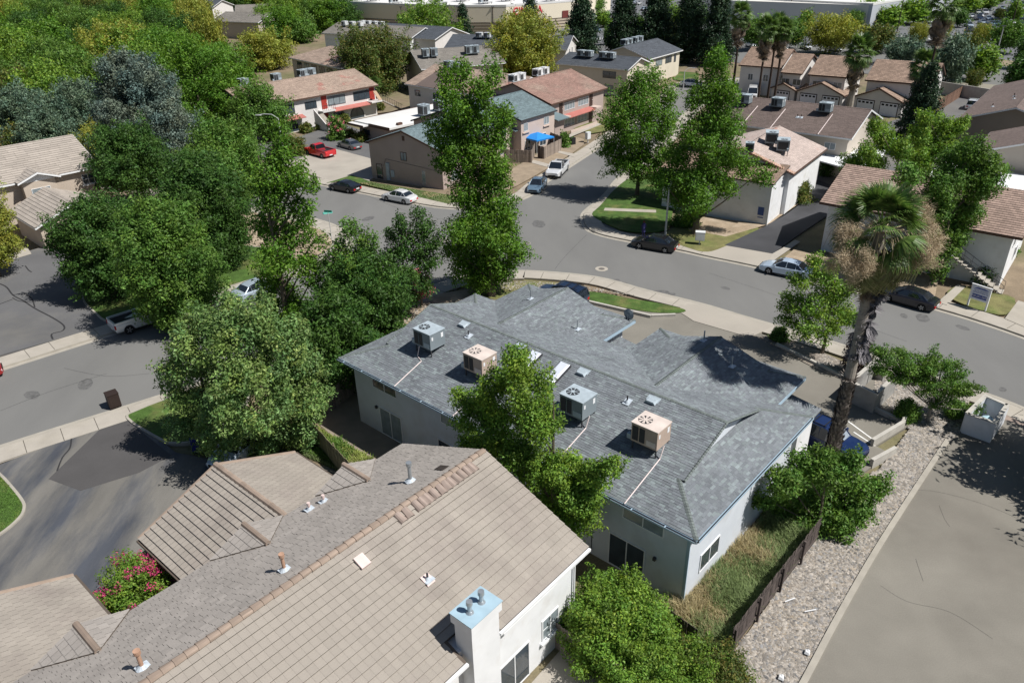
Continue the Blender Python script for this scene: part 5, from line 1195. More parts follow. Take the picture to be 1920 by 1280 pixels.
for i, (pl, pr_, nd, lb) in enumerate((((1446.8, 165), (1488, 170), 1, 'single white garage with tiled gable under palms'), ((1495.6, 171), (1579, 180), 2, 'double garage with two white doors and tiled gable between palms'), ((1602, 181.5), (1690, 193), 2, 'double garage with two white doors beside the dark conifer'))):
    a_, b_ = np.array(G(*pl, 2.5)), np.array(G(*pr_, 2.5)); dd = b_-a_; Wg = float(np.linalg.norm(dd))+.5; dd /= np.linalg.norm(dd); azg = math.degrees(math.atan2(dd[0], dd[1]))-90
    d_ = np.array(dirv(azg))
    gg = house('garage', lb, tuple(b_+dd*.4), azg, 6.0, Wg+.3, 2.5, .42, ('gable', 'gable'), m_offw, m_under, over=.3, fascia=m_brtrim, tiles=(.38, .4, .06, m_pktile, 0), tilename='roof_tile', cat='garage', group='garages in front of the townhouses')
    for k in range(nd):
        yc = (Wg+.3)*(.5 if nd == 1 else (.27 if k == 0 else .73)); w = 2.5 if nd == 1 else min(2.9, Wg*.36)
        b = MB(); b.box(.25, .296, yc-w/2-.12, yc+w/2+.12, 0, 2.25); fr_ = b.build('garage_door', m_brndoor, gg); b = MB(); b.box(.2, .246, yc-w/2, yc+w/2, 0, 2.1)
        b.build('door_panel', m_whdoor, fr_); b = MB()
        for j in range(4): yy = yc-w*.36+w*.24*j; b.box(.19, .197, yy-w*.08, yy+w*.08, 1.65, 1.95)
        b.build('door_window', m_dark, fr_, kind='stuff')
# the two stores
m_crw = M('cream_store_wall', (.70, .63, .50), var=.04, scale=.1); m_crl = M('taupe_store_wall', (.46, .39, .30), var=.04, scale=.1)
def store(name, label, base_px, hgt, wall, band=None, back=80, z_band=5):
    pts = [np.array(G(*p)) for p in base_px]; o = pts[0]; t = thing(name, label, 'store', (o[0], o[1], 0))
    f = pts[-1]-pts[0]; nb = np.array((-f[1], f[0])); nb /= np.linalg.norm(nb)
    if nb[1] < 0: nb = -nb
    poly = [tuple(p-o) for p in pts]+[tuple(pts[-1]+nb*back-o), tuple(pts[0]+nb*back-o)]
    b = MB(); b.prism(poly, -.1, hgt); b.build('wall', wall, t)
    b = MB(); c = np.mean(poly, axis=0); b.prism([tuple(c+(np.array(p)-c)*.995) for p in poly], hgt, hgt+.05); rr = b.build('roof', m_whroof, t)
    b = MB()
    for i in range(len(poly)):
        p, q = np.array(poly[i]), np.array(poly[(i+1) % len(poly)]); d = (q-p)/np.linalg.norm(q-p); n = np.array((-d[1], d[0]))
        if (c-p)@n < 0: n = -n
        b.prism([tuple(p-n*.05), tuple(q-n*.05), tuple(q+n*.5), tuple(p+n*.5)], hgt+.003, hgt+.6)
    b.build('parapet', m_whroof, t)
    if band:
        b = MB()
        for i in range(len(pts)-1):
            p, q = pts[i]-o, pts[i+1]-o; d = (q-p)/np.linalg.norm(q-p); n = np.array((d[1], -d[0]))
            for (z0, z1, off) in [(0, z_band, .06)]: b.prism([tuple(p+n*.004), tuple(q+n*.004), tuple(q+n*off), tuple(p+n*off)], z0, z1)
        b.build('lower_wall_band', band, t); b = MB()
        for i in range(len(pts)-1):
            p, q = pts[i]-o, pts[i+1]-o; d = (q-p)/np.linalg.norm(q-p); n = np.array((d[1], -d[0]))
            for k in range(4): z = z_band*(1-k*.27); b.prism([tuple(p+n*.07), tuple(q+n*.07), tuple(q+n*.12), tuple(p+n*.12)], z-.08, z+.08)
        b.build('wall_stripe', m_brndoor, t, kind='stuff')
    return t, o, pts
H1 = hz((877, 63), (877, 13))
sa, oA, ptsA = store('cinema_building', 'cream flat-roofed store block with dark stripes behind the charcoal roofs', [(560, 46), (700, 55), (775, 60), (845, 63), (877, 64), (898, 64), (950, 64), (1073, 52)], H1, m_crw, m_crl, back=70, z_band=H1*.42)
def text(name, body, size, mat, parent, loc, rot, ext=.02):
    cu = bpy.data.curves.new(name, 'FONT'); cu.body = body; cu.size = size; cu.extrude = ext; cu.align_x = 'CENTER'; cu.align_y = 'CENTER'
    o = bpy.data.objects.new(name, cu); C.objects.link(o); dg = bpy.context.evaluated_depsgraph_get(); me = bpy.data.meshes.new_from_object(o.evaluated_get(dg)); bpy.data.objects.remove(o)
    me.materials.clear(); me.materials.append(mat); n = link(name, me, parent, loc); n.rotation_euler = rot; return n
m_redl = M('red_letters', (.62, .03, .06), rough=.5, var=.05)
p, q = ptsA[-2], ptsA[-1]; d = (q-p)/np.linalg.norm(q-p); ang = rot2(d); c = p+d*8.5+np.array((d[1], -d[0]))*.1-oA
text('sign_lettering', 'CINEMA', 3.2, m_redl, sa, (c[0], c[1], H1*.80), (rad(90), 0, ang), .1)
for k, s in enumerate((24,)):
    c = p+d*s+np.array((d[1], -d[0]))*.1-oA; b = MB(); b.box(-1.3, 1.3, -.1, .0, -1.1, 1.1); o = b.build('wall_sign', M('brown_red_sign', (.16, .04, .035), var=.1), sa, (c[0], c[1], H1*.55)); o.rotation_euler = (0, 0, ang)
for k in range(9):
    g_ = np.array(G(700+k*42, 3+(k % 2)*5, H1))
    tt = ac_unit('white', 'rooftop plant box on the white roof of the cream store', (g_[0], g_[1], H1+.1), ang, 'plant boxes on the cream store roof', 2.6)
H2 = hz((1628, 56), (1636, 10))
m_bluew = M('blue_grey_store_wall', (.40, .42, .46), var=.05, scale=.1)
sb, oB, ptsB = store('grey_superstore', 'long blue-grey store with white roof beyond the palms', [(1300, 36), (1358, 37), (1628, 57)], H2, m_bluew, None, back=75)
p, q = ptsB[1], ptsB[2]; d = (q-p)/np.linalg.norm(q-p); ang = rot2(d); nb = np.array((d[1], -d[0]))
c = p+d*1.5+nb*.1-oB; text('sign_lettering', 'HOBBY LOBBY', 1.9, M('orange_red_letters', (.55, .08, .04), rough=.5, var=.05), sb, (c[0], c[1], H2*.80), (rad(90), 0, ang), .1)
Lb = np.linalg.norm(q-p); c = p+d*Lb*.86+nb*.1-oB
b = MB(); b.box(-2.8, 2.8, -.12, 0, -1.0, 1.0); o = b.build('green_sign', M('lime_sign', (.35, .55, .06), rough=.5, var=.05), sb, (c[0], c[1], H2*.82)); o.rotation_euler = (0, 0, ang)
b = MB(); b.box(-2.0, 2.0, -.2, -.12, -.35, .45); s_ = b.build('sign_emblem', M('dark_green_emblem', (.02, .09, .02), var=.1), o)
for k in range(1, 7):
    c = p+d*Lb*k/7+nb*.02-oB; b = MB(); b.box(-.35, .35, -.14, 0, 0, H2); o = b.build('pilaster', m_bluew, sb, (c[0], c[1], 0)); o.rotation_euler = (0, 0, ang)
# its sunlit front with brick gabled entrance
E_ = [np.array(G(*x)) for x in ((1628, 57), (1695, 38), (1745, 24), (1810, 6))]
d2 = (E_[2]-E_[0])/np.linalg.norm(E_[2]-E_[0]); a2 = rot2(d2); n2 = np.array((d2[1], -d2[0])); LE = float(np.linalg.norm(E_[3]-E_[0]))
fr2 = thing('store_front', 'sunlit white store front with brick piers and gabled leaf sign', 'store', (*(E_[0]+d2*.2), 0), a2)
b = MB(); b.box(0, LE, .0, 60, 0, H2-.01); b.build('wall', M('sunlit_store_wall', (.62, .60, .56), var=.04, scale=.1), fr2)
m_brick = M('red_brown_brick', (.28, .13, .10), var=.15, scale=.5)
s0 = float((E_[1]-E_[0])@d2)-6
for (xa, xb) in ((s0-1.6, s0), (s0+9.5, s0+11.1), (s0+22, s0+23.5), (s0+33, s0+34.5)):
    b = MB(); b.box(xa, xb, -1.6, -.004, 0, H2*.98); b.build('brick_pier', m_brick, fr2)
b = MB(); n = 0; b.hexa([(s0, -1.5, H2*.62), (s0+9.5, -1.5, H2*.62), (s0+9.5, -.01, H2*.62), (s0, -.01, H2*.62), (s0+.3, -1.5, H2*1.0), (s0+9.2, -1.5, H2*1.0), (s0+9.2, -.01, H2), (s0+.3, -.01, H2)])
b.prism([(s0, -1.5), (s0+9.5, -1.5), (s0+9.5, -.01), (s0, -.01)], H2+.003, H2+.6); b.build('entrance_gable', m_stucW, fr2)
b = MB(); b.face([(s0+1.4, -1.53, H2*.72), (s0+3.6, -1.53, H2*.74), (s0+4.2, -1.53, H2*.93), (s0+2.4, -1.53, H2*.88)]); b.build('leaf_emblem', M('leaf_green', (.10, .16, .02), var=.1), fr2)
b = MB(); b.box(s0+4.8, s0+8.4, -1.54, -1.5, H2*.72, H2*.93); b.build('sign_panel', M('yellow_green_panel', (.45, .48, .12), var=.2, scale=3), fr2)
b = MB(); b.box(s0, s0+9.5, -1.0, -.005, 0, H2*.6); b.build('entrance_glass', m_pane, fr2)
b = MB(); b.box(s0+24, s0+32, -.3, -.005, H2*.25, H2*.6); b.build('shop_window', m_pane, fr2)
for k in range(3):
    g_ = np.array(G(1600+k*16, -3, H2)); ac_unit('white', 'dark plant box on the roof of the blue-grey store', (g_[0], g_[1], H2+.1), ang, 'plant boxes on the blue-grey store roof', 2.6)
# far roofs along the top edge
for (px, w, dd_, h, col, lb) in ((1440, 90, 40, 8, m_whroof, 'pale flat-roofed store beyond the far car park'), (1120, 60, 30, 6, m_greyst, 'low tan building beyond the redwoods')):
    g_ = G(px, -14); t = thing('far_building', lb, 'building', (g_[0], g_[1], 0), rad(-15)); b = MB(); b.box(-w/2, w/2, 0, dd_, 0, h); b.build('wall', m_greyst, t); b = MB(); b.box(-w/2-.3, w/2+.3, -.3, dd_+.3, h, h+.5); b.build('roof', col, t)
# ------------------------------------------------------------------ trees and plants
def leafmat(name, col, isl2, trans=.28, var=.25):
    return M(name, col, rough=.55, var=var, scale=.8, isl=.35, isl2=isl2, trans=trans, tint=True, spec=.25)
m_lf_sweet = leafmat('sweetgum_leaf', (0.084, 0.182, 0.019), (0.139, 0.252, 0.032))
m_lf_dark = leafmat('dark_green_leaf', (0.048, 0.109, 0.021), (0.078, 0.156, 0.030))
m_lf_mid = leafmat('mid_green_leaf', (0.089, 0.178, 0.030), (0.147, 0.246, 0.047))
m_lf_bright = leafmat('bright_green_leaf', (0.127, 0.230, 0.032), (0.209, 0.301, 0.042))
m_lf_silver = leafmat('silver_maple_leaf', (0.127, 0.213, 0.058), (0.253, 0.346, 0.127))
m_lf_yel = leafmat('yellow_green_leaf', (0.232, 0.262, 0.043), (0.317, 0.305, 0.061))
m_lf_blue = leafmat('blue_pine_needle', (0.104, 0.146, 0.116), (0.171, 0.220, 0.177), trans=.12)
m_lf_teal = leafmat('grey_green_leaf', (0.091, 0.146, 0.091), (0.146, 0.201, 0.134), trans=.15)
m_lf_rw = leafmat('redwood_needle', (0.022, 0.051, 0.024), (0.043, 0.076, 0.032), trans=.1)
m_lf_hedge = leafmat('hedge_leaf', (0.079, 0.122, 0.024), (0.207, 0.171, 0.049))
m_bark = M('grey_brown_bark', (.13, .105, .08), var=.3, scale=6, bump=.5, bscale=20)
m_barkl = M('pale_bark', (.26, .24, .21), var=.25, scale=6)
m_barkd = M('dark_bark', (.05, .035, .028), var=.3, scale=6)

def rand_unit(n, rng):
    v = rng.normal(size=(n, 3)); return v/np.linalg.norm(v, axis=1, keepdims=True)
KLEAF = 3.3
def leaf_tris(cent, nrm, size, rng, asp=.72):
    n = len(cent); r = rand_unit(n, rng); a = np.cross(nrm, r); a /= np.linalg.norm(a, axis=1, keepdims=True)+1e-9; b = np.cross(nrm, a)
    s = size[:, None]; V = np.stack([cent-a*s*1.05-b*s*asp*.35, cent+a*s*.25-b*s*asp*.9+nrm*s*.12, cent+a*s*.8+b*s*asp], 1).reshape(-1, 3)
    return V, np.arange(n*3).reshape(n, 3)
def clumps_to_mesh(name, CC, CR, per, leaf, mat, rng, flat=.75, up=.35, tintvar=.22, core=(0, 0, 0), shell=.55, pal=None, spike=.45, px=0.05):
    """CC clump centres, CR clump radii; leaves sit mostly on the shell of each clump facing outwards and up; px = metres per picture pixel there"""
    CC = np.array(CC); CR = np.array(CR); cen = CC.mean(0)-np.array([0, 0, .6]); AX = CC-cen; AX /= np.linalg.norm(AX, axis=1, keepdims=True)+1e-6; AX += rng.normal(size=AX.shape)*.35; AX[:, 2] += .15; AX /= np.linalg.norm(AX, axis=1, keepdims=True)
    tw = rng.random(len(CC)) < spike; CC = np.concatenate([CC, CC[tw]+AX[tw]*CR[tw, None]*1.35]); CR = np.concatenate([CR, CR[tw]*.42]); AX = np.concatenate([AX, AX[tw]])
    s0 = max(leaf*.92, 1.05*px); n = len(CC); cnt = np.maximum(5, (KLEAF*min(1.25, max(.8, per/95))*(CR/s0)**2).astype(int)); idx = np.repeat(np.arange(n), cnt); m = len(idx)
    d = rand_unit(m, rng); rr = (shell+(1-shell)*rng.random(m)**.6)*np.where(rng.random(m) < .12, 1.25, 1.0)
    P = CC[idx]+d*rr[:, None]*CR[idx, None]*np.array([1, 1, flat])
    P += AX[idx]*((d*AX[idx]).sum(1)*rr*CR[idx]*.45)[:, None]; P += rng.normal(size=(m, 3))*s0*.8
    nr = d*.75+rng.normal(size=(m, 3))*.55; nr[:, 2] += up; nr /= np.linalg.norm(nr, axis=1, keepdims=True)
    V, Q = leaf_tris(P, nr, s0*(.65+.7*rng.random(m)), rng)
    t = 1+tintvar*(rng.random(n)*2-1); hue = 1+.5*tintvar*(rng.random(n)*2-1)
    T = np.stack([t*hue, t, t*(2-hue)], 1)[idx]; T = np.repeat(T, 3, axis=0)
    return np_mesh(name, V, Q, mat, T)
def branch_tree(rng, h, th, prof, nb, up=.5, clump=.55, dens=1.0, jit=.25, side=1.0):
    """skeleton: trunk + branches; returns clump centres, radii, branch polylines. prof(f)->radius for f in 0..1 over the crown height"""
    CC, CR, BR = [], [], []; ga = rng.random()*6.28
    for i in range(nb):
        f = (i+.5)/nb; f = min(max(f+rng.normal()*.02, 0), 1); ga += 2.4+rng.normal()*.35
        R = prof(f)*(1+jit*(rng.random()*2-1)); z1 = th+(h-th)*f; rise = up*R*(.6+.8*rng.random())
        z0 = max(z1-rise*.8-R*.25, th*.75); dx, dy = math.cos(ga), math.sin(ga)
        pts = []
        for k in range(5):
            s = k/4; pts.append((dx*R*s+rng.normal()*.05*R*s, dy*R*s+rng.normal()*.05*R*s, z0+(z1-z0)*s**1.4+(.12*R*s)))
        BR.append(pts)
        nc = max(2, int(dens*R/clump*1.6))
        for j in range(nc):
            s = .25+.75*((j+rng.random())/nc)**.8; k = min(int(s*4), 3); fr = s*4-k; p = np.array(pts[k])*(1-fr)+np.array(pts[k+1])*fr
            sp = side*R*.30*(1-.3*s); p = p+np.array([-dy, dx, 0])*rng.normal()*sp+np.array([0, 0, rng.normal()*.16*R+.05])
            CC.append(p); CR.append(clump*(.65+.7*rng.random()))
        CC.append(np.array(pts[-1])); CR.append(clump*.6)
    for j in range(3): CC.append(np.array([rng.normal()*.15, rng.normal()*.15, h-.25*j*clump*2-clump*.3])); CR.append(clump*(.55+.15*j))
    return CC, CR, BR
def trunk_mesh(rng, h, th, r, BR, mat, lean=(0, 0), k=7):
    b = MB(); n = 6; b.tube([(lean[0]*i/n+rng.normal()*.04*min(i, 1), lean[1]*i/n+rng.normal()*.04*min(i, 1), -.1+(h*.93)*i/n) for i in range(n+1)], [r*(1-.88*i/n)*(1.25 if i == 0 else 1) for i in range(n+1)], k)
    for p in BR[::max(1, len(BR)//22)]: b.tube([p[0] if i == 0 else q for i, q in enumerate(p)][:4], [r*.32, r*.24, r*.16, r*.07], 4, caps=False)
    return b.mesh('trunk', mat)
PROF = {
    'column': lambda R: (lambda f: R*(1.0-.15*abs(f-.35))*(1-.75*f**3.0)*(.75+.25*min(1, f*6))),
    'cone': lambda R: (lambda f: R*(1-f)**.8*(.8+.2*min(1, f*8))+.12),
    'round': lambda R: (lambda f: R*math.sqrt(max(0.03, 1-(2*f-.75)**2/1.65))),
    'dome': lambda R: (lambda f: R*(math.sqrt(max(0.02, 1-f*f))*.95+.05)),
    'umbrella': lambda R: (lambda f: R*(.35+.65*f)*(1 if f < .85 else .85)),
}
TCACHE = {}
def tree(name, label, base, h, R, style, mat, cat='tree', group=None, th=None, leaf=.13, per=70, nb=None, clump=None, up=.5, bark=None, cache=None, rz=None, flat=.75, jit=.25, world_pos=None, r=None, dens=1.0, lean=(0, 0), tintvar=.22, shell=.55, zup=.35):
    g = world_pos or G(*base); th = th if th is not None else h*.22; t = thing(name, label, cat, (g[0], g[1], 0), rz if rz is not None else random.uniform(0, 6.28), group)
    if cache and cache in TCACHE:
        cm, tm, h0, R0 = TCACHE[cache]
        o = link('crown', cm, t); o.scale = (R/R0, R/R0, h/h0); o = link('trunk', tm, t); o.scale = (R/R0, R/R0, h/h0); return t
    rng = np.random.default_rng(abs(hash(label)) % 1000 if False else (sum(map(ord, label))*7919+int(h*100)) % 100000)
    clump = clump or max(.38, R*.17); nb = nb or int(20+9*(h-th)/max(clump, .4)*.7)
    CC, CR, BR = branch_tree(rng, h, th, PROF[style](R), nb, up, clump, dens, jit)
    if lean != (0, 0): CC = [c+np.array([lean[0]*c[2]/h, lean[1]*c[2]/h, 0]) for c in CC]
    cm = clumps_to_mesh('crown', CC, CR, per, leaf, mat, rng, flat=flat, tintvar=tintvar, shell=shell, up=zup, px=pxm(g, 4)*1.875)
    tm = trunk_mesh(rng, h, th, r or max(.09, h*.016), BR, bark or m_bark, lean)
    if cache: TCACHE[cache] = (cm, tm, h, R)
    link('crown', cm, t); link('trunk', tm, t); return t

def lobe_tree(name, label, base, lobes, mat, leaf=.12, per=95, clump=.5, th=1.5, bark=None, flat=.85, zup=.35, tintvar=.24, cat='tree', dens=1.0, r=None, yr=.6, shell=.5, plane=(0, 1)):
    """crown surveyed lobe by lobe: (px, py, radius px) seen round a trunk; depth spread about the trunk"""
    g = G(*base); rng = np.random.default_rng(sum(map(ord, label)) % 9999); t = thing(name, label, cat, (g[0], g[1], 0)); CC, CR, BR = [], [], []; top = 0
    for lb in lobes:
        px, py, rp = lb[:3]; dy = lb[3] if len(lb) > 3 else rng.normal()*rp*pxm(g, 4)*yr; d = ray(px, py); tt = (g[0]*plane[0]+g[1]*plane[1]+dy)/(d[0]*plane[0]+d[1]*plane[1]); P = np.array([d[0]*tt-g[0], d[1]*tt-g[1], CAM_H+d[2]*tt]); R = rp*pxm(g, 4)
        n = max(4, int(dens*6.2*(R/clump)**1.7)); v = rand_unit(n, rng); rr = (.45+.55*rng.random(n)**.5)*(R-clump*.35); Q = P+v*rr[:, None]*np.array([1, 1.15, .9]); Q[:, 2] = np.maximum(Q[:, 2], clump*.6)
        for q in Q: CC.append(q); CR.append(clump*(.6+.75*rng.random()))
        zc = max(P[2]-R*.5, th*.8); z0 = max(th*.8, zc-abs(P[0])*.8-.8); BR.append([(0, 0, min(z0, zc)), (P[0]*.4, P[1]*.4, z0+(zc-z0)*.45), (P[0]*.8, P[1]*.8, zc), (P[0], P[1], P[2])]); top = max(top, P[2])
    link('crown', clumps_to_mesh('crown', CC, CR, per, leaf, mat, rng, flat=flat, tintvar=tintvar, shell=shell, up=zup, px=pxm(g, 4)*1.875), t)
    link('trunk', trunk_mesh(rng, top, th, r or max(.12, top*.018), BR*1, bark or m_bark), t); return t
def rad_px(base, w): return pxm(G(*base), 3)*w          # crown radius from its half width in surveyed pixels

# near and street trees: (label, base px, top px, half width px, style, leaf material, options)
def T(label, base, top, hw_, style, mat, **k):
    h = hz(base, top); return tree(k.pop('name', 'tree'), label, base, h, rad_px(base, hw_), style, mat, **k)
st = dict(th=None)
lobe_tree('sweetgum_tree', 'tall narrow sweetgum at the street corner rising above the fourplex roof', (922, 556), [(865,134,20),(843,150,18),(929,138,16),(906,173,20),(855,197,34),(898,216,32),(945,224,22),(835,247,36),(886,255,36),(933,263,24),(863,294,38),(910,310,44),(838,306,20),(878,353,34),(930,333,32),(890,392,34),(933,392,28),(950,402,16),(870,431,32),(910,431,38),(949,427,22),(851,466,26),(890,470,42),(937,470,42),(972,472,20),(867,501,26),(910,501,42),(949,501,28),(898,522,22),(925,521,20)], m_lf_sweet, leaf=.13, per=90, clump=.6, th=2.0, zup=.3)
lobe_tree('sweetgum_tree', 'sweetgum on the lawn of the white corner house, beside the side street', (1194, 367), [(1215,150,26),(1180,162,20),(1248,180,22),(1165,192,26),(1205,200,36),(1148,225,24),(1190,240,38),(1236,230,32),(1145,270,24),(1185,285,36),(1232,280,34),(1160,310,24),(1200,315,28),(1238,318,26),(1252,345,14)], m_lf_sweet, leaf=.15, per=80, clump=.7, th=2.6)
lobe_tree('sweetgum_tree', 'tallest sweetgum in front of the white stucco corner house', (1303, 440), [(1345,122,24),(1332,160,30),(1362,180,22),(1310,190,20),(1335,222,38),(1292,245,20),(1368,240,26),(1320,272,40),(1270,290,26),(1372,285,26),(1340,318,38),(1290,330,32),(1252,330,20),(1398,318,20),(1430,330,16),(1310,368,32),(1272,362,28),(1242,350,14),(1355,350,22),(1300,398,20)], m_lf_sweet, leaf=.14, per=85, clump=.65, th=2.0)
lobe_tree('street_tree', 'small round street tree between two parked cars and the palm', (1540, 665), [(1527,492,14),(1500,530,20),(1543,520,26),(1570,548,22),(1490,570,26),(1530,572,32),(1577,590,24),(1474,598,12),(1508,612,26),(1550,618,24),(1594,548,14),(1598,600,14),(1560,500,10)], m_lf_bright, leaf=.10, per=95, clump=.38, th=2.2)
lobe_tree('sweetgum_tree', 'slim sweetgum of the row behind the fourplex, nearest the grey unit', (766, 592), [(785,402,11),(755,415,14),(790,430,20),(745,442,20),(770,465,30),(808,455,16),(740,480,20),(800,490,24),(825,442,7),(765,520,28),(735,510,16),(795,532,18),(770,556,18),(745,552,18)], m_lf_dark, leaf=.12, per=90, clump=.45, th=2.0)
lobe_tree('sweetgum_tree', 'dark sweetgum with open top left of the slim one, above the hidden driveway', (655, 660), [(655,432,15),(638,468,24),(682,455,20),(628,500,22),(665,500,30),(690,490,16),(650,540,36),(618,560,28),(690,540,24),(650,585,36),(620,610,30)], m_lf_mid, leaf=.12, per=90, clump=.5, th=1.5)
T('dense dark tree hugging the left end of the fourplex', (700, 668), (688, 478), 66, 'round', m_lf_dark, name='dense_tree', th=.8, clump=.6, leaf=.12, per=100, nb=64, up=.5)
T('lower dark tree by the garden fence at the left wall of the fourplex', (640, 730), (632, 560), 62, 'round', m_lf_dark, name='dense_tree', th=.6, clump=.6, leaf=.12, per=100, nb=56, up=.5)
lobe_tree('sweetgum_tree', 'tall columnar sweetgum by the sidewalk left of the green street sign', (548, 645), [(525,255,14),(515,290,22),(540,312,24),(500,330,26),(560,345,20),(520,370,38),(568,388,20),(588,350,9),(510,420,32),(558,438,34),(598,452,14),(520,480,40),(568,500,30),(508,520,22),(530,556,42),(588,530,16),(560,596,34),(512,596,28)], m_lf_sweet, leaf=.13, per=90, clump=.6, th=1.6)
T('broad dark evergreen above the dark green lawn', (405, 500), (395, 296), 66, 'round', m_lf_dark, name='evergreen_oak', th=1.6, clump=.85, leaf=.14, per=120, nb=70, up=.4)
T('light green broad tree behind the dark evergreen, left of the street lamp', (440, 390), (440, 232), 58, 'round', m_lf_mid, name='ash_tree', th=2, clump=.85, leaf=.16, per=110, nb=60, up=.5)
T('dark round tree with visible forked trunk on bare earth by the tiled house', (268, 390), (250, 243), 54, 'round', m_lf_dark, name='evergreen_oak', th=3.2, clump=.8, leaf=.15, per=110, nb=58, up=.45)
T('dark spreading tree casting its shadow on the west car park', (218, 552), (192, 378), 64, 'round', m_lf_dark, name='evergreen_oak', th=1.6, clump=.75, leaf=.13, per=120, nb=72, up=.4)
T('leafy bright-topped tree standing over the white parked truck', (345, 618), (325, 382), 64, 'round', m_lf_mid, name='maple_tree', th=1.8, clump=.75, leaf=.12, per=130, nb=84, up=.6, jit=.3)
lobe_tree('silver_maple', 'large silvery maple overhanging the garage roof and lower car park', (412, 850), [(430,578,24),(480,592,40),(390,612,36),(345,652,34),(450,650,64),(530,642,46),(556,700,44),(575,760,30),(372,720,58),(470,740,74),(536,780,48),(335,700,26),(352,790,30),(420,806,50),(500,818,44),(565,818,22),(392,838,26),(460,842,32),(600,738,14),(582,680,18)], m_lf_silver, leaf=.10, per=120, clump=.5, th=1.2, flat=1.0, zup=.6, tintvar=.3)
T('yellow-green tree at the left frame edge beside the garage wing', (0, 520), (-2, 330), 38, 'round', m_lf_yel, name='locust_tree', th=2.0, clump=.7, leaf=.12, per=110, nb=60, up=.4)
lobe_tree('maple_tree', 'bright tree between the two houses with branch reaching over the grey shingles', (1036, 1052), [(965,688,34),(925,735,42),(1000,738,40),(890,786,38),(955,806,52),(1015,796,36),(880,832,24),(930,850,40),(1000,868,48),(1058,885,42),(1036,935,46),(1085,925,38),(1112,880,26),(1146,868,16),(1068,970,34),(1104,955,20),(868,745,18)], m_lf_bright, leaf=.085, per=120, clump=.40, th=1.2, plane=(.67, .742), yr=.25, dens=1.15)
lobe_tree('sweetgum_tree', 'green tree right behind the palm crown, over the white tiled apartments', (1748, 530), [(1820,285,22),(1790,310,30),(1850,310,18),(1770,350,36),(1830,345,30),(1865,328,12),(1750,390,32),(1800,400,32),(1740,440,28),(1780,450,28),(1722,480,26),(1760,498,18),(1700,330,22),(1715,390,26)], m_lf_mid, leaf=.13, per=110, clump=.6, th=1.0, dens=1.5)
lobe_tree('maple_tree', 'green tree above the carports left of the brown roofed house', (1668, 378), [(1640,238,12),(1655,262,20),(1625,282,16),(1690,282,18),(1600,304,16),(1640,310,20),(1610,326,12)], m_lf_bright, leaf=.15, per=110, clump=.6, th=1.5, dens=1.5)
lobe_tree('maple_tree', 'green tree beside the lane in front of the dark conifer', (1756, 345), [(1735,222,12),(1760,236,20),(1725,255,20),(1790,246,14),(1745,280,26),(1775,276,18),(1715,290,18),(1802,232,8),(1730,310,20)], m_lf_bright, leaf=.15, per=110, clump=.6, th=1.2, dens=1.5)
T('dense dark conifer between the double garage and the vacant lot', (1712, 285), (1718, 118), 40, 'cone', m_lf_rw, name='conifer_tree', th=.6, clump=.6, leaf=.14, per=90, nb=80, up=-.05, flat=.5)
T('large blue-grey pine behind the tan tiled house', (292, 330), (262, 106), 78, 'dome', m_lf_blue, name='blue_pine', th=1.0, clump=.95, leaf=.15, per=130, nb=110, up=.5, jit=.2, tintvar=.3, shell=.3)
for i, (bx, tx, ty, w, lb) in enumerate(((60, 70, 165, 55, 'grey-green broad shrubby tree above the tiled roof, left one'), (160, 150, 160, 62, 'grey-green broad shrubby tree above the tiled roof, right one'), (100, 98, 205, 45, 'lower grey-green shrubby tree just behind the tiled ridge'))):
    T(lb, (bx, 268 if i < 2 else 285), (tx, ty), w, 'dome', m_lf_teal, name='grey_green_tree', th=.4, clump=.9, leaf=.15, per=110, nb=56, up=.3, group='grey-green trees behind the tiled house')
T('small yellowish shrub behind the left part of the tiled ridge', (45, 285), (48, 238), 30, 'dome', m_lf_hedge, name='shrub', cat='shrub', th=.1, clump=.6, leaf=.14, per=70, nb=26)
T('bright small tree between the tiled ridge end and blue pine', (195, 300), (185, 232), 30, 'round', m_lf_yel, name='small_tree', th=.8, clump=.6, leaf=.13, per=80, nb=34)
# dried grass mound at the left
T('bare tan bush at the left frame edge behind the tiled roof', (5, 275), (8, 232), 22, 'dome', M('straw_twig', (.36, .28, .17), var=.2, isl=.2, tint=True), name='dry_bush', cat='shrub', th=.1, clump=.5, leaf=.14, per=80, nb=20)
# big trees behind the arched apartments
for (bx, by, tx, ty, w, m, lb) in ((385, 250, 385, 70, 82, m_lf_sweet, 'huge dark sweetgum left of the arched apartments'), (330, 200, 330, 60, 62, m_lf_sweet, 'dark green tree behind the blue pine crown'), (495, 260, 492, 165, 40, m_lf_mid, 'narrow bright tree in front of the arched apartments gable'), (425, 175, 425, 85, 50, m_lf_sweet, 'rounded tree just left of the tan hipped roof'), (500, 130, 500, 62, 42, m_lf_yel, 'yellowish tree above the tan hipped roof corner'), (230, 180, 225, 45, 60, m_lf_yel, 'tall yellow-green tree behind the blue pine'), (555, 80, 555, 38, 36, m_lf_mid, 'mid green tree between taupe house and white walled house'), (590, 60, 600, 30, 30, m_lf_dark, 'dark small tree left of the white walled house')):
    T(lb, (bx, by), (tx, ty), w, 'round', m, th=1.6, clump=1.1, leaf=.22, per=80, nb=50, up=.6, jit=.35)
T('olive tree in front of the cream store, taller than the roofs', (702, 170), (705, 55), 66, 'round', m_lf_hedge, th=1.5, clump=1.0, leaf=.2, per=90, nb=56)
T('bright green tree hiding the middle of the cream store', (805, 90), (805, 5), 46, 'round', m_lf_bright, th=1.0, clump=1.1, leaf=.26, per=70, nb=46)
T('yellow-green tree standing between the charcoal roofs', (980, 150), (982, 30), 64, 'round', m_lf_yel, th=1.5, clump=1.1, leaf=.22, per=90, nb=60, tintvar=.35)
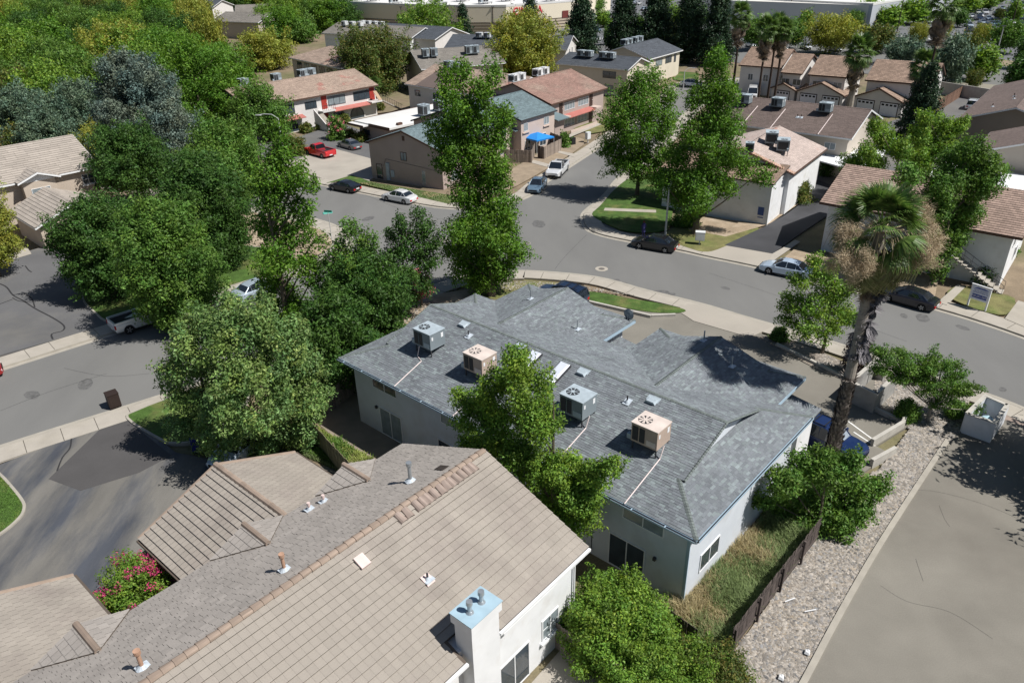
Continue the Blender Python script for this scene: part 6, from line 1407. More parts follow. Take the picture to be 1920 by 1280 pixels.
T('dark green hedge of low tree below the bright store tree', (870, 85), (860, 12), 18, 'cone', m_lf_rw, th=.8, clump=.8, leaf=.25, per=50, nb=40, name='conifer_tree')
T('thin dark conifer before the red letters of the store', (960, 62), (952, 14), 14, 'cone', m_lf_rw, th=.8, clump=.9, leaf=.3, per=45, nb=36, name='conifer_tree')
T('wider dark conifer between the red letters and the red sign', (995, 60), (992, -4), 18, 'cone', m_lf_rw, th=.8, clump=1.0, leaf=.3, per=45, nb=40, name='conifer_tree')
# the five redwoods
rwl = ['redwood standing nearest the cream store', 'second redwood from the store, above the charcoal gable', 'middle redwood of the dark row of five', 'fourth redwood, behind the charcoal gabled apartments', 'last redwood of the dark row, nearest the three thin palms']
for i, (bx, by, tx, ty, w) in enumerate(((1088, 118, 1092, -28, 32), (1166, 112, 1170, -45, 32), (1226, 112, 1228, -50, 36), (1288, 116, 1288, -52, 36), (1338, 122, 1340, -50, 33))):
    T(rwl[i], (bx, by), (tx, ty), w, 'cone', m_lf_rw, name='redwood_tree', th=1.0, clump=.95, leaf=.24, per=80, nb=110, up=-.1, flat=.55, group='row of five dark redwoods', jit=.2)
# woodland of the far left: separate trees sharing six crowns
wl = [('dark', m_lf_dark), ('mid', m_lf_mid), ('sweet', m_lf_sweet), ('yel', m_lf_yel), ('bright', m_lf_bright), ('hedge', m_lf_hedge)]
wr_ = random.Random(3)
spots = []
for by in (250, 215, 180, 150, 124, 100, 80, 62, 47, 34, 22):
    step = 14+by*.26; x = -60+wr_.random()*step
    while x < 660:
        # keep out the houses, the road and open spots
        bad = (by > 160 and x > 300) or (by > 120 and x > 400) or (90 < by and x > 500) or (by > 235 and x > 180) or (560 < x and by > 70) or (abs(x-445) < 52 and 30 < by < 110) or (abs(x-505) < 45 and by < 62 and by > 25) or (abs(x-350) < 34 and 10 < by < 42) or (abs(x-180) < 26 and by < 34 and by > 8) or (abs(x-108) < 20 and 30 < by < 60) or (abs(x-102) < 22 and 96 < by < 130)
        if not bad: spots.append((x+wr_.uniform(-6, 6), by+wr_.uniform(-5, 5)))
        x += step*wr_.uniform(.8, 1.35)
kinds = ['dark green', 'mid green', 'deep green', 'yellow-green', 'bright green', 'olive green']
for i, (x, y) in enumerate(spots):
    k = wr_.choice([0, 1, 1, 2, 2, 3, 4, 4, 5]) if x < 640 else 0; h = wr_.uniform(8.5, 13); R = wr_.uniform(3.6, 5.6)
    tree('woodland_tree', f'{kinds[k]} round crown in the woodland of the far left', (x, y), h, R, 'round', wl[k][1], group=f'{kinds[k]} woodland trees', th=1.2, clump=1.15, leaf=.26, per=60, nb=46, cache='wl'+wl[k][0], jit=.3)
# scattered trees of the shopping car park and avenue: (base px, half width px, height m, kind, label)
SP = [((1420, 95), 36, 9, 'mid', 'tree behind the leftmost thin palm on the avenue'), ((1480, 92), 30, 8, 'mid', 'tree behind the pair of thin palms'), ((1553, 102), 52, 10, 'yel', 'large yellowish tree above the townhouse roofs'), ((1508, 62), 15, 6, 'bright', 'small bright tree before the blue-grey store wall'), ((1600, 56), 22, 6, 'mid', 'tree at the sunlit corner of the blue-grey store'), ((1622, 48), 22, 7.5, 'bright', 'bright tree right at the sunlit store corner'), ((1640, 100), 34, 7, 'hedge', 'olive tree right of the large yellowish tree'), ((1665, 54), 22, 6, 'bright', 'tree in front of the leaf sign entrance'), ((1712, 46), 26, 7, 'bright', 'bright tree left of the tall thin palm'), ((1718, 86), 24, 6, 'yel', 'yellow-orange tree below the store front tree'), ((1690, 120), 40, 6, 'teal', 'grey-green bush row behind the right townhouse'), ((1772, 155), 44, 9, 'teal', 'large grey-green tree behind the white gable wall'), ((1800, 134), 32, 8, 'hedge', 'olive tree beside the avenue, left of the small lot tree'), ((1762, 80), 22, 6.5, 'yel', 'pale olive tree right of the tall palm trunk'), ((1836, 88), 24, 6, 'yel', 'yellow tree among the parking bays'), ((1882, 101), 34, 8.5, 'mid', 'round green tree on the verge of the car park'), ((1838, 152), 26, 6.5, 'bright', 'bright tree on the vacant lot'), ((1823, 165), 14, 3.5, 'hedge', 'small grey-green sapling on the vacant lot'), ((1810, 26), 20, 6, 'bright', 'tree by the shop fronts left of the parked cars'), ((1840, 20), 20, 6, 'bright', 'next bright tree along the shop fronts'), ((1868, 8), 16, 6, 'bright', 'furthest bright tree along the shop fronts'), ((1915, 130), 20, 7, 'dark', 'dark tree at the frame edge above the vacant lot'), ((1908, 182), 30, 7, 'dark', 'dark tree behind the right-hand brown roofs'), ((1110, 30), 24, 8, 'mid', 'green tree in the gap beside the first redwood'), ((1130, 52), 16, 5, 'bright', 'yellow-green bush near the cars between redwoods'), ((1140, 85), 14, 6, 'mid', 'slim green tree between the first two redwoods'), ((1198, 72), 12, 7, 'mid', 'slim green tree right of the second redwood'), ((1262, 48), 18, 6, 'bright', 'bright tree seen between third and fourth redwood'), ((1316, 56), 12, 8, 'mid', 'slim green tree between the last two redwoods'), ((1255, 85), 14, 7, 'hedge', 'olive tree below the third redwood'), ((1898, 40), 14, 6, 'bright', 'little tree among the far parked cars'), ((1872, 40), 9, 4, 'hedge', 'tiny sapling between the parked car rows'), ((1795, 52), 16, 5.5, 'dark', 'dark tree over the black car in the car park'), ((1240, 14), 16, 6, 'bright', 'yellow-green far tree at the top between redwoods'), ((1300, 4), 14, 6, 'mid', 'far tree behind the redwood tops')]
mm_ = dict(mid=m_lf_mid, yel=m_lf_yel, bright=m_lf_bright, hedge=m_lf_hedge, teal=m_lf_teal, dark=m_lf_dark)
for (b_, w, h, k, lb) in SP: tree('car_park_tree', lb, b_, h*.85, max(1.2, rad_px(b_, w)*.92-.9), 'round', mm_[k], th=h*.3, clump=1.0, leaf=.22, per=60, nb=44, cache='sp'+k, jit=.3)
# shrubs
def shrub(label, base, h, w, mat, leaf=.09, per=80, cache=None, style='dome', name='shrub', clump=None, nb=None, **k):
    return tree(name, label, base, h, rad_px(base, w), style, mat, cat='shrub', th=.05, clump=clump or max(.25, rad_px(base, w)*.28), leaf=leaf, per=per, nb=nb or 34, up=.3, jit=.12, cache=cache, **k)
shrub('round olive-topped bush beside the black driveway', (1492, 378), 2.3, 23, m_lf_hedge, .1, 120)
shrub('round green bush in the rock bed by the block enclosure', (1697, 786), 1.3, 19, m_lf_mid, .07, 120)
shrub('small clipped dark bush between driveway and planter kerb', (1460, 640), 1.0, 12, m_lf_dark, .06, 110)
shrub('clipped hedge block behind the street lamp, left of the red truck', (545, 290), 2.2, 26, m_lf_hedge, .1, 120, style='dome')
for (b_, w, lb) in (((575, 248), 10, 'trimmed bush left of the curved stair'), ((603, 243), 9, 'trimmed bush right of the curved stair'), ((627, 237), 10, 'trimmed bush under the left arch of the apartments'), ((645, 230), 10, 'trimmed bush under the right arch of the apartments'), ((656, 260), 9, 'trimmed bush behind the grey sedan, left one'), ((676, 266), 12, 'trimmed bush behind the grey sedan, right one'), ((562, 226), 8, 'leafy bush beside the porch of the left arch'), ((712, 206), 8, 'trimmed bush under the side stair of the apartments')):
    shrub(lb, b_, 1.2, w, m_lf_hedge, .09, 60, cache='clip')
shrub('clipped green bush at the end of the weathered fence', (1057, 276), 2.0, 11, m_lf_mid, .09, 90)
shrub('low leafy hedge under the window of the white corner house', (1285, 423), .9, 22, m_lf_mid, .1, 90)
shrub('tall hedge beside the white carport post', (1548, 330), 2.4, 12, m_lf_dark, .1, 100)
shrub('dark shrub in the shade under the outside stair', (1843, 530), 1.7, 18, m_lf_dark, .1, 90)
shrub('low green shrub below the left balcony landing', (1895, 478), .8, 8, m_lf_mid, .08, 50)
shrub('bright leafy bush at the bottom, nearest the white house corner', (1150, 1215), 3.2, 88, m_lf_bright, .075, 190, name='leafy_bush', clump=.38, nb=90, style='round')
shrub('wide yellowish green bush cut by the bottom edge', (1235, 1300), 2.0, 105, m_lf_bright, .06, 190, name='leafy_bush', clump=.38, nb=80)
shrub('olive bush at the lower end of the dark fence', (1330, 1290), 1.6, 62, m_lf_hedge, .06, 190, name='leafy_bush', clump=.35, nb=60)
lobe_tree('mulberry_tree', 'bushy green mulberry at the end of the dark fence below the palm', (1530, 990), [(1500,868,22),(1550,878,34),(1598,868,20),(1470,902,30),(1530,930,50),(1600,918,34),(1646,912,20),(1462,958,28),(1510,982,36),(1570,978,34),(1618,958,20),(1432,938,16),(1580,1012,16),(1500,1005,20)], m_lf_mid, leaf=.10, per=115, clump=.38, th=.4, zup=.3, dens=1.5)
lobe_tree('mimosa_tree', 'wide feathery tree leaning over the rock bed by the street', (1738, 790), [(1658,668,20),(1700,678,26),(1745,682,24),(1785,692,24),(1680,702,22),(1730,716,28),(1775,730,28),(1808,728,18),(1790,764,20),(1822,768,11),(1752,756,12),(1648,690,12)], m_lf_mid, leaf=.06, per=170, clump=.34, th=1.4, bark=m_barkl, flat=.4)
m_flow = M('crimson_blossom', (.46, .035, .14), rough=.6, var=.2, scale=3, isl=.3, tint=True); m_flow2 = M('pale_pink_blossom', (.55, .12, .18), rough=.6, var=.2, scale=3, isl=.3, tint=True)
def myrtle(label, base, h, w, m, cache=None, frac=.5, n=60, leaf=.07):
    t = shrub(label, base, h, w, m_lf_bright if w > 30 else m_lf_mid, leaf, 90, name='crape_myrtle'); rng = np.random.default_rng(int(base[0])); R = rad_px(base, w)
    a = rng.random(n)*6.28; ph = np.arccos(rng.random(n)*.95+.02); CC = np.stack([np.cos(a)*np.sin(ph)*R*1.12, np.sin(a)*np.sin(ph)*R*1.12, np.cos(ph)*h*1.03+.2], 1)
    link('blossom', clumps_to_mesh('blossom', CC, np.full(n, R*.14), 60, leaf*.75, m, rng, px=pxm(G(*base))*1.2), t); return t
myrtle('crape myrtle with crimson blossom between the garage roofs', (266, 1150), 3.0, 62, m_flow, n=62)
myrtle('round crape myrtle with pink blossom in the arched apartments court', (634, 262), 3.4, 17, m_flow2, n=40, leaf=.12)
T('crape myrtle with red-pink plumes behind the fourplex corner', (792, 575), (803, 508), 18, 'round', m_flow2, name='crape_myrtle', th=1.0, clump=.3, leaf=.08, per=50, nb=14, up=1.0)
myrtle('low crape myrtle with pink blossom in shade behind the fourplex', (690, 600), 2.2, 16, m_flow, n=16, leaf=.09)
m_ivy = m_lf_mid
# --- palms
m_frond = M('fan_palm_green', (.085, .155, .035), rough=.45, var=.2, scale=1.5, isl=.35, isl2=(.16, .22, .06), trans=.25, spec=.4)
m_frondd = M('dead_frond', (.235, .19, .14), rough=.8, var=.25, scale=1.5, isl=.35, isl2=(.17, .145, .13), trans=.1)
m_frondg = M('grey_dead_frond', (.19, .18, .19), rough=.8, var=.25, scale=1.5, isl=.35)
m_straw = M('dry_flower_stalk', (.46, .37, .25), rough=.8, var=.2, scale=2, isl=.35)
m_ptrunk = M('smooth_palm_trunk', (.27, .24, .205), var=.18, scale=1.2, bump=.3, bscale=12, vecscale=(1, 1, 6))
m_boot_ = M('old_leaf_bases', (.19, .165, .145), var=.3, scale=5, isl=.35)
def fan(rng, R, nseg=34, droop=.5, pet=1.0, arc=200, w=.045):
    """one fan frond along +x: petiole then folded segments with drooping tips; returns verts, quads"""
    V = []; Q = []
    def q(a, b, c, d): n = len(V); V.extend([a, b, c, d]); Q.append((n, n+1, n+2, n+3))
    for s in range(4):
        x0, x1 = pet*s/4, pet*(s+1)/4; z0, z1 = -.06*droop*(x0*x0), -.06*droop*(x1*x1); q((x0, -.025, z0), (x0, .025, z0), (x1, .02, z1), (x1, -.02, z1))
    c = np.array([pet, 0, -.06*droop*pet*pet])
    for k in range(nseg):
        a = rad(-arc/2+arc*(k+.5)/nseg); r = R*(.82+.18*math.cos(a*.8))*(.9+.2*rng.random()); d = np.array([math.cos(a), math.sin(a), 0]); n = np.array([-d[1], d[0], 0]); prev = c; pw = .008
        for s in range(4):
            f = (s+1)/4; z = -droop*R*.55*f**2.6*(.8+.5*rng.random())+.05*math.cos(a*1.3)-.10*R*f*abs(math.sin(a)); p = c+d*r*f*(1-.22*droop*f*f)+np.array([0, 0, z]); ww = w*(1.0 if s < 2 else .62 if s == 2 else .12)
            q(tuple(prev-n*pw), tuple(prev+n*pw), tuple(p+n*ww+np.array([0, 0, .01])), tuple(p-n*ww)); prev, pw = p, ww
    return np.array(V, float), np.array(Q)
def place(V, az, el, roll=0, o=(0, 0, 0), s=1.0):
    M3 = np.array((Matrix.Rotation(az, 3, 'Z') @ Matrix.Rotation(-el, 3, 'Y') @ Matrix.Rotation(roll, 3, 'X'))); return (V*s)@M3.T+np.array(o)
def join(parts):
    V = np.concatenate([p[0] for p in parts]); off = np.cumsum([0]+[len(p[0]) for p in parts[:-1]]); Q = np.concatenate([p[1]+o for p, o in zip(parts, off)]); return V, Q
def palm_crown(rng, R, n_g, n_d, nseg, zc, pet, green_lo=-25, dead_len=1.0):
    fans = [fan(rng, R, nseg, d, pet) for d in (.25, .5, .9)]; g = []; a = rng.random()*6.28
    for i in range(n_g):
        a += 2.399+rng.normal()*.15; f = (i+.5)/n_g; el = rad(80-(80-green_lo)*f**.8+rng.normal()*6); V, Q = fans[0 if f < .35 else 1 if f < .7 else 2]
        g.append((place(V, a, el, rng.normal()*.3, (0, 0, zc+.35*(1-f)), .9+.25*rng.random()), Q))
    dd = []; fd = [fan(rng, R*.85, max(12, nseg//2), 1.5, pet*.9, 120, .04) for _ in range(2)]
    for i in range(n_d):
        a += 2.399+rng.normal()*.3; f = (i+.5)/n_d; el = rad(-38-44*f+rng.normal()*8); V, Q = fd[i % 2]; dd.append((place(V, a, el, rng.normal()*.8, (0, 0, zc-.2-dead_len*f), .9+.3*rng.random()), Q))
    return join(g), join(dd)
PALM = {}
def far_palm(label, base, top, cr_px, key, group=None, dead=26, skirt=1.2, trunk_r=.2):
    g = G(*base); h = hz(base, top); t = thing('fan_palm', label, 'palm', (g[0], g[1], 0), random.uniform(0, 6), group); R = rad_px(base, cr_px)
    rng = np.random.default_rng(int(base[0]))
    if key not in PALM:
        (gv, gq), (dv, dq) = palm_crown(rng, .62, 34, dead, 16, 0, .5, -40, skirt); PALM[key] = (np_mesh('crown', gv, gq, m_frond), np_mesh('dead_skirt', dv, dq, m_frondd))
    s = R/1.05
    for me, nm in zip(PALM[key], ('crown', 'dead_skirt')): o = link(nm, me, t, (0, 0, h-R*.75)); o.scale = (s, s, s)
    b = MB(); b.tube([(0, 0, 0), (.1, 0, h*.4), (0, .05, h-R*.8)], [trunk_r*1.3, trunk_r, trunk_r*.85], 8); b.build('trunk', m_barkd if trunk_r < .3 else m_ptrunk, t); return t
far_palm('thin fan palm standing leftmost of the three by the townhouses', (1374, 165), (1392, 14), 24, 'a')
far_palm('thin fan palm in the middle of the three by the townhouses', (1420, 198), (1433, 38), 24, 'b')
far_palm('thin fan palm close behind the middle one, with short gap', (1438, 192), (1452, 34), 20, 'a')
far_palm('thin fan palm rightmost of the cluster by the townhouses', (1450, 196), (1470, 42), 22, 'b')
far_palm('stout fan palm with thick trunk before the double garage', (1590, 215), (1606, 78), 31, 'a', trunk_r=.5)
far_palm('very tall fan palm towering over the conifer with thin black trunk', (1712, 270), (1765, -14), 31, 'b', trunk_r=.16, dead=40, skirt=2.2)
far_palm('short fan palm touching the top of the dark conifer', (1700, 265), (1722, 105), 28, 'a', trunk_r=.4)
far_palm('small bright fan palm beyond the side stair of the arched apartments', (705, 190), (712, 150), 15, 'b', trunk_r=.2)

# the great palm in the foreground
PB = (1556, 866); pg = G(*PB); ph_ = hz(PB, (1652, 420)); rng = np.random.default_rng(11)
bp_ = thing('great_fan_palm', 'towering fan palm with shaggy dead fronds and straw-coloured flower stalks in front of the street', 'palm', (pg[0], pg[1], 0))
zb = hz(PB, (1600, 708))
b = MB(); b.tube([(0, 0, 0), (.03, 0, zb*.5), (.06, .05, zb)], [.40, .34, .30], 14); low = b.build('lower_trunk', m_boot_, bp_)
fl_ = MB()
for i in range(900):                                     # old leaf bases sticking out of the lower trunk
    z = .2+(zb-.2)*rng.random(); a = rng.random()*6.28; r = .38-.08*z/zb; ca, sa_ = math.cos(a), math.sin(a); l = .10+.12*rng.random(); w = .035+.035*rng.random()
    p = np.array([ca*r*.95+.06*z/zb, sa_*r*.95, z]); t_ = np.array([-sa_, ca, 0])*w; o = np.array([ca*l*.8, sa_*l*.8, l*1.1])
    fl_.face([p-t_, p+t_, p+t_*.5+o, p-t_*.5+o]); fl_.face([p+o*.1-t_-np.array([0, 0, .1]), p+o*.1+t_-np.array([0, 0, .1]), p+t_*.5+o, p-t_*.5+o])
for i in range(46):
    a = rng.random()*6.28; p = np.array([math.cos(a)*.32+.06, math.sin(a)*.32, zb-.1]); o = np.array([math.cos(a)*.4, math.sin(a)*.4, .25*rng.random()]); t_ = np.array([-math.sin(a), math.cos(a), 0])*.03; fl_.face([p-t_, p+t_, p+o+t_*.3, p+o-t_*.3])
fl_.build('leaf_base', m_boot_, low, kind='stuff')
zt = ph_-.3
b = MB(); b.tube([(.06, .05, zb-.05), (.08, .05, zb+(zt-zb)*.3), (.05, .05, zb+(zt-zb)*.65), (.0, .05, zt)], [.30, .27, .27, .3], 14); b.build('upper_trunk', m_ptrunk, bp_)
cx_, cy_ = .0, .05
def ring(n, e0, e1, R, pet, droop, nseg, zoff, z1off, sc=(.9, 1.2), seg_w=.045, arc=200, rollv=.35):
    fs = [fan(rng, R, nseg, droop*q, pet, arc, seg_w) for q in (.8, 1.2)]; out = []; a = rng.random()*6.28
    for i in range(n):
        a += 2.399+rng.normal()*.2; f = rng.random(); out.append((place(fs[i % 2][0], a, rad(e0+(e1-e0)*f+rng.normal()*5), rng.normal()*rollv, (cx_, cy_, zt+zoff+(z1off-zoff)*f), sc[0]+(sc[1]-sc[0])*rng.random()), fs[i % 2][1]))
    return out
top = ring(22, 82, 25, 1.15, 1.25, .45, 40, .2, .1)+ring(18, 25, -20, 1.2, 1.35, .8, 40, 0, -.2)
V, Q = join(top); link('crown', np_mesh('crown', V, Q, m_frond), bp_)
m_frondo = M('ageing_frond', (.17, .185, .075), rough=.6, var=.25, scale=1.5, isl=.35, isl2=(.27, .235, .13), trans=.2)
mid = ring(34, -30, -72, 1.25, 1.35, 1.3, 34, -.1, -.9, sc=(.9, 1.25)); V, Q = join(mid); link('ageing_frond_ring', np_mesh('ageing_frond_ring', V, Q, m_frondo), bp_)
m_frondt = M('tan_dead_frond', (.30, .235, .165), rough=.8, var=.25, scale=1.5, isl=.35, isl2=(.21, .165, .13), trans=.1)
dd = ring(70, -66, -84, 1.1, .9, 1.7, 20, -.5, -2.9, sc=(.8, 1.1), arc=120); V, Q = join(dd); V[:, :2] *= np.clip(1+.24*(V[:, 2:3]-zt+.5), .42, 1.0); link('dead_skirt', np_mesh('dead_skirt', V, Q, m_frondt), bp_)
gs = []; fd = fan(rng, .75, 16, 1.6, .5, 90, .05)       # grey fronds hanging down the street side of the trunk
for i in range(90):
    a = rad(10)+rng.normal()*.38; f = rng.random(); z = zb+1.7+(zt-3.2-zb)*f; gs.append((place(fd[0], a, rad(-80+rng.normal()*4), rng.normal()*.7, (.22+.28*f+.1*rng.random(), .05+rng.normal()*.1, z+.5), .8+.3*rng.random()), fd[1]))
gv, gq = join(gs); link('hanging_frond', np_mesh('hanging_frond', gv, gq, m_frondg), bp_)
def twigs(n, cen, spread, rng, ln=.2, w=.007):
    k = 14; sub = cen+rng.normal(size=(k, 3))*spread; P = sub[rng.integers(0, k, n)]+rng.normal(size=(n, 3))*np.array(spread)*.42; d = rng.normal(size=(n, 3)); d[:, 2] -= .4; d /= np.linalg.norm(d, axis=1, keepdims=True); l = ln*(.5+rng.random(n))[:, None]; s = np.cross(d, rand_unit(n, rng)); s /= np.linalg.norm(s, axis=1, keepdims=True); s *= w
    V = np.stack([P-s, P+s, P+d*l+s*.4, P+d*l-s*.4], 1).reshape(-1, 3); return V, np.arange(n*4).reshape(n, 4)
fls = []
for (ox, oy, oz, sp_, n) in ((-2.15, -1.0, -.3, (.45, .5, .42), 9500), (-1.5, -1.6, -1.0, (.35, .4, .45), 4500), (1.85, -.9, -.35, (.45, .5, .38), 8500), (1.5, -1.7, -.8, (.4, .4, .35), 3500), (1.9, .6, .6, (.45, .5, .35), 4000), (-.9, 1.2, .7, (.5, .4, .3), 2000)):
    fls.append(twigs(n, np.array([cx_+ox, cy_+oy, zt+oz]), np.array(sp_), rng))
V, Q = join(fls); link('dry_flower_spray', np_mesh('dry_flower_spray', V, Q, m_straw), bp_)
st_ = MB()
for i in range(40):
    a = rng.random()*6.28; R1 = 1.5+.9*rng.random(); st_.tube([(cx_+.2*math.cos(a), cy_+.2*math.sin(a), zt-.1), (cx_+R1*.6*math.cos(a), cy_+R1*.6*math.sin(a), zt+.25), (cx_+R1*math.cos(a), cy_+R1*math.sin(a), zt-.5), (cx_+R1*1.1*math.cos(a), cy_+R1*1.1*math.sin(a), zt-1.5)], [.022, .018, .014, .008], 4, caps=False)
st_.build('flower_stalk', m_straw, bp_, kind='stuff')
# dark red leaved shrub beside the palm
shrub('purple-brown shrub climbing beside the palm trunk by the sidewalk', (1600, 702), 3.6, 20, leafmat('purple_leaf', (0.055, 0.034, 0.034), (0.085, 0.061, 0.049)), .1, 90, style='round')

tree('street_tree', 'large tree beside the side driveway casting broad shadow over it', None, 8.5, 4.6, 'round', m_lf_mid, world_pos=(35.2, 33.3), th=2, clump=.8, leaf=.2, per=60, nb=60)
tree('street_tree', 'smaller tree lower along the side driveway casting leafy shadow', None, 6.5, 3.0, 'round', m_lf_mid, world_pos=(33.6, 27.6), th=2, clump=.7, leaf=.2, per=60, nb=46)
# ------------------------------------------------------------------ vehicles
def paint(name, col, metal=.3): return M('paint_'+name, col, rough=.3, var=.03, metal=metal, spec=.5, coat=1.0)
m_tyre = M('tyre_rubber', (.02, .02, .02), rough=.9, var=.1); m_rim = M('alloy_rim', (.45, .46, .48), rough=.3, metal=.7, var=.05)
m_cglass = M('car_glass', (.012, .016, .022), rough=.03, var=.05, spec=1.0, coat=.6); m_tail = M('tail_lamp', (.42, .01, .012), rough=.2, var=.05); m_head = M('head_lamp', (.6, .62, .65), rough=.1, var=.05)
m_plate = M('number_plate', (.6, .6, .62), var=.05); m_black = M('black_plastic', (.018, .018, .02), rough=.6, var=.05)
WHEEL = {}
def wheel_meshes(r=.33, w=.22):
    if r not in WHEEL:
        b = MB(); b.tube([(0, -w/2, 0), (0, -w/2+.03, 0), (0, w/2-.03, 0), (0, w/2, 0)], [r*.93, r, r, r*.93], 20); ty = b.mesh('tyre', m_tyre)
        b = MB()
        for s in (-1, 1):
            yy = s*(w/2+.004); b.tube([(0, s*w*.3, 0), (0, yy-.02*s, 0)], [r*.62, r*.66], 16)
            for k in range(5):
                a = k*1.2566; ca, sa = math.cos(a), math.sin(a); n = .045
                q = [(ca*.05-sa*n, yy, sa*.05+ca*n), (ca*.05+sa*n, yy, sa*.05-ca*n), (ca*r*.64+sa*n*.7, yy, sa*r*.64-ca*n*.7), (ca*r*.64-sa*n*.7, yy, sa*r*.64+ca*n*.7)]
                b.face(q if s < 0 else q[::-1])
        WHEEL[r] = (ty, b.mesh('rim', m_rim))
    return WHEEL[r]
CAR = {}
def loft(b, secs):
    """secs: list of rings (same count) of 3D points; open tube with end caps"""
    n0 = len(b.v); k = len(secs[0])
    for s in secs: b.v += [tuple(p) for p in s]
    for i in range(len(secs)-1):
        for j in range(k-1):
            a = n0+i*k+j; b.f.append((a, a+k, a+k+1, a+1)); b.mi.append(b.cur)
    b.f.append(tuple(n0+j for j in range(k))); b.mi.append(b.cur)
    b.f.append(tuple(n0+(len(secs)-1)*k+j for j in range(k))[::-1]); b.mi.append(b.cur)
def car(kind, colname, col, label, a_px, b_px=None, az=None, group=None, metal=.3, pos=None, z=0.0, cat='car', name=None):
    """a_px: ground point under the middle of the car; az: heading of the nose"""
    g = pos or G(*a_px, z); key = (kind, colname)
    name = name or {'sedan': 'parked_car', 'coupe': 'parked_car', 'pickup': 'pickup_truck', 'suv': 'parked_suv', 'van': 'parked_van', 'hatch': 'parked_car'}[kind]
    rz = math.pi/2-rad(az)
    if key in CAR: c = copy_tree(CAR[key], None, (g[0], g[1], z), rz, label); 
    if key in CAR:
        if group: c['group'] = group
        elif 'group' in c: del c['group']
        c['category'] = cat; return c
    P = paint(colname, col, metal); t = thing(name, label, cat, (g[0], g[1], z), rz, group)
    if kind in ('sedan', 'coupe', 'hatch'):
        L, Wc, wb, r = (4.75, 1.82, 2.75, .33) if kind == 'sedan' else (4.55, 1.82, 2.65, .33) if kind == 'coupe' else (4.2, 1.76, 2.55, .31)
        prof = [(-1.0, .42, .62, .60), (-.96, .28, .88, .84), (-.80, .22, .95, .96), (-.62, .20, .98, 1.0), (-.2, .18, .95, 1.0), (.2, .18, .92, 1.0), (.42, .20, .90, 1.0), (.62, .20, .84, .985), (.82, .22, .76, .93), (.96, .28, .64, .80), (1.0, .38, .52, .62)]
        cab = [(-.72, .93, .94, .86, .80), (-.50, .95, 1.30, .90, .70), (-.34, .95, 1.41, .91, .66), (-.05, .94, 1.45, .91, .66), (.14, .92, 1.41, .91, .66), (.50, .86, .88, .88, .80)]
        if kind == 'coupe': cab = [(-.80, .92, .93, .84, .78), (-.50, .94, 1.22, .88, .66), (-.25, .94, 1.34, .89, .62), (0, .94, 1.36, .89, .62), (.12, .92, 1.33, .89, .62), (.46, .86, .88, .86, .78)]
        if kind == 'hatch': cab = [(-.93, .9, .95, .86, .78), (-.80, .95, 1.38, .88, .66), (-.4, .95, 1.47, .9, .67), (0, .94, 1.48, .9, .67), (.15, .92, 1.43, .9, .67), (.55, .86, .88, .86, .78)]
    elif kind in ('suv', 'van'):
        L, Wc, wb, r = 4.85, 1.92, 2.85, .38
        prof = [(-1.0, .5, .8, .7), (-.97, .35, 1.05, .9), (-.8, .28, 1.1, .99), (-.5, .26, 1.1, 1.0), (0, .26, 1.08, 1.0), (.35, .26, 1.06, 1.0), (.6, .28, 1.03, .985), (.85, .3, .96, .93), (.97, .36, .85, .82), (1.0, .46, .7, .7)]
        cab = [(-.97, 1.02, 1.08, .88, .8), (-.88, 1.08, 1.70, .9, .72), (-.5, 1.08, 1.80, .93, .76), (-.05, 1.07, 1.80, .93, .76), (.12, 1.05, 1.74, .93, .76), (.46, 1.0, 1.03, .9, .82)]
        if kind == 'van': cab = [(-.98, 1.02, 1.5, .9, .85), (-.95, 1.08, 1.95, .94, .84), (-.5, 1.08, 2.02, .95, .85), (.3, 1.07, 2.0, .95, .85), (.45, 1.05, 1.9, .95, .84), (.8, .98, 1.03, .92, .86)]
    else:
        L, Wc, wb, r = 5.7, 2.0, 3.6, .40
        prof = [(-1.0, .55, 1.02, .95), (-.98, .45, 1.08, .97), (-.6, .40, 1.1, 1.0), (-.12, .38, 1.12, 1.0), (.2, .36, 1.12, 1.0), (.45, .36, 1.10, 1.0), (.7, .38, 1.08, .99), (.92, .42, 1.0, .94), (1.0, .5, .85, .8)]
        cab = [(-.12, 1.08, 1.12, .9, .86), (-.08, 1.1, 1.72, .92, .76), (.08, 1.1, 1.82, .93, .77), (.2, 1.1, 1.82, .93, .77), (.28, 1.1, 1.78, .93, .77), (.52, 1.05, 1.1, .9, .84)]
    hl, hw_ = L/2, Wc/2; wx = [(-wb/2-.02), (wb/2-.02)]; arch = r+.06
    b = MB(); secs = []
    xs = sorted(set([p[0]*hl for p in prof]+[w+q*arch for w in wx for q in (-1, -.75, -.4, 0, .4, .75, 1)]))
    def ip(x, c): return float(np.interp(x/hl, [p[0] for p in prof], [p[c] for p in prof]))
    for x in xs:
        zb, zt_, hw1 = ip(x, 1), ip(x, 2), ip(x, 3)*hw_; za = zb
        for w in wx:
            if abs(x-w) < arch: za = max(za, r+math.sqrt(max(0, arch*arch-(x-w)**2))-.02)
        za = min(za, zt_-.14); m_ = (za+zt_)/2
        half = [(0, zb), (hw1*.80, zb), (hw1*.80, za), (hw1*.985, za), (hw1, min(za+.1, zt_-.08)), (hw1*.995, zt_-.10), (hw1*.95, zt_-.03), (hw1*.80, zt_), (0, zt_+.025)]
        secs.append([(x, y, z_) for (y, z_) in half]+[(x, -y, z_) for (y, z_) in half[-2::-1]])
    loft(b, secs); body = b.build('body', P, t)
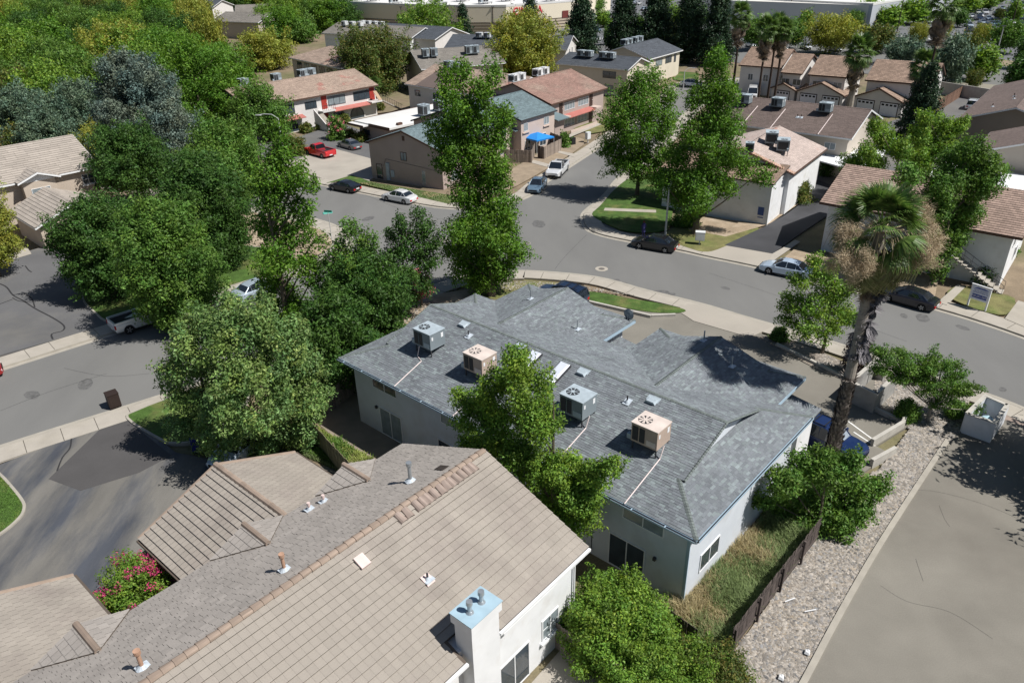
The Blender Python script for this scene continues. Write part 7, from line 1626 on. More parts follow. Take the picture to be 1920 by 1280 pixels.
    if kind == 'pickup':                                    # bed well
        b = MB(); b.box(-hl+.12, -.16*hl, -hw_+.16, hw_-.16, 1.1, 1.125); b.build('bed_floor', m_black, t)
        b = MB()
        for s in (-1, 1): b.box(-hl+.05, -.12*hl, s*(hw_-.09)-.07, s*(hw_-.09)+.07, 1.08, 1.27)
        b.box(-hl+.02, -hl+.12, -hw_+.1, hw_-.1, 1.05, 1.27); b.build('bed_side', P, t)
    g_ = MB(); secs = []; rf = MB()
    for (fx, z0, z1, w0, w1) in cab:
        x = fx*hl; half = [(0, z0-.03), (w0*hw_, z0-.03), (w0*hw_*.995, z0+.02), ((w0*.35+w1*.65)*hw_, z0+(z1-z0)*.75), (w1*hw_, z1-.015), (w1*hw_*.8, z1), (0, z1+.01)]
        secs.append([(x, y, z_) for (y, z_) in half]+[(x, -y, z_) for (y, z_) in half[-2::-1]])
    loft(g_, secs); g_.build('window', m_cglass, t)
    # roof skin and pillars in body colour
    top = [c for c in cab if c[2]-c[1] > .25]; off = .012; rs = []
    for (fx, z0, z1, w0, w1) in top:
        x = fx*hl; rs.append([(x, -w1*hw_*1.01, z1-.03), (x, -w1*hw_*.8, z1+off), (x, 0, z1+.01+off), (x, w1*hw_*.8, z1+off), (x, w1*hw_*1.01, z1-.03)])
    for i in range(len(rs)-1):
        for j in range(4): rf.face([rs[i][j], rs[i+1][j], rs[i+1][j+1], rs[i][j+1]])
    def pillar(c0, c1, s, w=.06):
        for sgn in (-1, 1):
            (fa, za0, za1, wa0, wa1), (fb_, zb0, zb1, wb0, wb1) = c0, c1; p = np.array([fa*hl, sgn*wa0*hw_*1.005, za0]) if s else np.array([fa*hl, sgn*wa1*hw_, za1]); q_ = np.array([fb_*hl, sgn*wb1*hw_*1.01, zb1])
            rf.tube([p, q_], [w*.6, w*.5], 4)
    pillar(cab[-1], top[-1], True); pillar(cab[0], top[0], True)
    for sgn in (-1, 1):
        for fx in ((-.3, ) if kind in ('coupe', 'pickup') else (-.06, -.42)):
            x = fx*hl if kind != 'pickup' else .12*hl; z1 = float(np.interp(x/hl, [c[0] for c in cab], [c[2] for c in cab])); w1 = .67 if kind in ('sedan', 'coupe', 'hatch') else .77
            rf.tube([(x, sgn*.905*hw_, .95 if kind not in ('pickup', 'suv', 'van') else 1.08), (x-.03, sgn*w1*hw_*1.01, z1-.02)], .028, 4)
    rf.build('roof_panel', P, t)
    for w in wx:
        for s in (-1, 1):
            ty, ri = wheel_meshes(r); o = link('wheel', ty, t, (w, s*(hw_-.13), r)); link('rim', ri, o)
    b0 = ip(-hl*.985, 2); f0 = ip(hl*.96, 2)
    for s in (-1, 1):
        b = MB(); b.box(-hl*.992-.02, -hl*.955, s*hw_*.62-.16, s*hw_*.62+.16, b0-.26, b0-.08) if kind != 'pickup' else b.box(-hl-.015, -hl+.08, s*hw_*.9-.07, s*hw_*.9+.07, .75, 1.08); b.build('taillight', m_tail, t)
        b = MB(); b.box(hl*.925, hl*.975, s*hw_*.62-.16, s*hw_*.62+.16, f0-.17, f0-.04); b.build('headlight', m_head, t)
        b = MB(); mx = .36*hl if kind in ('sedan', 'coupe', 'hatch') else .32*hl; b.box(mx-.07, mx+.05, s*(hw_+.04)-.09, s*(hw_+.04)+.09, .94 if kind in ('sedan', 'coupe', 'hatch') else 1.12, 1.08 if kind in ('sedan', 'coupe', 'hatch') else 1.32); b.build('wing_mirror', P, t)
    b = MB(); b.box(-hl-.012, -hl+.02, -.26, .26, .52, .66); b.build('number_plate', m_plate, t)
    b = MB(); b.box(hl*.975, hl+.01, -.5, .5, .42, .6); b.build('grille', m_black, t)
    b = MB(); 
    for s in (-1, 1): b.box(-wb/2+.4, wb/2-.4, s*hw_*.99-.02, s*hw_*.99+.02, .2, .3)
    b.build('sill_trim', m_black, t)
    if kind in ('suv',):
        b = MB()
        for s in (-1, 1): b.box(-.8*hl, .05*hl, s*.60*hw_-.02, s*.60*hw_+.02, 1.84, 1.88)
        for x in (-.6, -.3, 0): b.box(x*hl-.03, x*hl+.03, -.6*hw_, .6*hw_, 1.87, 1.90)
        b.build('roof_rack', m_black, t)
    CAR[key] = t
    return t
def azpx(p, q):                       # heading of the line between two picture points on the ground
    a, b = G(*p), G(*q); return math.degrees(math.atan2(b[0]-a[0], b[1]-a[1]))
# kerbside cars (wheel contact points give place and heading)
def between(p, q, side=0.0, s=.9):
    a, b = np.array(G(*p)), np.array(G(*q)); d = (b-a)/np.linalg.norm(b-a); n = np.array((-d[1], d[0])); c = (a+b)/2+n*s
    return (float(c[0]), float(c[1])), math.degrees(math.atan2(d[0], d[1]))
def carw(kind, cn, col, label, w1, w2, nose_first=True, s=.85, **k):
    """w1,w2: wheel contact points seen (left, right in the photo) on the near side; body lies beyond"""
    pos, az = between(w1, w2, s=s); return car(kind, cn, col, label, None, pos=pos, az=az+180 if nose_first else az, **k)
carw('coupe', 'black', (.012, .012, .014), 'black coupe parked at far kerb ahead of the white sedan', (622, 357), (655, 363.5))
carw('sedan', 'white', (.78, .79, .80), 'white sedan parked at far kerb by the mauve house lawn', (723.5, 377), (758.5, 384))
carw('sedan', 'steelblue', (.14, .22, .30), 'steel blue sedan parked on the side street facing the junction', (1011, 367), (1028, 345), s=-.85 if False else .85)
carw('pickup', 'white', (.80, .80, .81), 'white pickup truck parked behind the steel blue sedan', (1048, 336), (1065, 318))
carw('sedan', 'black2', (.015, .014, .017), 'black sedan parked beneath the trees at the curved kerb', (1200, 467), (1243, 474.5))
carw('sedan', 'paleblue', (.50, .60, .72), 'pale blue-white sedan half hidden by the round street tree', (1446, 515), (1489, 524))
carw('sedan', 'darknavy', (.012, .012, .022), 'black-navy sedan parked near the white apartments sign', (1665, 566), (1723, 582.5))
carw('pickup', 'red', (.62, .02, .03), 'bright red pickup truck parked in the concrete court', (576, 291), (604, 298.5), s=1.0)
carw('sedan', 'grey', (.12, .13, .14), 'dark grey sedan parked beside the red pickup', (636, 277), (658, 283.5))
car('suv', 'navy', (.012, .025, .06), 'dark navy estate car with roof rack in the driveway behind the fourplex', (1052, 566), az=azpx((1000, 545), (1090, 570))+180, cat='car', z=.1)
car('suv', 'deepblue', (.012, .03, .11), 'deep blue car with folded foil sunshade in windscreen beside the fourplex', (1545, 838), az=azpx((1520, 800), (1600, 835)), cat='car', z=.1)
car('pickup', 'white', None, 'white pickup truck parked at the kerb beneath the leafy tree, half in shade', (278, 606), az=azpx((240, 622), (330, 592)))
car('sedan', 'silver', (.42, .50, .58), 'silver-blue car at the kerb between the trees and dark green lawn', (484, 552), az=azpx((440, 562), (520, 530)))
car('sedan', 'dullred', (.35, .02, .02), 'red car just entering at the left frame edge', (-60, 716), az=azpx((-60, 715), (7, 697)))
car('sedan', 'silver', None, 'silver car parked near the garage end under the silvery maple', (455, 848), az=azpx((455, 848), (410, 886)), z=.1)
car('suv', 'white', (.76, .77, .78), 'white SUV parked against the wall at the end of the lane', (1822, 204), az=azpx((1822, 204), (1840, 180)))
car('van', 'white', None if False else (.78, .78, .80), 'white van standing left of the single garage', (1410, 182), az=azpx((1410, 182), (1412, 150))+180, cat='van')
car('sedan', 'whitish', (.72, .76, .82), 'white-blue car on the side street by the curved lamp', (1296, 162), az=110)
car('sedan', 'white', None, 'white car parked behind the brown apartments, left of two', (1648, 262), az=38)
car('sedan', 'paleblue', None, 'pale blue car parked behind the brown apartments, right of two', (1672, 266), az=38)
CP = [(1818, 60, 'black', 'sedan'), (1838, 58, 'white', 'sedan'), (1868, 48, 'steelblue', 'sedan'), (1884, 60, 'silver', 'sedan'), (1884, 50, 'grey', 'sedan'), (1836, 32, 'white', 'sedan'), (1845, 27, 'white', 'suv'), (1851, 20, 'silver', 'sedan'), (1834, 38, 'navy', 'suv'), (1868, 29, 'black', 'sedan'), (1892, 22, 'steelblue', 'sedan'), (1890, 30, 'dullred', 'sedan'), (1888, 38, 'navy', 'suv'), (1908, 30, 'white', 'van'), (1912, 38, 'navy', 'suv'), (1915, 26, 'black', 'sedan'), (1896, 46, 'white', 'sedan'), (1906, 14, 'steelblue', 'sedan'), (1918, 12, 'deepblue', 'suv'), (1878, 19, 'silver', 'sedan'), (1900, 7, 'silver', 'sedan'), (1118, 46, 'silver', 'sedan'), (1126, 49, 'white', 'sedan'), (1140, 51, 'white', 'sedan'), (1117, 60, 'steelblue', 'sedan'), (1118, 77, 'white', 'sedan'), (1112, 34, 'white', 'suv'), (1134, 44, 'navy', 'suv'), (1108, 30, 'dullred', 'sedan'), (1408, 88, 'white', 'sedan'), (1466, 94, 'white', 'sedan'), (1510, 92, 'white', 'sedan'), (1566, 96, 'grey', 'sedan'), (1740, 44, 'white', 'sedan'), (1186, 6, 'silver', 'sedan'), (1196, 9, 'white', 'sedan'), (1208, 20, 'silver', 'sedan'), (1218, 8, 'black', 'sedan')]
rc_ = random.Random(8); cols_ = ['white', 'silver', 'black', 'grey', 'steelblue', 'white', 'silver', 'navy', 'dullred', 'paleblue']
for row in range(6):
    for k_ in range(9):
        if rc_.random() < .72: CP.append((1795+row*4+k_*15+rc_.uniform(-1, 1), 3+row*9.5+k_*2.2, rc_.choice(cols_), 'sedan'))
for k_ in range(8): CP.append((1690+k_*9, 2+k_*.6+8, rc_.choice(cols_), 'sedan')) if k_ % 3 else None
CP = [q for q in CP if sum(1 for p in CP if p is not q and abs(p[0]-q[0]) < 9 and abs(p[1]-q[1]) < 4 and CP.index(p) < CP.index(q)) == 0]
seen = {}
where = lambda x: 'among the far bays of the large car park' if x > 1800 else 'seen between the redwood trunks' if x < 1250 else 'on the avenue behind the townhouses'
for (x, y, c, k) in CP:
    src = [q for q in CAR if q[1] == c and (q[0] == k)] or [q for q in CAR if q[1] == c] or [('sedan', 'white')]
    k2, c2 = src[0]; cname = {'steelblue': 'steel blue', 'dullred': 'dull red', 'deepblue': 'deep blue'}.get(c, c)
    car(k2, c2, None, f'{cname} vehicle {where(x)}', (x, y), az=azpx((x, y), (x+20, y+6)) if x > 1300 else 40, group=f'{cname} vehicles {where(x)}', z=.05)

foil_car = CAR.get(('suv', 'deepblue'))
if foil_car:
    b = MB(); hl = 4.85/2; b.face([(.17*hl, -.55, 1.70), (.44*hl, -.62, 1.09), (.44*hl, .62, 1.09), (.17*hl, .55, 1.70)][::-1]); b.box(.43*hl, .45*hl, -.6, .6, 1.07, 1.09)
    o = b.build('foil_sunshade', M('silver_foil', (.75, .80, .84), rough=.25, metal=.8, var=.1, scale=8), foil_car); o.location = (.05, 0, .06)
# ------------------------------------------------------------------ fences, walls, street furniture, ground pieces
def board_fence(name, label, p, q, h, mat, bw=.14, gap=.008, lean=0.0, posts=2.4, rail_side=1, z0=.08, scallop=False, double=False):
    p, q = np.array(p, float), np.array(q, float); L = np.linalg.norm(q-p); d = (q-p)/L; t = thing(name, label, 'fence', (p[0], p[1], z0), rot2(d))
    mats_ = []; b = MB(); b.hexa([(0, 0, 0), (bw-gap, 0, 0), (bw-gap, .02, 0), (0, .02, 0), (0, 0, h), (bw-gap, 0, h), (bw-gap, .02, h), (0, .02, h)])
    if scallop: b.hexa([(.02, 0, h), (bw-gap-.02, 0, h), (bw-gap-.02, .02, h), (.02, .02, h), (.045, 0, h+.035), (bw-gap-.045, 0, h+.035), (bw-gap-.045, .02, h+.035), (.045, .02, h+.035)])
    me = b.mesh('board', mat); x = 0.0; i = 0
    while x < L:
        o = link('board', me, t, (x, 0, random.uniform(-.03, .015))); o.rotation_euler = (random.uniform(-.012, .012), random.uniform(-.012, .012), random.uniform(-.03, .03)); x += bw; i += 1
    for z in (.35, h-.35):
        b = MB(); b.box(0, L, .022 if rail_side > 0 else -.06, .06 if rail_side > 0 else -.002, z-.045, z+.045); b.build('rail', mat, t)
    x = 0
    while x <= L:
        b = MB(); b.box(x-.045, x+.045, .062 if rail_side > 0 else -.16, .15 if rail_side > 0 else -.062, -.2, h+.03); b.build('post', mat, t); x += posts
    return t
m_fdark = M('weathered_dark_board', (.085, .068, .062), var=.25, scale=4, isl=.4, fine=.15, fscale=20, vecscale=(6, 6, .6))
m_fgrey = M('weathered_grey_board', (.26, .215, .18), var=.2, scale=4, isl=.3, vecscale=(6, 6, .6))
m_fbrown = M('stained_brown_board', (.17, .10, .07), var=.2, scale=4, isl=.25, vecscale=(6, 6, .6))
m_fmoss = M('mossy_tan_board', (.21, .19, .115), var=.25, scale=4, isl=.3, vecscale=(6, 6, .6))
board_fence('dark_fence', 'leaning dark weathered board fence between rank grass and rock bed', G(1368, 1226), G(1530, 1015), 1.55, m_fdark, rail_side=-1)
board_fence('garden_fence', 'tan board fence with scalloped top between the two gardens', wpt(fp, -1.4, -2.6), wpt(fp, 7.0, -4.3), 1.7, m_fmoss, scallop=True, rail_side=1, bw=.15)
board_fence('garden_fence', 'tan board fence running behind the silvery maple by the fourplex end', wpt(fp, -3.2, 6), wpt(fp, -1.4, -2.6), 1.7, m_fgrey, rail_side=-1, bw=.15)
board_fence('garden_fence', 'brown board fence beside the tiled house corner behind the bush', wpt(fp, 19.0, -5.2), wpt(fp, 25.5, -5.3), 1.6, m_fgrey, rail_side=1, bw=.15, scallop=True)
board_fence('side_fence', 'short dark board fence between bright bush and rank grass', G(1225, 1160), G(1300, 1215), 1.2, m_fdark)
board_fence('yard_fence', 'grey weathered board fence around yard with blue canopy', G(1020, 300), G(1052, 284), 1.8, m_fgrey, bw=.17)
board_fence('yard_fence', 'grey weathered board fence nearest the tall street tree', G(945, 305), G(997, 307), 1.8, m_fgrey, bw=.17)
board_fence('yard_fence', 'short end of the weathered fence facing the white pickup', G(1008, 297), G(1020, 300), 1.8, m_fdark, bw=.17)
board_fence('yard_fence', 'dark weathered fence at the far side of the canopy yard', G(1030, 270), G(1052, 280), 1.8, m_fdark, bw=.17)
board_fence('yard_fence', 'weathered fence end returning to the pink terrace house', G(997, 307), G(1003, 292), 1.8, m_fgrey, bw=.17)
board_fence('lane_fence', 'long reddish brown fence beside the lane with white SUV', G(1745, 218), G(1805, 180), 2.0, m_fbrown, bw=.2)
board_fence('back_fence', 'dark brown fence behind the black driveway', G(1500, 312), G(1548, 318), 1.9, m_fdark, bw=.2)
m_block = M('grey_block_wall', (.30, .295, .28), var=.15, scale=2, bump=.3, bscale=30, col2=(.22, .22, .215), c2scale=.6)
m_blockl = M('pale_block_wall', (.43, .41, .37), var=.12, scale=2, bump=.3, bscale=30)
def wall_run(name, label, pts, h, mat, w=.2, cap=None, cat='wall', z=.0):
    p0 = pts[0]; t = thing(name, label, cat, (p0[0], p0[1], z)); b = MB(); c = MB()
    for i in range(len(pts)-1):
        p, q = np.array(pts[i])-p0, np.array(pts[i+1])-p0; d = (q-p)/np.linalg.norm(q-p); n = np.array((-d[1], d[0]))*w/2; e = d*(w/2) if i < len(pts)-2 else 0*d
        if i % 2: p = p+d*(w/2+.002)
        b.prism([tuple(p-n), tuple(q+e-n), tuple(q+e+n), tuple(p+n)], -.1, h); c.prism([tuple(p-n*1.15), tuple(q+e-n*1.15), tuple(q+e+n*1.15), tuple(p+n*1.15)], h+.002, h+.05)
    b.build('wall_body', mat, t, kind='stuff' if len(pts) > 2 else None); c.build('coping', cap or m_blockl, t, kind='stuff' if len(pts) > 2 else None); return t
wall_run('lot_wall', 'plain grey wall between the lane and vacant lot', [G(1735, 172), G(1815, 185), G(1930, 205)], 2.2, m_blockl)
wall_run('retaining_wall', 'low concrete wall along the forecourt nearest the parked blue car', [G(1633, 838), G(1690, 804), G(1695, 790)], .55, m_blockl)
wall_run('retaining_wall', 'low concrete wall lower down beside the rock bed', [G(1632, 876), G(1676, 852)], .55, m_blockl)
wall_run('retaining_wall', 'long low wall stepping down behind the block enclosure', [G(1622, 765), G(1690, 796)], .35, m_blockl)
wall_run('planter_wall', 'long low planter wall below the narrow green lawn', [G(1086, 566), G(1218, 597), G(1266, 595)], .3, m_blockl)
wall_run('planter_wall', 'low kerb wall in front of the small street tree', [G(1455, 650), G(1530, 686), G(1600, 722)], .28, m_blockl)
# block enclosures for bins
def enclosure(label, pts, h, name='bin_enclosure', gate=None, mat=None):
    return wall_run(name, label, pts, h, mat or m_block, w=.22, cat='enclosure')
enclosure('shaded grey block enclosure left of the feathery tree', [G(1644, 700), G(1588, 752), G(1634, 775), G(1672, 738)], 1.55)
enclosure('upper small block enclosure with brown panel by the sidewalk', [G(1622, 722), G(1618, 700), G(1655, 716)], 1.1)
enclosure('white-edged open block enclosure at the end of the side driveway', [G(1802, 812), G(1852, 830), G(1876, 796), G(1836, 778), G(1802, 812)], 1.5, mat=M('white_block', (.60, .62, .66), var=.1, scale=2))
c = G(1845, 800); t = thing('rubbish_bag', 'pale blue rubbish bag inside the white-edged enclosure', 'rubbish bag', (c[0], c[1], .1)); b = MB(); b.tube([(0, 0, 0), (.05, 0, .35), (.1, .05, .6), (.1, .05, .72)], [.42, .5, .3, .05], 9); b.build('bag', M('blue_plastic_bag', (.42, .60, .68), rough=.4, var=.2, scale=6), t)
c = G(1622, 716); 
# street lamps
m_lamp = M('lamp_post_grey', (.42, .43, .43), rough=.5, var=.05)
def street_lamp(label, base, top, arm_px=None, arm=None):
    g = np.array(G(*base)); h = hz(base, top); t = thing('street_lamp', label, 'street lamp', (g[0], g[1], 0)); b = MB(); b.tube([(0, 0, 0), (0, 0, h)], [.12, .07], 10); b.build('post', m_lamp, t)
    if arm:
        a = rad(arm[0]); dx, dy = math.sin(a), math.cos(a); l = arm[1]; b = MB(); b.tube([(0, 0, h-.05), (dx*l*.35, dy*l*.35, h+.55), (dx*l*.8, dy*l*.8, h+.65), (dx*l, dy*l, h+.6)], [.06, .05, .045, .045], 8); b.build('arm', m_lamp, t)
        b = MB(); b.hexa([(dx*l-.13, dy*l-.13, h+.5), (dx*l+.13, dy*l-.13, h+.5), (dx*(l+.7)+.13, dy*(l+.7)+.13, h+.5), (dx*(l+.7)-.13, dy*(l+.7)+.13, h+.5), (dx*l-.1, dy*l-.1, h+.66), (dx*l+.1, dy*l-.1, h+.66), (dx*(l+.6)+.1, dy*(l+.6)+.1, h+.62), (dx*(l+.6)-.1, dy*(l+.6)+.1, h+.62)]); b.build('lamp_head', M('lamp_head_white', (.6, .6, .6), var=.05), t)
    return t
street_lamp('pale street lamp with curved arm left of the red pickup', (537, 318), (519, 222), arm=(262, 2.2))
street_lamp('street lamp post between the black sedan and tallest sweetgum', (1247, 447), (1254, 352))
street_lamp('small curved street lamp by the lawn below the redwoods', (1281, 166), (1284, 134), arm=(80, 1.8))
for (lb, b_, t_) in (('dark light pole before the blue-grey store wall', (1478, 46), (1486, -14)), ('dark light pole rising from the large yellowish tree', (1546, 102), (1556, 45)), ('dark light pole at the leaf sign entrance', (1682, 60), (1694, -10)), ('tall dark pole among the far parked cars', (1896, 52), (1904, -6)), ('dark pole against the shaded cream wall, left one', (861, 64), (858, 14)), ('dark pole against the shaded cream wall, right one', (925, 64), (923, 14)), ('dark pole against the taupe wall left of the bright tree', (755, 60), (751, 14)), ('pale pole beside the round green verge tree', (1866, 111), (1878, 50)), ('grey pole by the cream store loading wall', (1030, 58), (1030, 32))):
    g = np.array(G(*b_)); h = hz(b_, t_); t = thing('light_pole', lb, 'light pole', (g[0], g[1], 0)); b = MB(); b.tube([(0, 0, 0), (0, 0, h)], [.16, .1], 8); b.build('post', m_lamp if 'pale' in lb or 'grey' in lb.split()[0] else m_barkd, t); b = MB(); b.box(-.5, .5, -.25, .25, h, h+.2); b.build('lamp_head', m_framed, t)
# street name sign
g = G(624, 462); h = hz((624, 462), (616, 398)); t = thing('street_name_sign', 'green street name sign on thin post at the bare corner', 'street sign', (g[0], g[1], 0))
b = MB(); b.tube([(0, 0, 0), (0, 0, h)], .035, 8); b.build('post', m_lamp, t); m_gs = M('green_sign_face', (.02, .22, .17), rough=.4, var=.05); m_gsl = M('pale_reflective_sign', (.16, .55, .47), rough=.25, var=.1)
b = MB(); b.box(-.42, .42, -.012, .012, h, h+.22); o = b.build('upper_blade', m_gs, t); o.rotation_euler = (0, 0, rad(-12)); text('blade_lettering', 'HARTNELL AV', .12, m_frame, o, (0, -.014, h+.11), (rad(90), 0, 0), .002) if False else None
b = MB(); b.box(-.5, .5, -.012, .012, h-.26, h-.02); o = b.build('lower_blade', m_gsl, t); o.rotation_euler = (rad(-6), 0, rad(22))
# apartments sign
pl, pr_ = np.array(G(1813, 575)), np.array(G(1846, 586)); d = (pr_-pl)/np.linalg.norm(pr_-pl); wS = float(np.linalg.norm(pr_-pl)); t = thing('apartment_sign', 'white two-post sign with blue band on the dry lawn', 'sign', (pl[0], pl[1], .1), rot2(d))
hS = 1.95; m_sw = M('sign_white_face', (.66, .70, .78), rough=.4, var=.04); m_sbl = M('sign_blue_band', (.02, .05, .26), rough=.4, var=.05)
for x in (0, wS): b = MB(); b.box(x-.06, x+.06, -.06, .06, -.1, hS+.06); b.build('post', m_frame, t)
b = MB(); b.box(.062, wS-.062, -.03, .03, .75, hS); pn = b.build('panel', m_sw, t); b = MB(); b.box(0-.1, wS+.1, -.07, .07, hS+.062, hS+.12); b.build('top_rail', m_frame, t)
b = MB(); b.box(.14, wS-.14, -.036, -.031, .92, 1.26); b.build('blue_band', m_sbl, pn)
k = 10; b = MB(); b.face([(wS/2-.62, -.036, 1.74), (wS/2+.62, -.036, 1.74), (wS/2+.3, -.036, 1.86), (wS/2-.3, -.036, 1.86)]); b.build('blue_emblem', m_sbl, pn)
text('sign_lettering', 'APARTMENTS', .19, m_sbl, pn, (wS/2, -.04, 1.42), (rad(90), 0, 0), .003); text('sign_lettering', 'NOW LEASING', .16, m_sbl, pn, (wS/2, -.04, 1.61), (rad(90), 0, 0), .003); text('sign_number', '530-691-2979', .22, m_frame, pn, (wS/2, -.042, 1.09), (rad(90), 0, 0), .003)
text('wall_number', '1415', .35, m_framed, ne, (bx-.05, by+11.9, 4.0), (rad(90), 0, rad(-90)), .01) if False else None
# cabinets and boxes
def cabinet(label, px, w, d, h, mat, name='utility_cabinet', legs=False, rz=0.0, cat='cabinet'):
    g = G(*px); t = thing(name, label, cat, (g[0], g[1], .1), rz); z0 = .5 if legs else 0
    b = MB(); b.box(-w/2, w/2, -d/2, d/2, z0, h); b.build('housing', mat, t); b = MB(); b.box(-w/2-.02, w/2+.02, -d/2-.02, d/2+.02, h+.002, h+.05); b.build('lid', mat, t); b = MB(); b.box(-w*.4, w*.4, -d/2-.012, -d/2-.002, z0+.06, h-.06); b.build('door', mat, t)
    if legs: b = MB(); b.box(-.06, .06, -.06, .06, -.1, z0); b.build('pedestal', mat, t)
    return t
m_cab = M('pale_cabinet_paint', (.60, .62, .63), rough=.5, var=.05)
cabinet('white utility cabinet on post beside the tallest sweetgum trunk', (1311, 460), .95, .6, 1.35, m_cab, legs=True, rz=rad(-15))
cabinet('grey cluster mailbox on pedestal by the sidewalk of the terrace', (1102, 268), .8, .5, 1.5, m_cab, name='cluster_mailbox', legs=True, rz=rad(45), cat='mailbox')
cabinet('black wheeled bin lying near the clipped bush by the fence', (1073, 272), .7, .8, 1.0, m_black, name='wheeled_bin', rz=rad(30), cat='bin')
cabinet('dark brown box in the tree shade at the kerb of the left street', (216, 762), .75, .75, 1.0, M('dark_brown_plastic', (.03, .02, .017), rough=.6, var=.1), name='wheeled_bin', rz=rad(40), cat='bin')
cabinet('blue recycling bin in the shade beside the parked car under the maple', (372, 845), .6, .6, 1.0, M('blue_bin_plastic', (.02, .03, .22), rough=.5, var=.1), name='recycling_bin', rz=rad(20), cat='bin')
# blue canopy
g = G(1008, 284); t = thing('canopy_tent', 'bright blue square canopy tent inside the weathered fence', 'canopy', (g[0], g[1], 0), rad(40)); s = 1.75; b = MB()
for i in range(4):
    a0, a1 = i*math.pi/2+math.pi/4, (i+1)*math.pi/2+math.pi/4; p, q = (s*1.41*math.cos(a0), s*1.41*math.sin(a0)), (s*1.41*math.cos(a1), s*1.41*math.sin(a1))
    b.face([(*p, 2.2), (*q, 2.2), (0, 0, 2.85)]); b.face([(*p, 2.0), (*q, 2.0), (*q, 2.2), (*p, 2.2)])
b.build('canopy', M('blue_canopy_cloth', (.02, .22, .62), rough=.6, var=.05), t)
for i in range(4): a = i*math.pi/2+math.pi/4; b = MB(); b.box(s*1.38*math.cos(a)-.03, s*1.38*math.cos(a)+.03, s*1.38*math.sin(a)-.03, s*1.38*math.sin(a)+.03, 0, 2.1); b.build('pole', m_lamp, t)
# satellite dish on the fourplex far edge and a person in the shade
def person(label, px, col, hair, rz=0.0):
    g = G(*px, .13); t = thing('person', label, 'person', (g[0], g[1], .13), rz)
    V = [(0, 0, .95), (0, 0, 1.15), (0, 0, 1.38), (0, 0, 1.5), (.0, .02, 1.62), (.09, 0, .9), (.1, .03, .5), (.1, -.02, .07), (.1, .14, .04), (-.09, 0, .9), (-.1, -.03, .5), (-.1, -.06, .07), (-.1, .1, .04), (.18, 0, 1.38), (.24, .02, 1.12), (.22, .12, .9), (-.18, 0, 1.38), (-.24, .02, 1.12), (-.22, .12, .9)]
    E = [(0, 1), (1, 2), (2, 3), (3, 4), (0, 5), (5, 6), (6, 7), (7, 8), (0, 9), (9, 10), (10, 11), (11, 12), (2, 13), (13, 14), (14, 15), (2, 16), (16, 17), (17, 18)]
    Rr = [.15, .13, .15, .055, .10, .09, .065, .045, .035, .09, .065, .045, .035, .06, .045, .035, .06, .045, .035]
    me = bpy.data.meshes.new('body'); me.from_pydata(V, E, []); me.materials.append(col); o = link('body', me, t); md = o.modifiers.new('skin', 'SKIN')
    for i, r in enumerate(Rr): me.skin_vertices[0].data[i].radius = (r, r*.85)
    me.skin_vertices[0].data[0].use_root = True; o.modifiers.new('sub', 'SUBSURF').levels = 1
    b = MB(); b.tube([(0, .02, 1.60), (0, .01, 1.70), (0, 0, 1.77), (0, 0, 1.80)], [.115, .115, .08, .02], 10); b.build('hair', hair, t)
    b = MB(); b.tube([(0, .07, 1.56), (0, .10, 1.63), (0, .09, 1.70)], [.05, .07, .04], 8); b.build('face', M('skin_tone', (.35, .20, .14), rough=.6, var=.05), t)
    b = MB(); b.tube([(0, 0, .55), (0, 0, .95), (0, 0, 1.1)], [.2, .17, .14], 10, caps=False); b.build('skirt', col, t)
person('person in blue-violet clothes standing in tree shade on the sidewalk', (1206, 444), M('violet_blue_cloth', (.03, .03, .11), var=.1), M('auburn_hair', (.10, .03, .02), var=.1))
# rock bed stones, rank grass, garden litter
def in_poly(P, poly):
    x, y = P[:, 0], P[:, 1]; c = np.zeros(len(P), bool); n = len(poly)
    for i in range(n):
        (x0, y0), (x1, y1) = poly[i], poly[(i+1) % n]; m = ((y0 > y) != (y1 > y)) & (x < (x1-x0)*(y-y0)/((y1-y0)+1e-12)+x0); c ^= m
    return c
def scatter(poly, n, rng):
    a = np.array(poly); lo, hi = a.min(0), a.max(0); out = np.zeros((0, 2))
    while len(out) < n:
        P = lo+(hi-lo)*rng.random((n*2, 2)); out = np.concatenate([out, P[in_poly(P, poly)]])
    return out[:n]
rng = np.random.default_rng(5)
m_stone = M('river_rock', (.285, .258, .225), var=.15, scale=6, isl=.45, isl2=(.17, .168, .168), fine=.1)
def stones(name, poly, n, s0, s1, z, mat):
    P = scatter(poly, n, rng); phi = (1+5**.5)/2
    oc = np.array([(0, 0, 1), (1, 0, -.1), (.3, .95, -.1), (-.8, .6, -.1), (-.8, -.6, -.1), (.3, -.95, -.1)], float); F = np.array([(0, 1, 2), (0, 2, 3), (0, 3, 4), (0, 4, 5), (0, 5, 1)])
    sz = s0+(s1-s0)*rng.random(n)**2.2; V = oc[None]*np.stack([sz*(.8+.7*rng.random(n)), sz*(.6+.5*rng.random(n)), sz*(.3+.3*rng.random(n))], 1)[:, None, :]*(1+.25*rng.normal(size=(n, 6, 1)))
    a = rng.random(n)*6.28; ca, sa = np.cos(a)[:, None], np.sin(a)[:, None]; X = V[..., 0]*ca-V[..., 1]*sa; Y = V[..., 0]*sa+V[..., 1]*ca
    VV = np.stack([X+P[:, :1], Y+P[:, 1:], V[..., 2]+z], 2).reshape(-1, 3); FF = (F[None]+(np.arange(n)*6)[:, None, None]).reshape(-1, 3); return link(name, np_mesh(name, VV, FF, mat), kind='stuff')
stones('gravel', W(rock_poly_px), 27000, .025, .12, .11, m_stone)
stones('gravel_border', W([(1000, 552), (1084, 546), (1190, 556), (1130, 545), (1080, 536), (960, 528), (880, 534)]), 900, .04, .11, .15, m_stone)
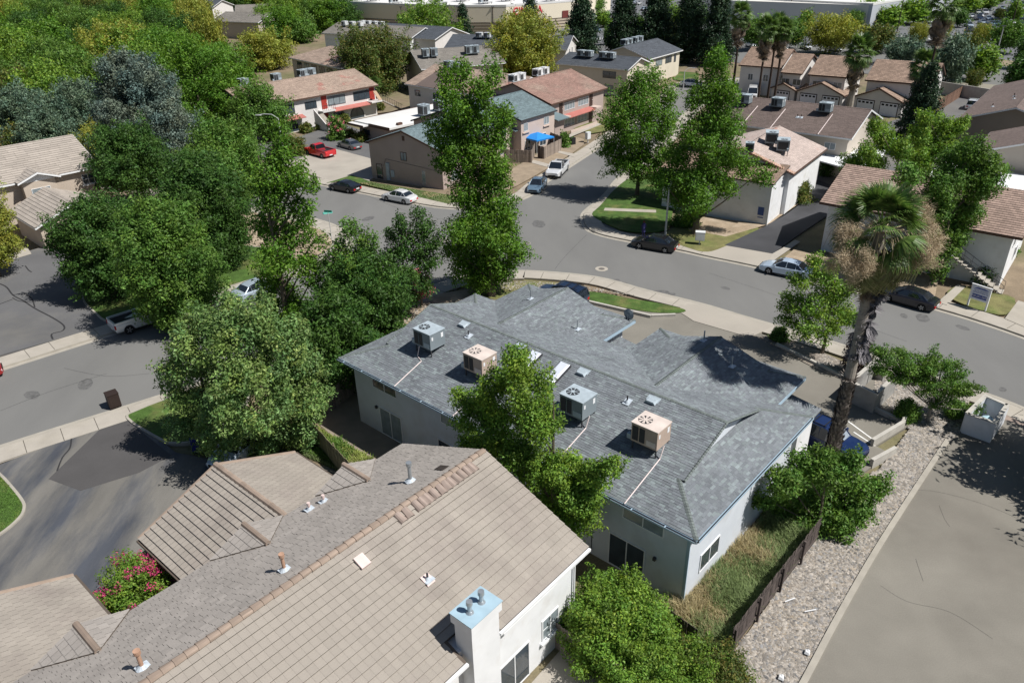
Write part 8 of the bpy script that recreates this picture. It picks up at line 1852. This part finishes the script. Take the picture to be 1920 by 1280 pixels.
stones('gravel_planter', W([(1530, 660), (1600, 690), (1640, 706), (1600, 716), (1530, 692)]), 900, .03, .10, .15, m_stone)
stones('rubble', W([(600, 655), (690, 635), (800, 560), (820, 570), (740, 620), (690, 665)]), 700, .04, .12, .15, m_stone)
def grass(name, poly, n, h0, h1, z, mat, w=.012, patch=None):
    P = scatter(poly, n, rng); a = rng.random(n)*6.28; h = h0+(h1-h0)*rng.random(n); 
    hh = h*(.55+.45*np.sin(P[:, 0]*1.7+1)*np.sin(P[:, 1]*1.3)+.3)
    d = np.stack([np.cos(a), np.sin(a)], 1); s = np.stack([-d[:, 1], d[:, 0]], 1)*w; ln = hh[:, None]*(.3+.6*rng.random((n, 1)))
    b0 = np.concatenate([P-s, np.full((n, 1), z)], 1); b1 = np.concatenate([P+s, np.full((n, 1), z)], 1); m0 = np.concatenate([P+d*ln*.4-s*.8, (z+hh*.65)[:, None]], 1); m1 = np.concatenate([P+d*ln*.4+s*.8, (z+hh*.65)[:, None]], 1); t0 = np.concatenate([P+d*ln+s*.1, (z+hh*.95)[:, None]], 1); t1 = np.concatenate([P+d*ln-s*.1, (z+hh*.95)[:, None]], 1)
    V = np.stack([b0, b1, m1, m0, t0, t1], 1).reshape(-1, 3); i = (np.arange(n)*6)[:, None]; Q = np.concatenate([i+np.array([0, 1, 2, 3]), i+np.array([3, 2, 4, 5])], 0)
    pt = np.sin(P[:, 0]*.9+.4)*np.sin(P[:, 1]*.8-.3)+.35*np.sin(P[:, 0]*3.1)*np.sin(P[:, 1]*2.7)+rng.normal(size=n)*.25; T = np.where((pt > .42)[:, None], np.array([[2.1, 1.35, 1.9]]), np.array([[1, 1, 1]])); T = np.repeat(T, 6, axis=0)
    return link(name, np_mesh(name, V, Q, mat, T), kind='stuff')
m_blade = M('rank_grass_blade', (.19, .25, .10), rough=.6, var=.2, isl=.35, tint=True, trans=.25)
grass('tall_grass', W([(1210, 1128), (1275, 1132), (1345, 1060), (1420, 985), (1500, 900), (1535, 935), (1505, 1030), (1372, 1212), (1310, 1290), (1200, 1200)]), 30000, .18, .62, .1, m_blade, .014)
grass('garden_weeds', W([(560, 830), (610, 830), (690, 870), (650, 895), (600, 870), (550, 850)]), 9000, .1, .35, .09, m_blade, .012)
m_cov = M('ground_cover_leaf', (.10, .19, .03), rough=.6, var=.2, isl=.35, tint=True, trans=.2)
grass('ground_cover', W([(520, 800), (600, 808), (700, 868), (660, 890), (610, 868), (540, 838)]), 16000, .12, .4, .09, m_cov, .03)
grass('court_grass', W([(612, 345), (650, 340), (840, 384), (868, 374), (700, 344)]), 6000, .05, .12, .14, m_blade, .03)
# short turf on the near lawns
turf = M('turf_blade', (.075, .155, .022), rough=.6, var=.25, isl=.3, tint=True)
for pts in ([(-40, 860), (0, 895), (20, 915), (42, 944), (44, 958), (34, 975), (0, 1000), (-80, 1040)],): grass('turf', W(pts), 9000, .04, .09, .18, turf, .012)
# white scraps lying on the rock bed
for i, (x, y) in enumerate(((1512, 1228), (1463, 1275), (1518, 1150), (1480, 1130))):
    g = G(x, y); t = thing('scrap', ['white crumpled scrap on the rocks near the driveway kerb', 'white scrap at the bottom edge of the rock bed', 'pale stick lying on the rocks by the kerb', 'pale stick lying on rocks nearer the dark fence'][i], 'litter', (g[0], g[1], .2), random.uniform(0, 3)); b = MB()
    if i < 2: b.hexa([(-.16, -.1, 0), (.14, -.12, 0), (.18, .1, 0), (-.12, .12, 0), (-.1, -.06, .1), (.1, -.04, .12), (.08, .06, .07), (-.06, .08, .11)])
    else: b.box(-.3, .3, -.02, .02, 0, .04)
    b.build('piece', m_frame, t)
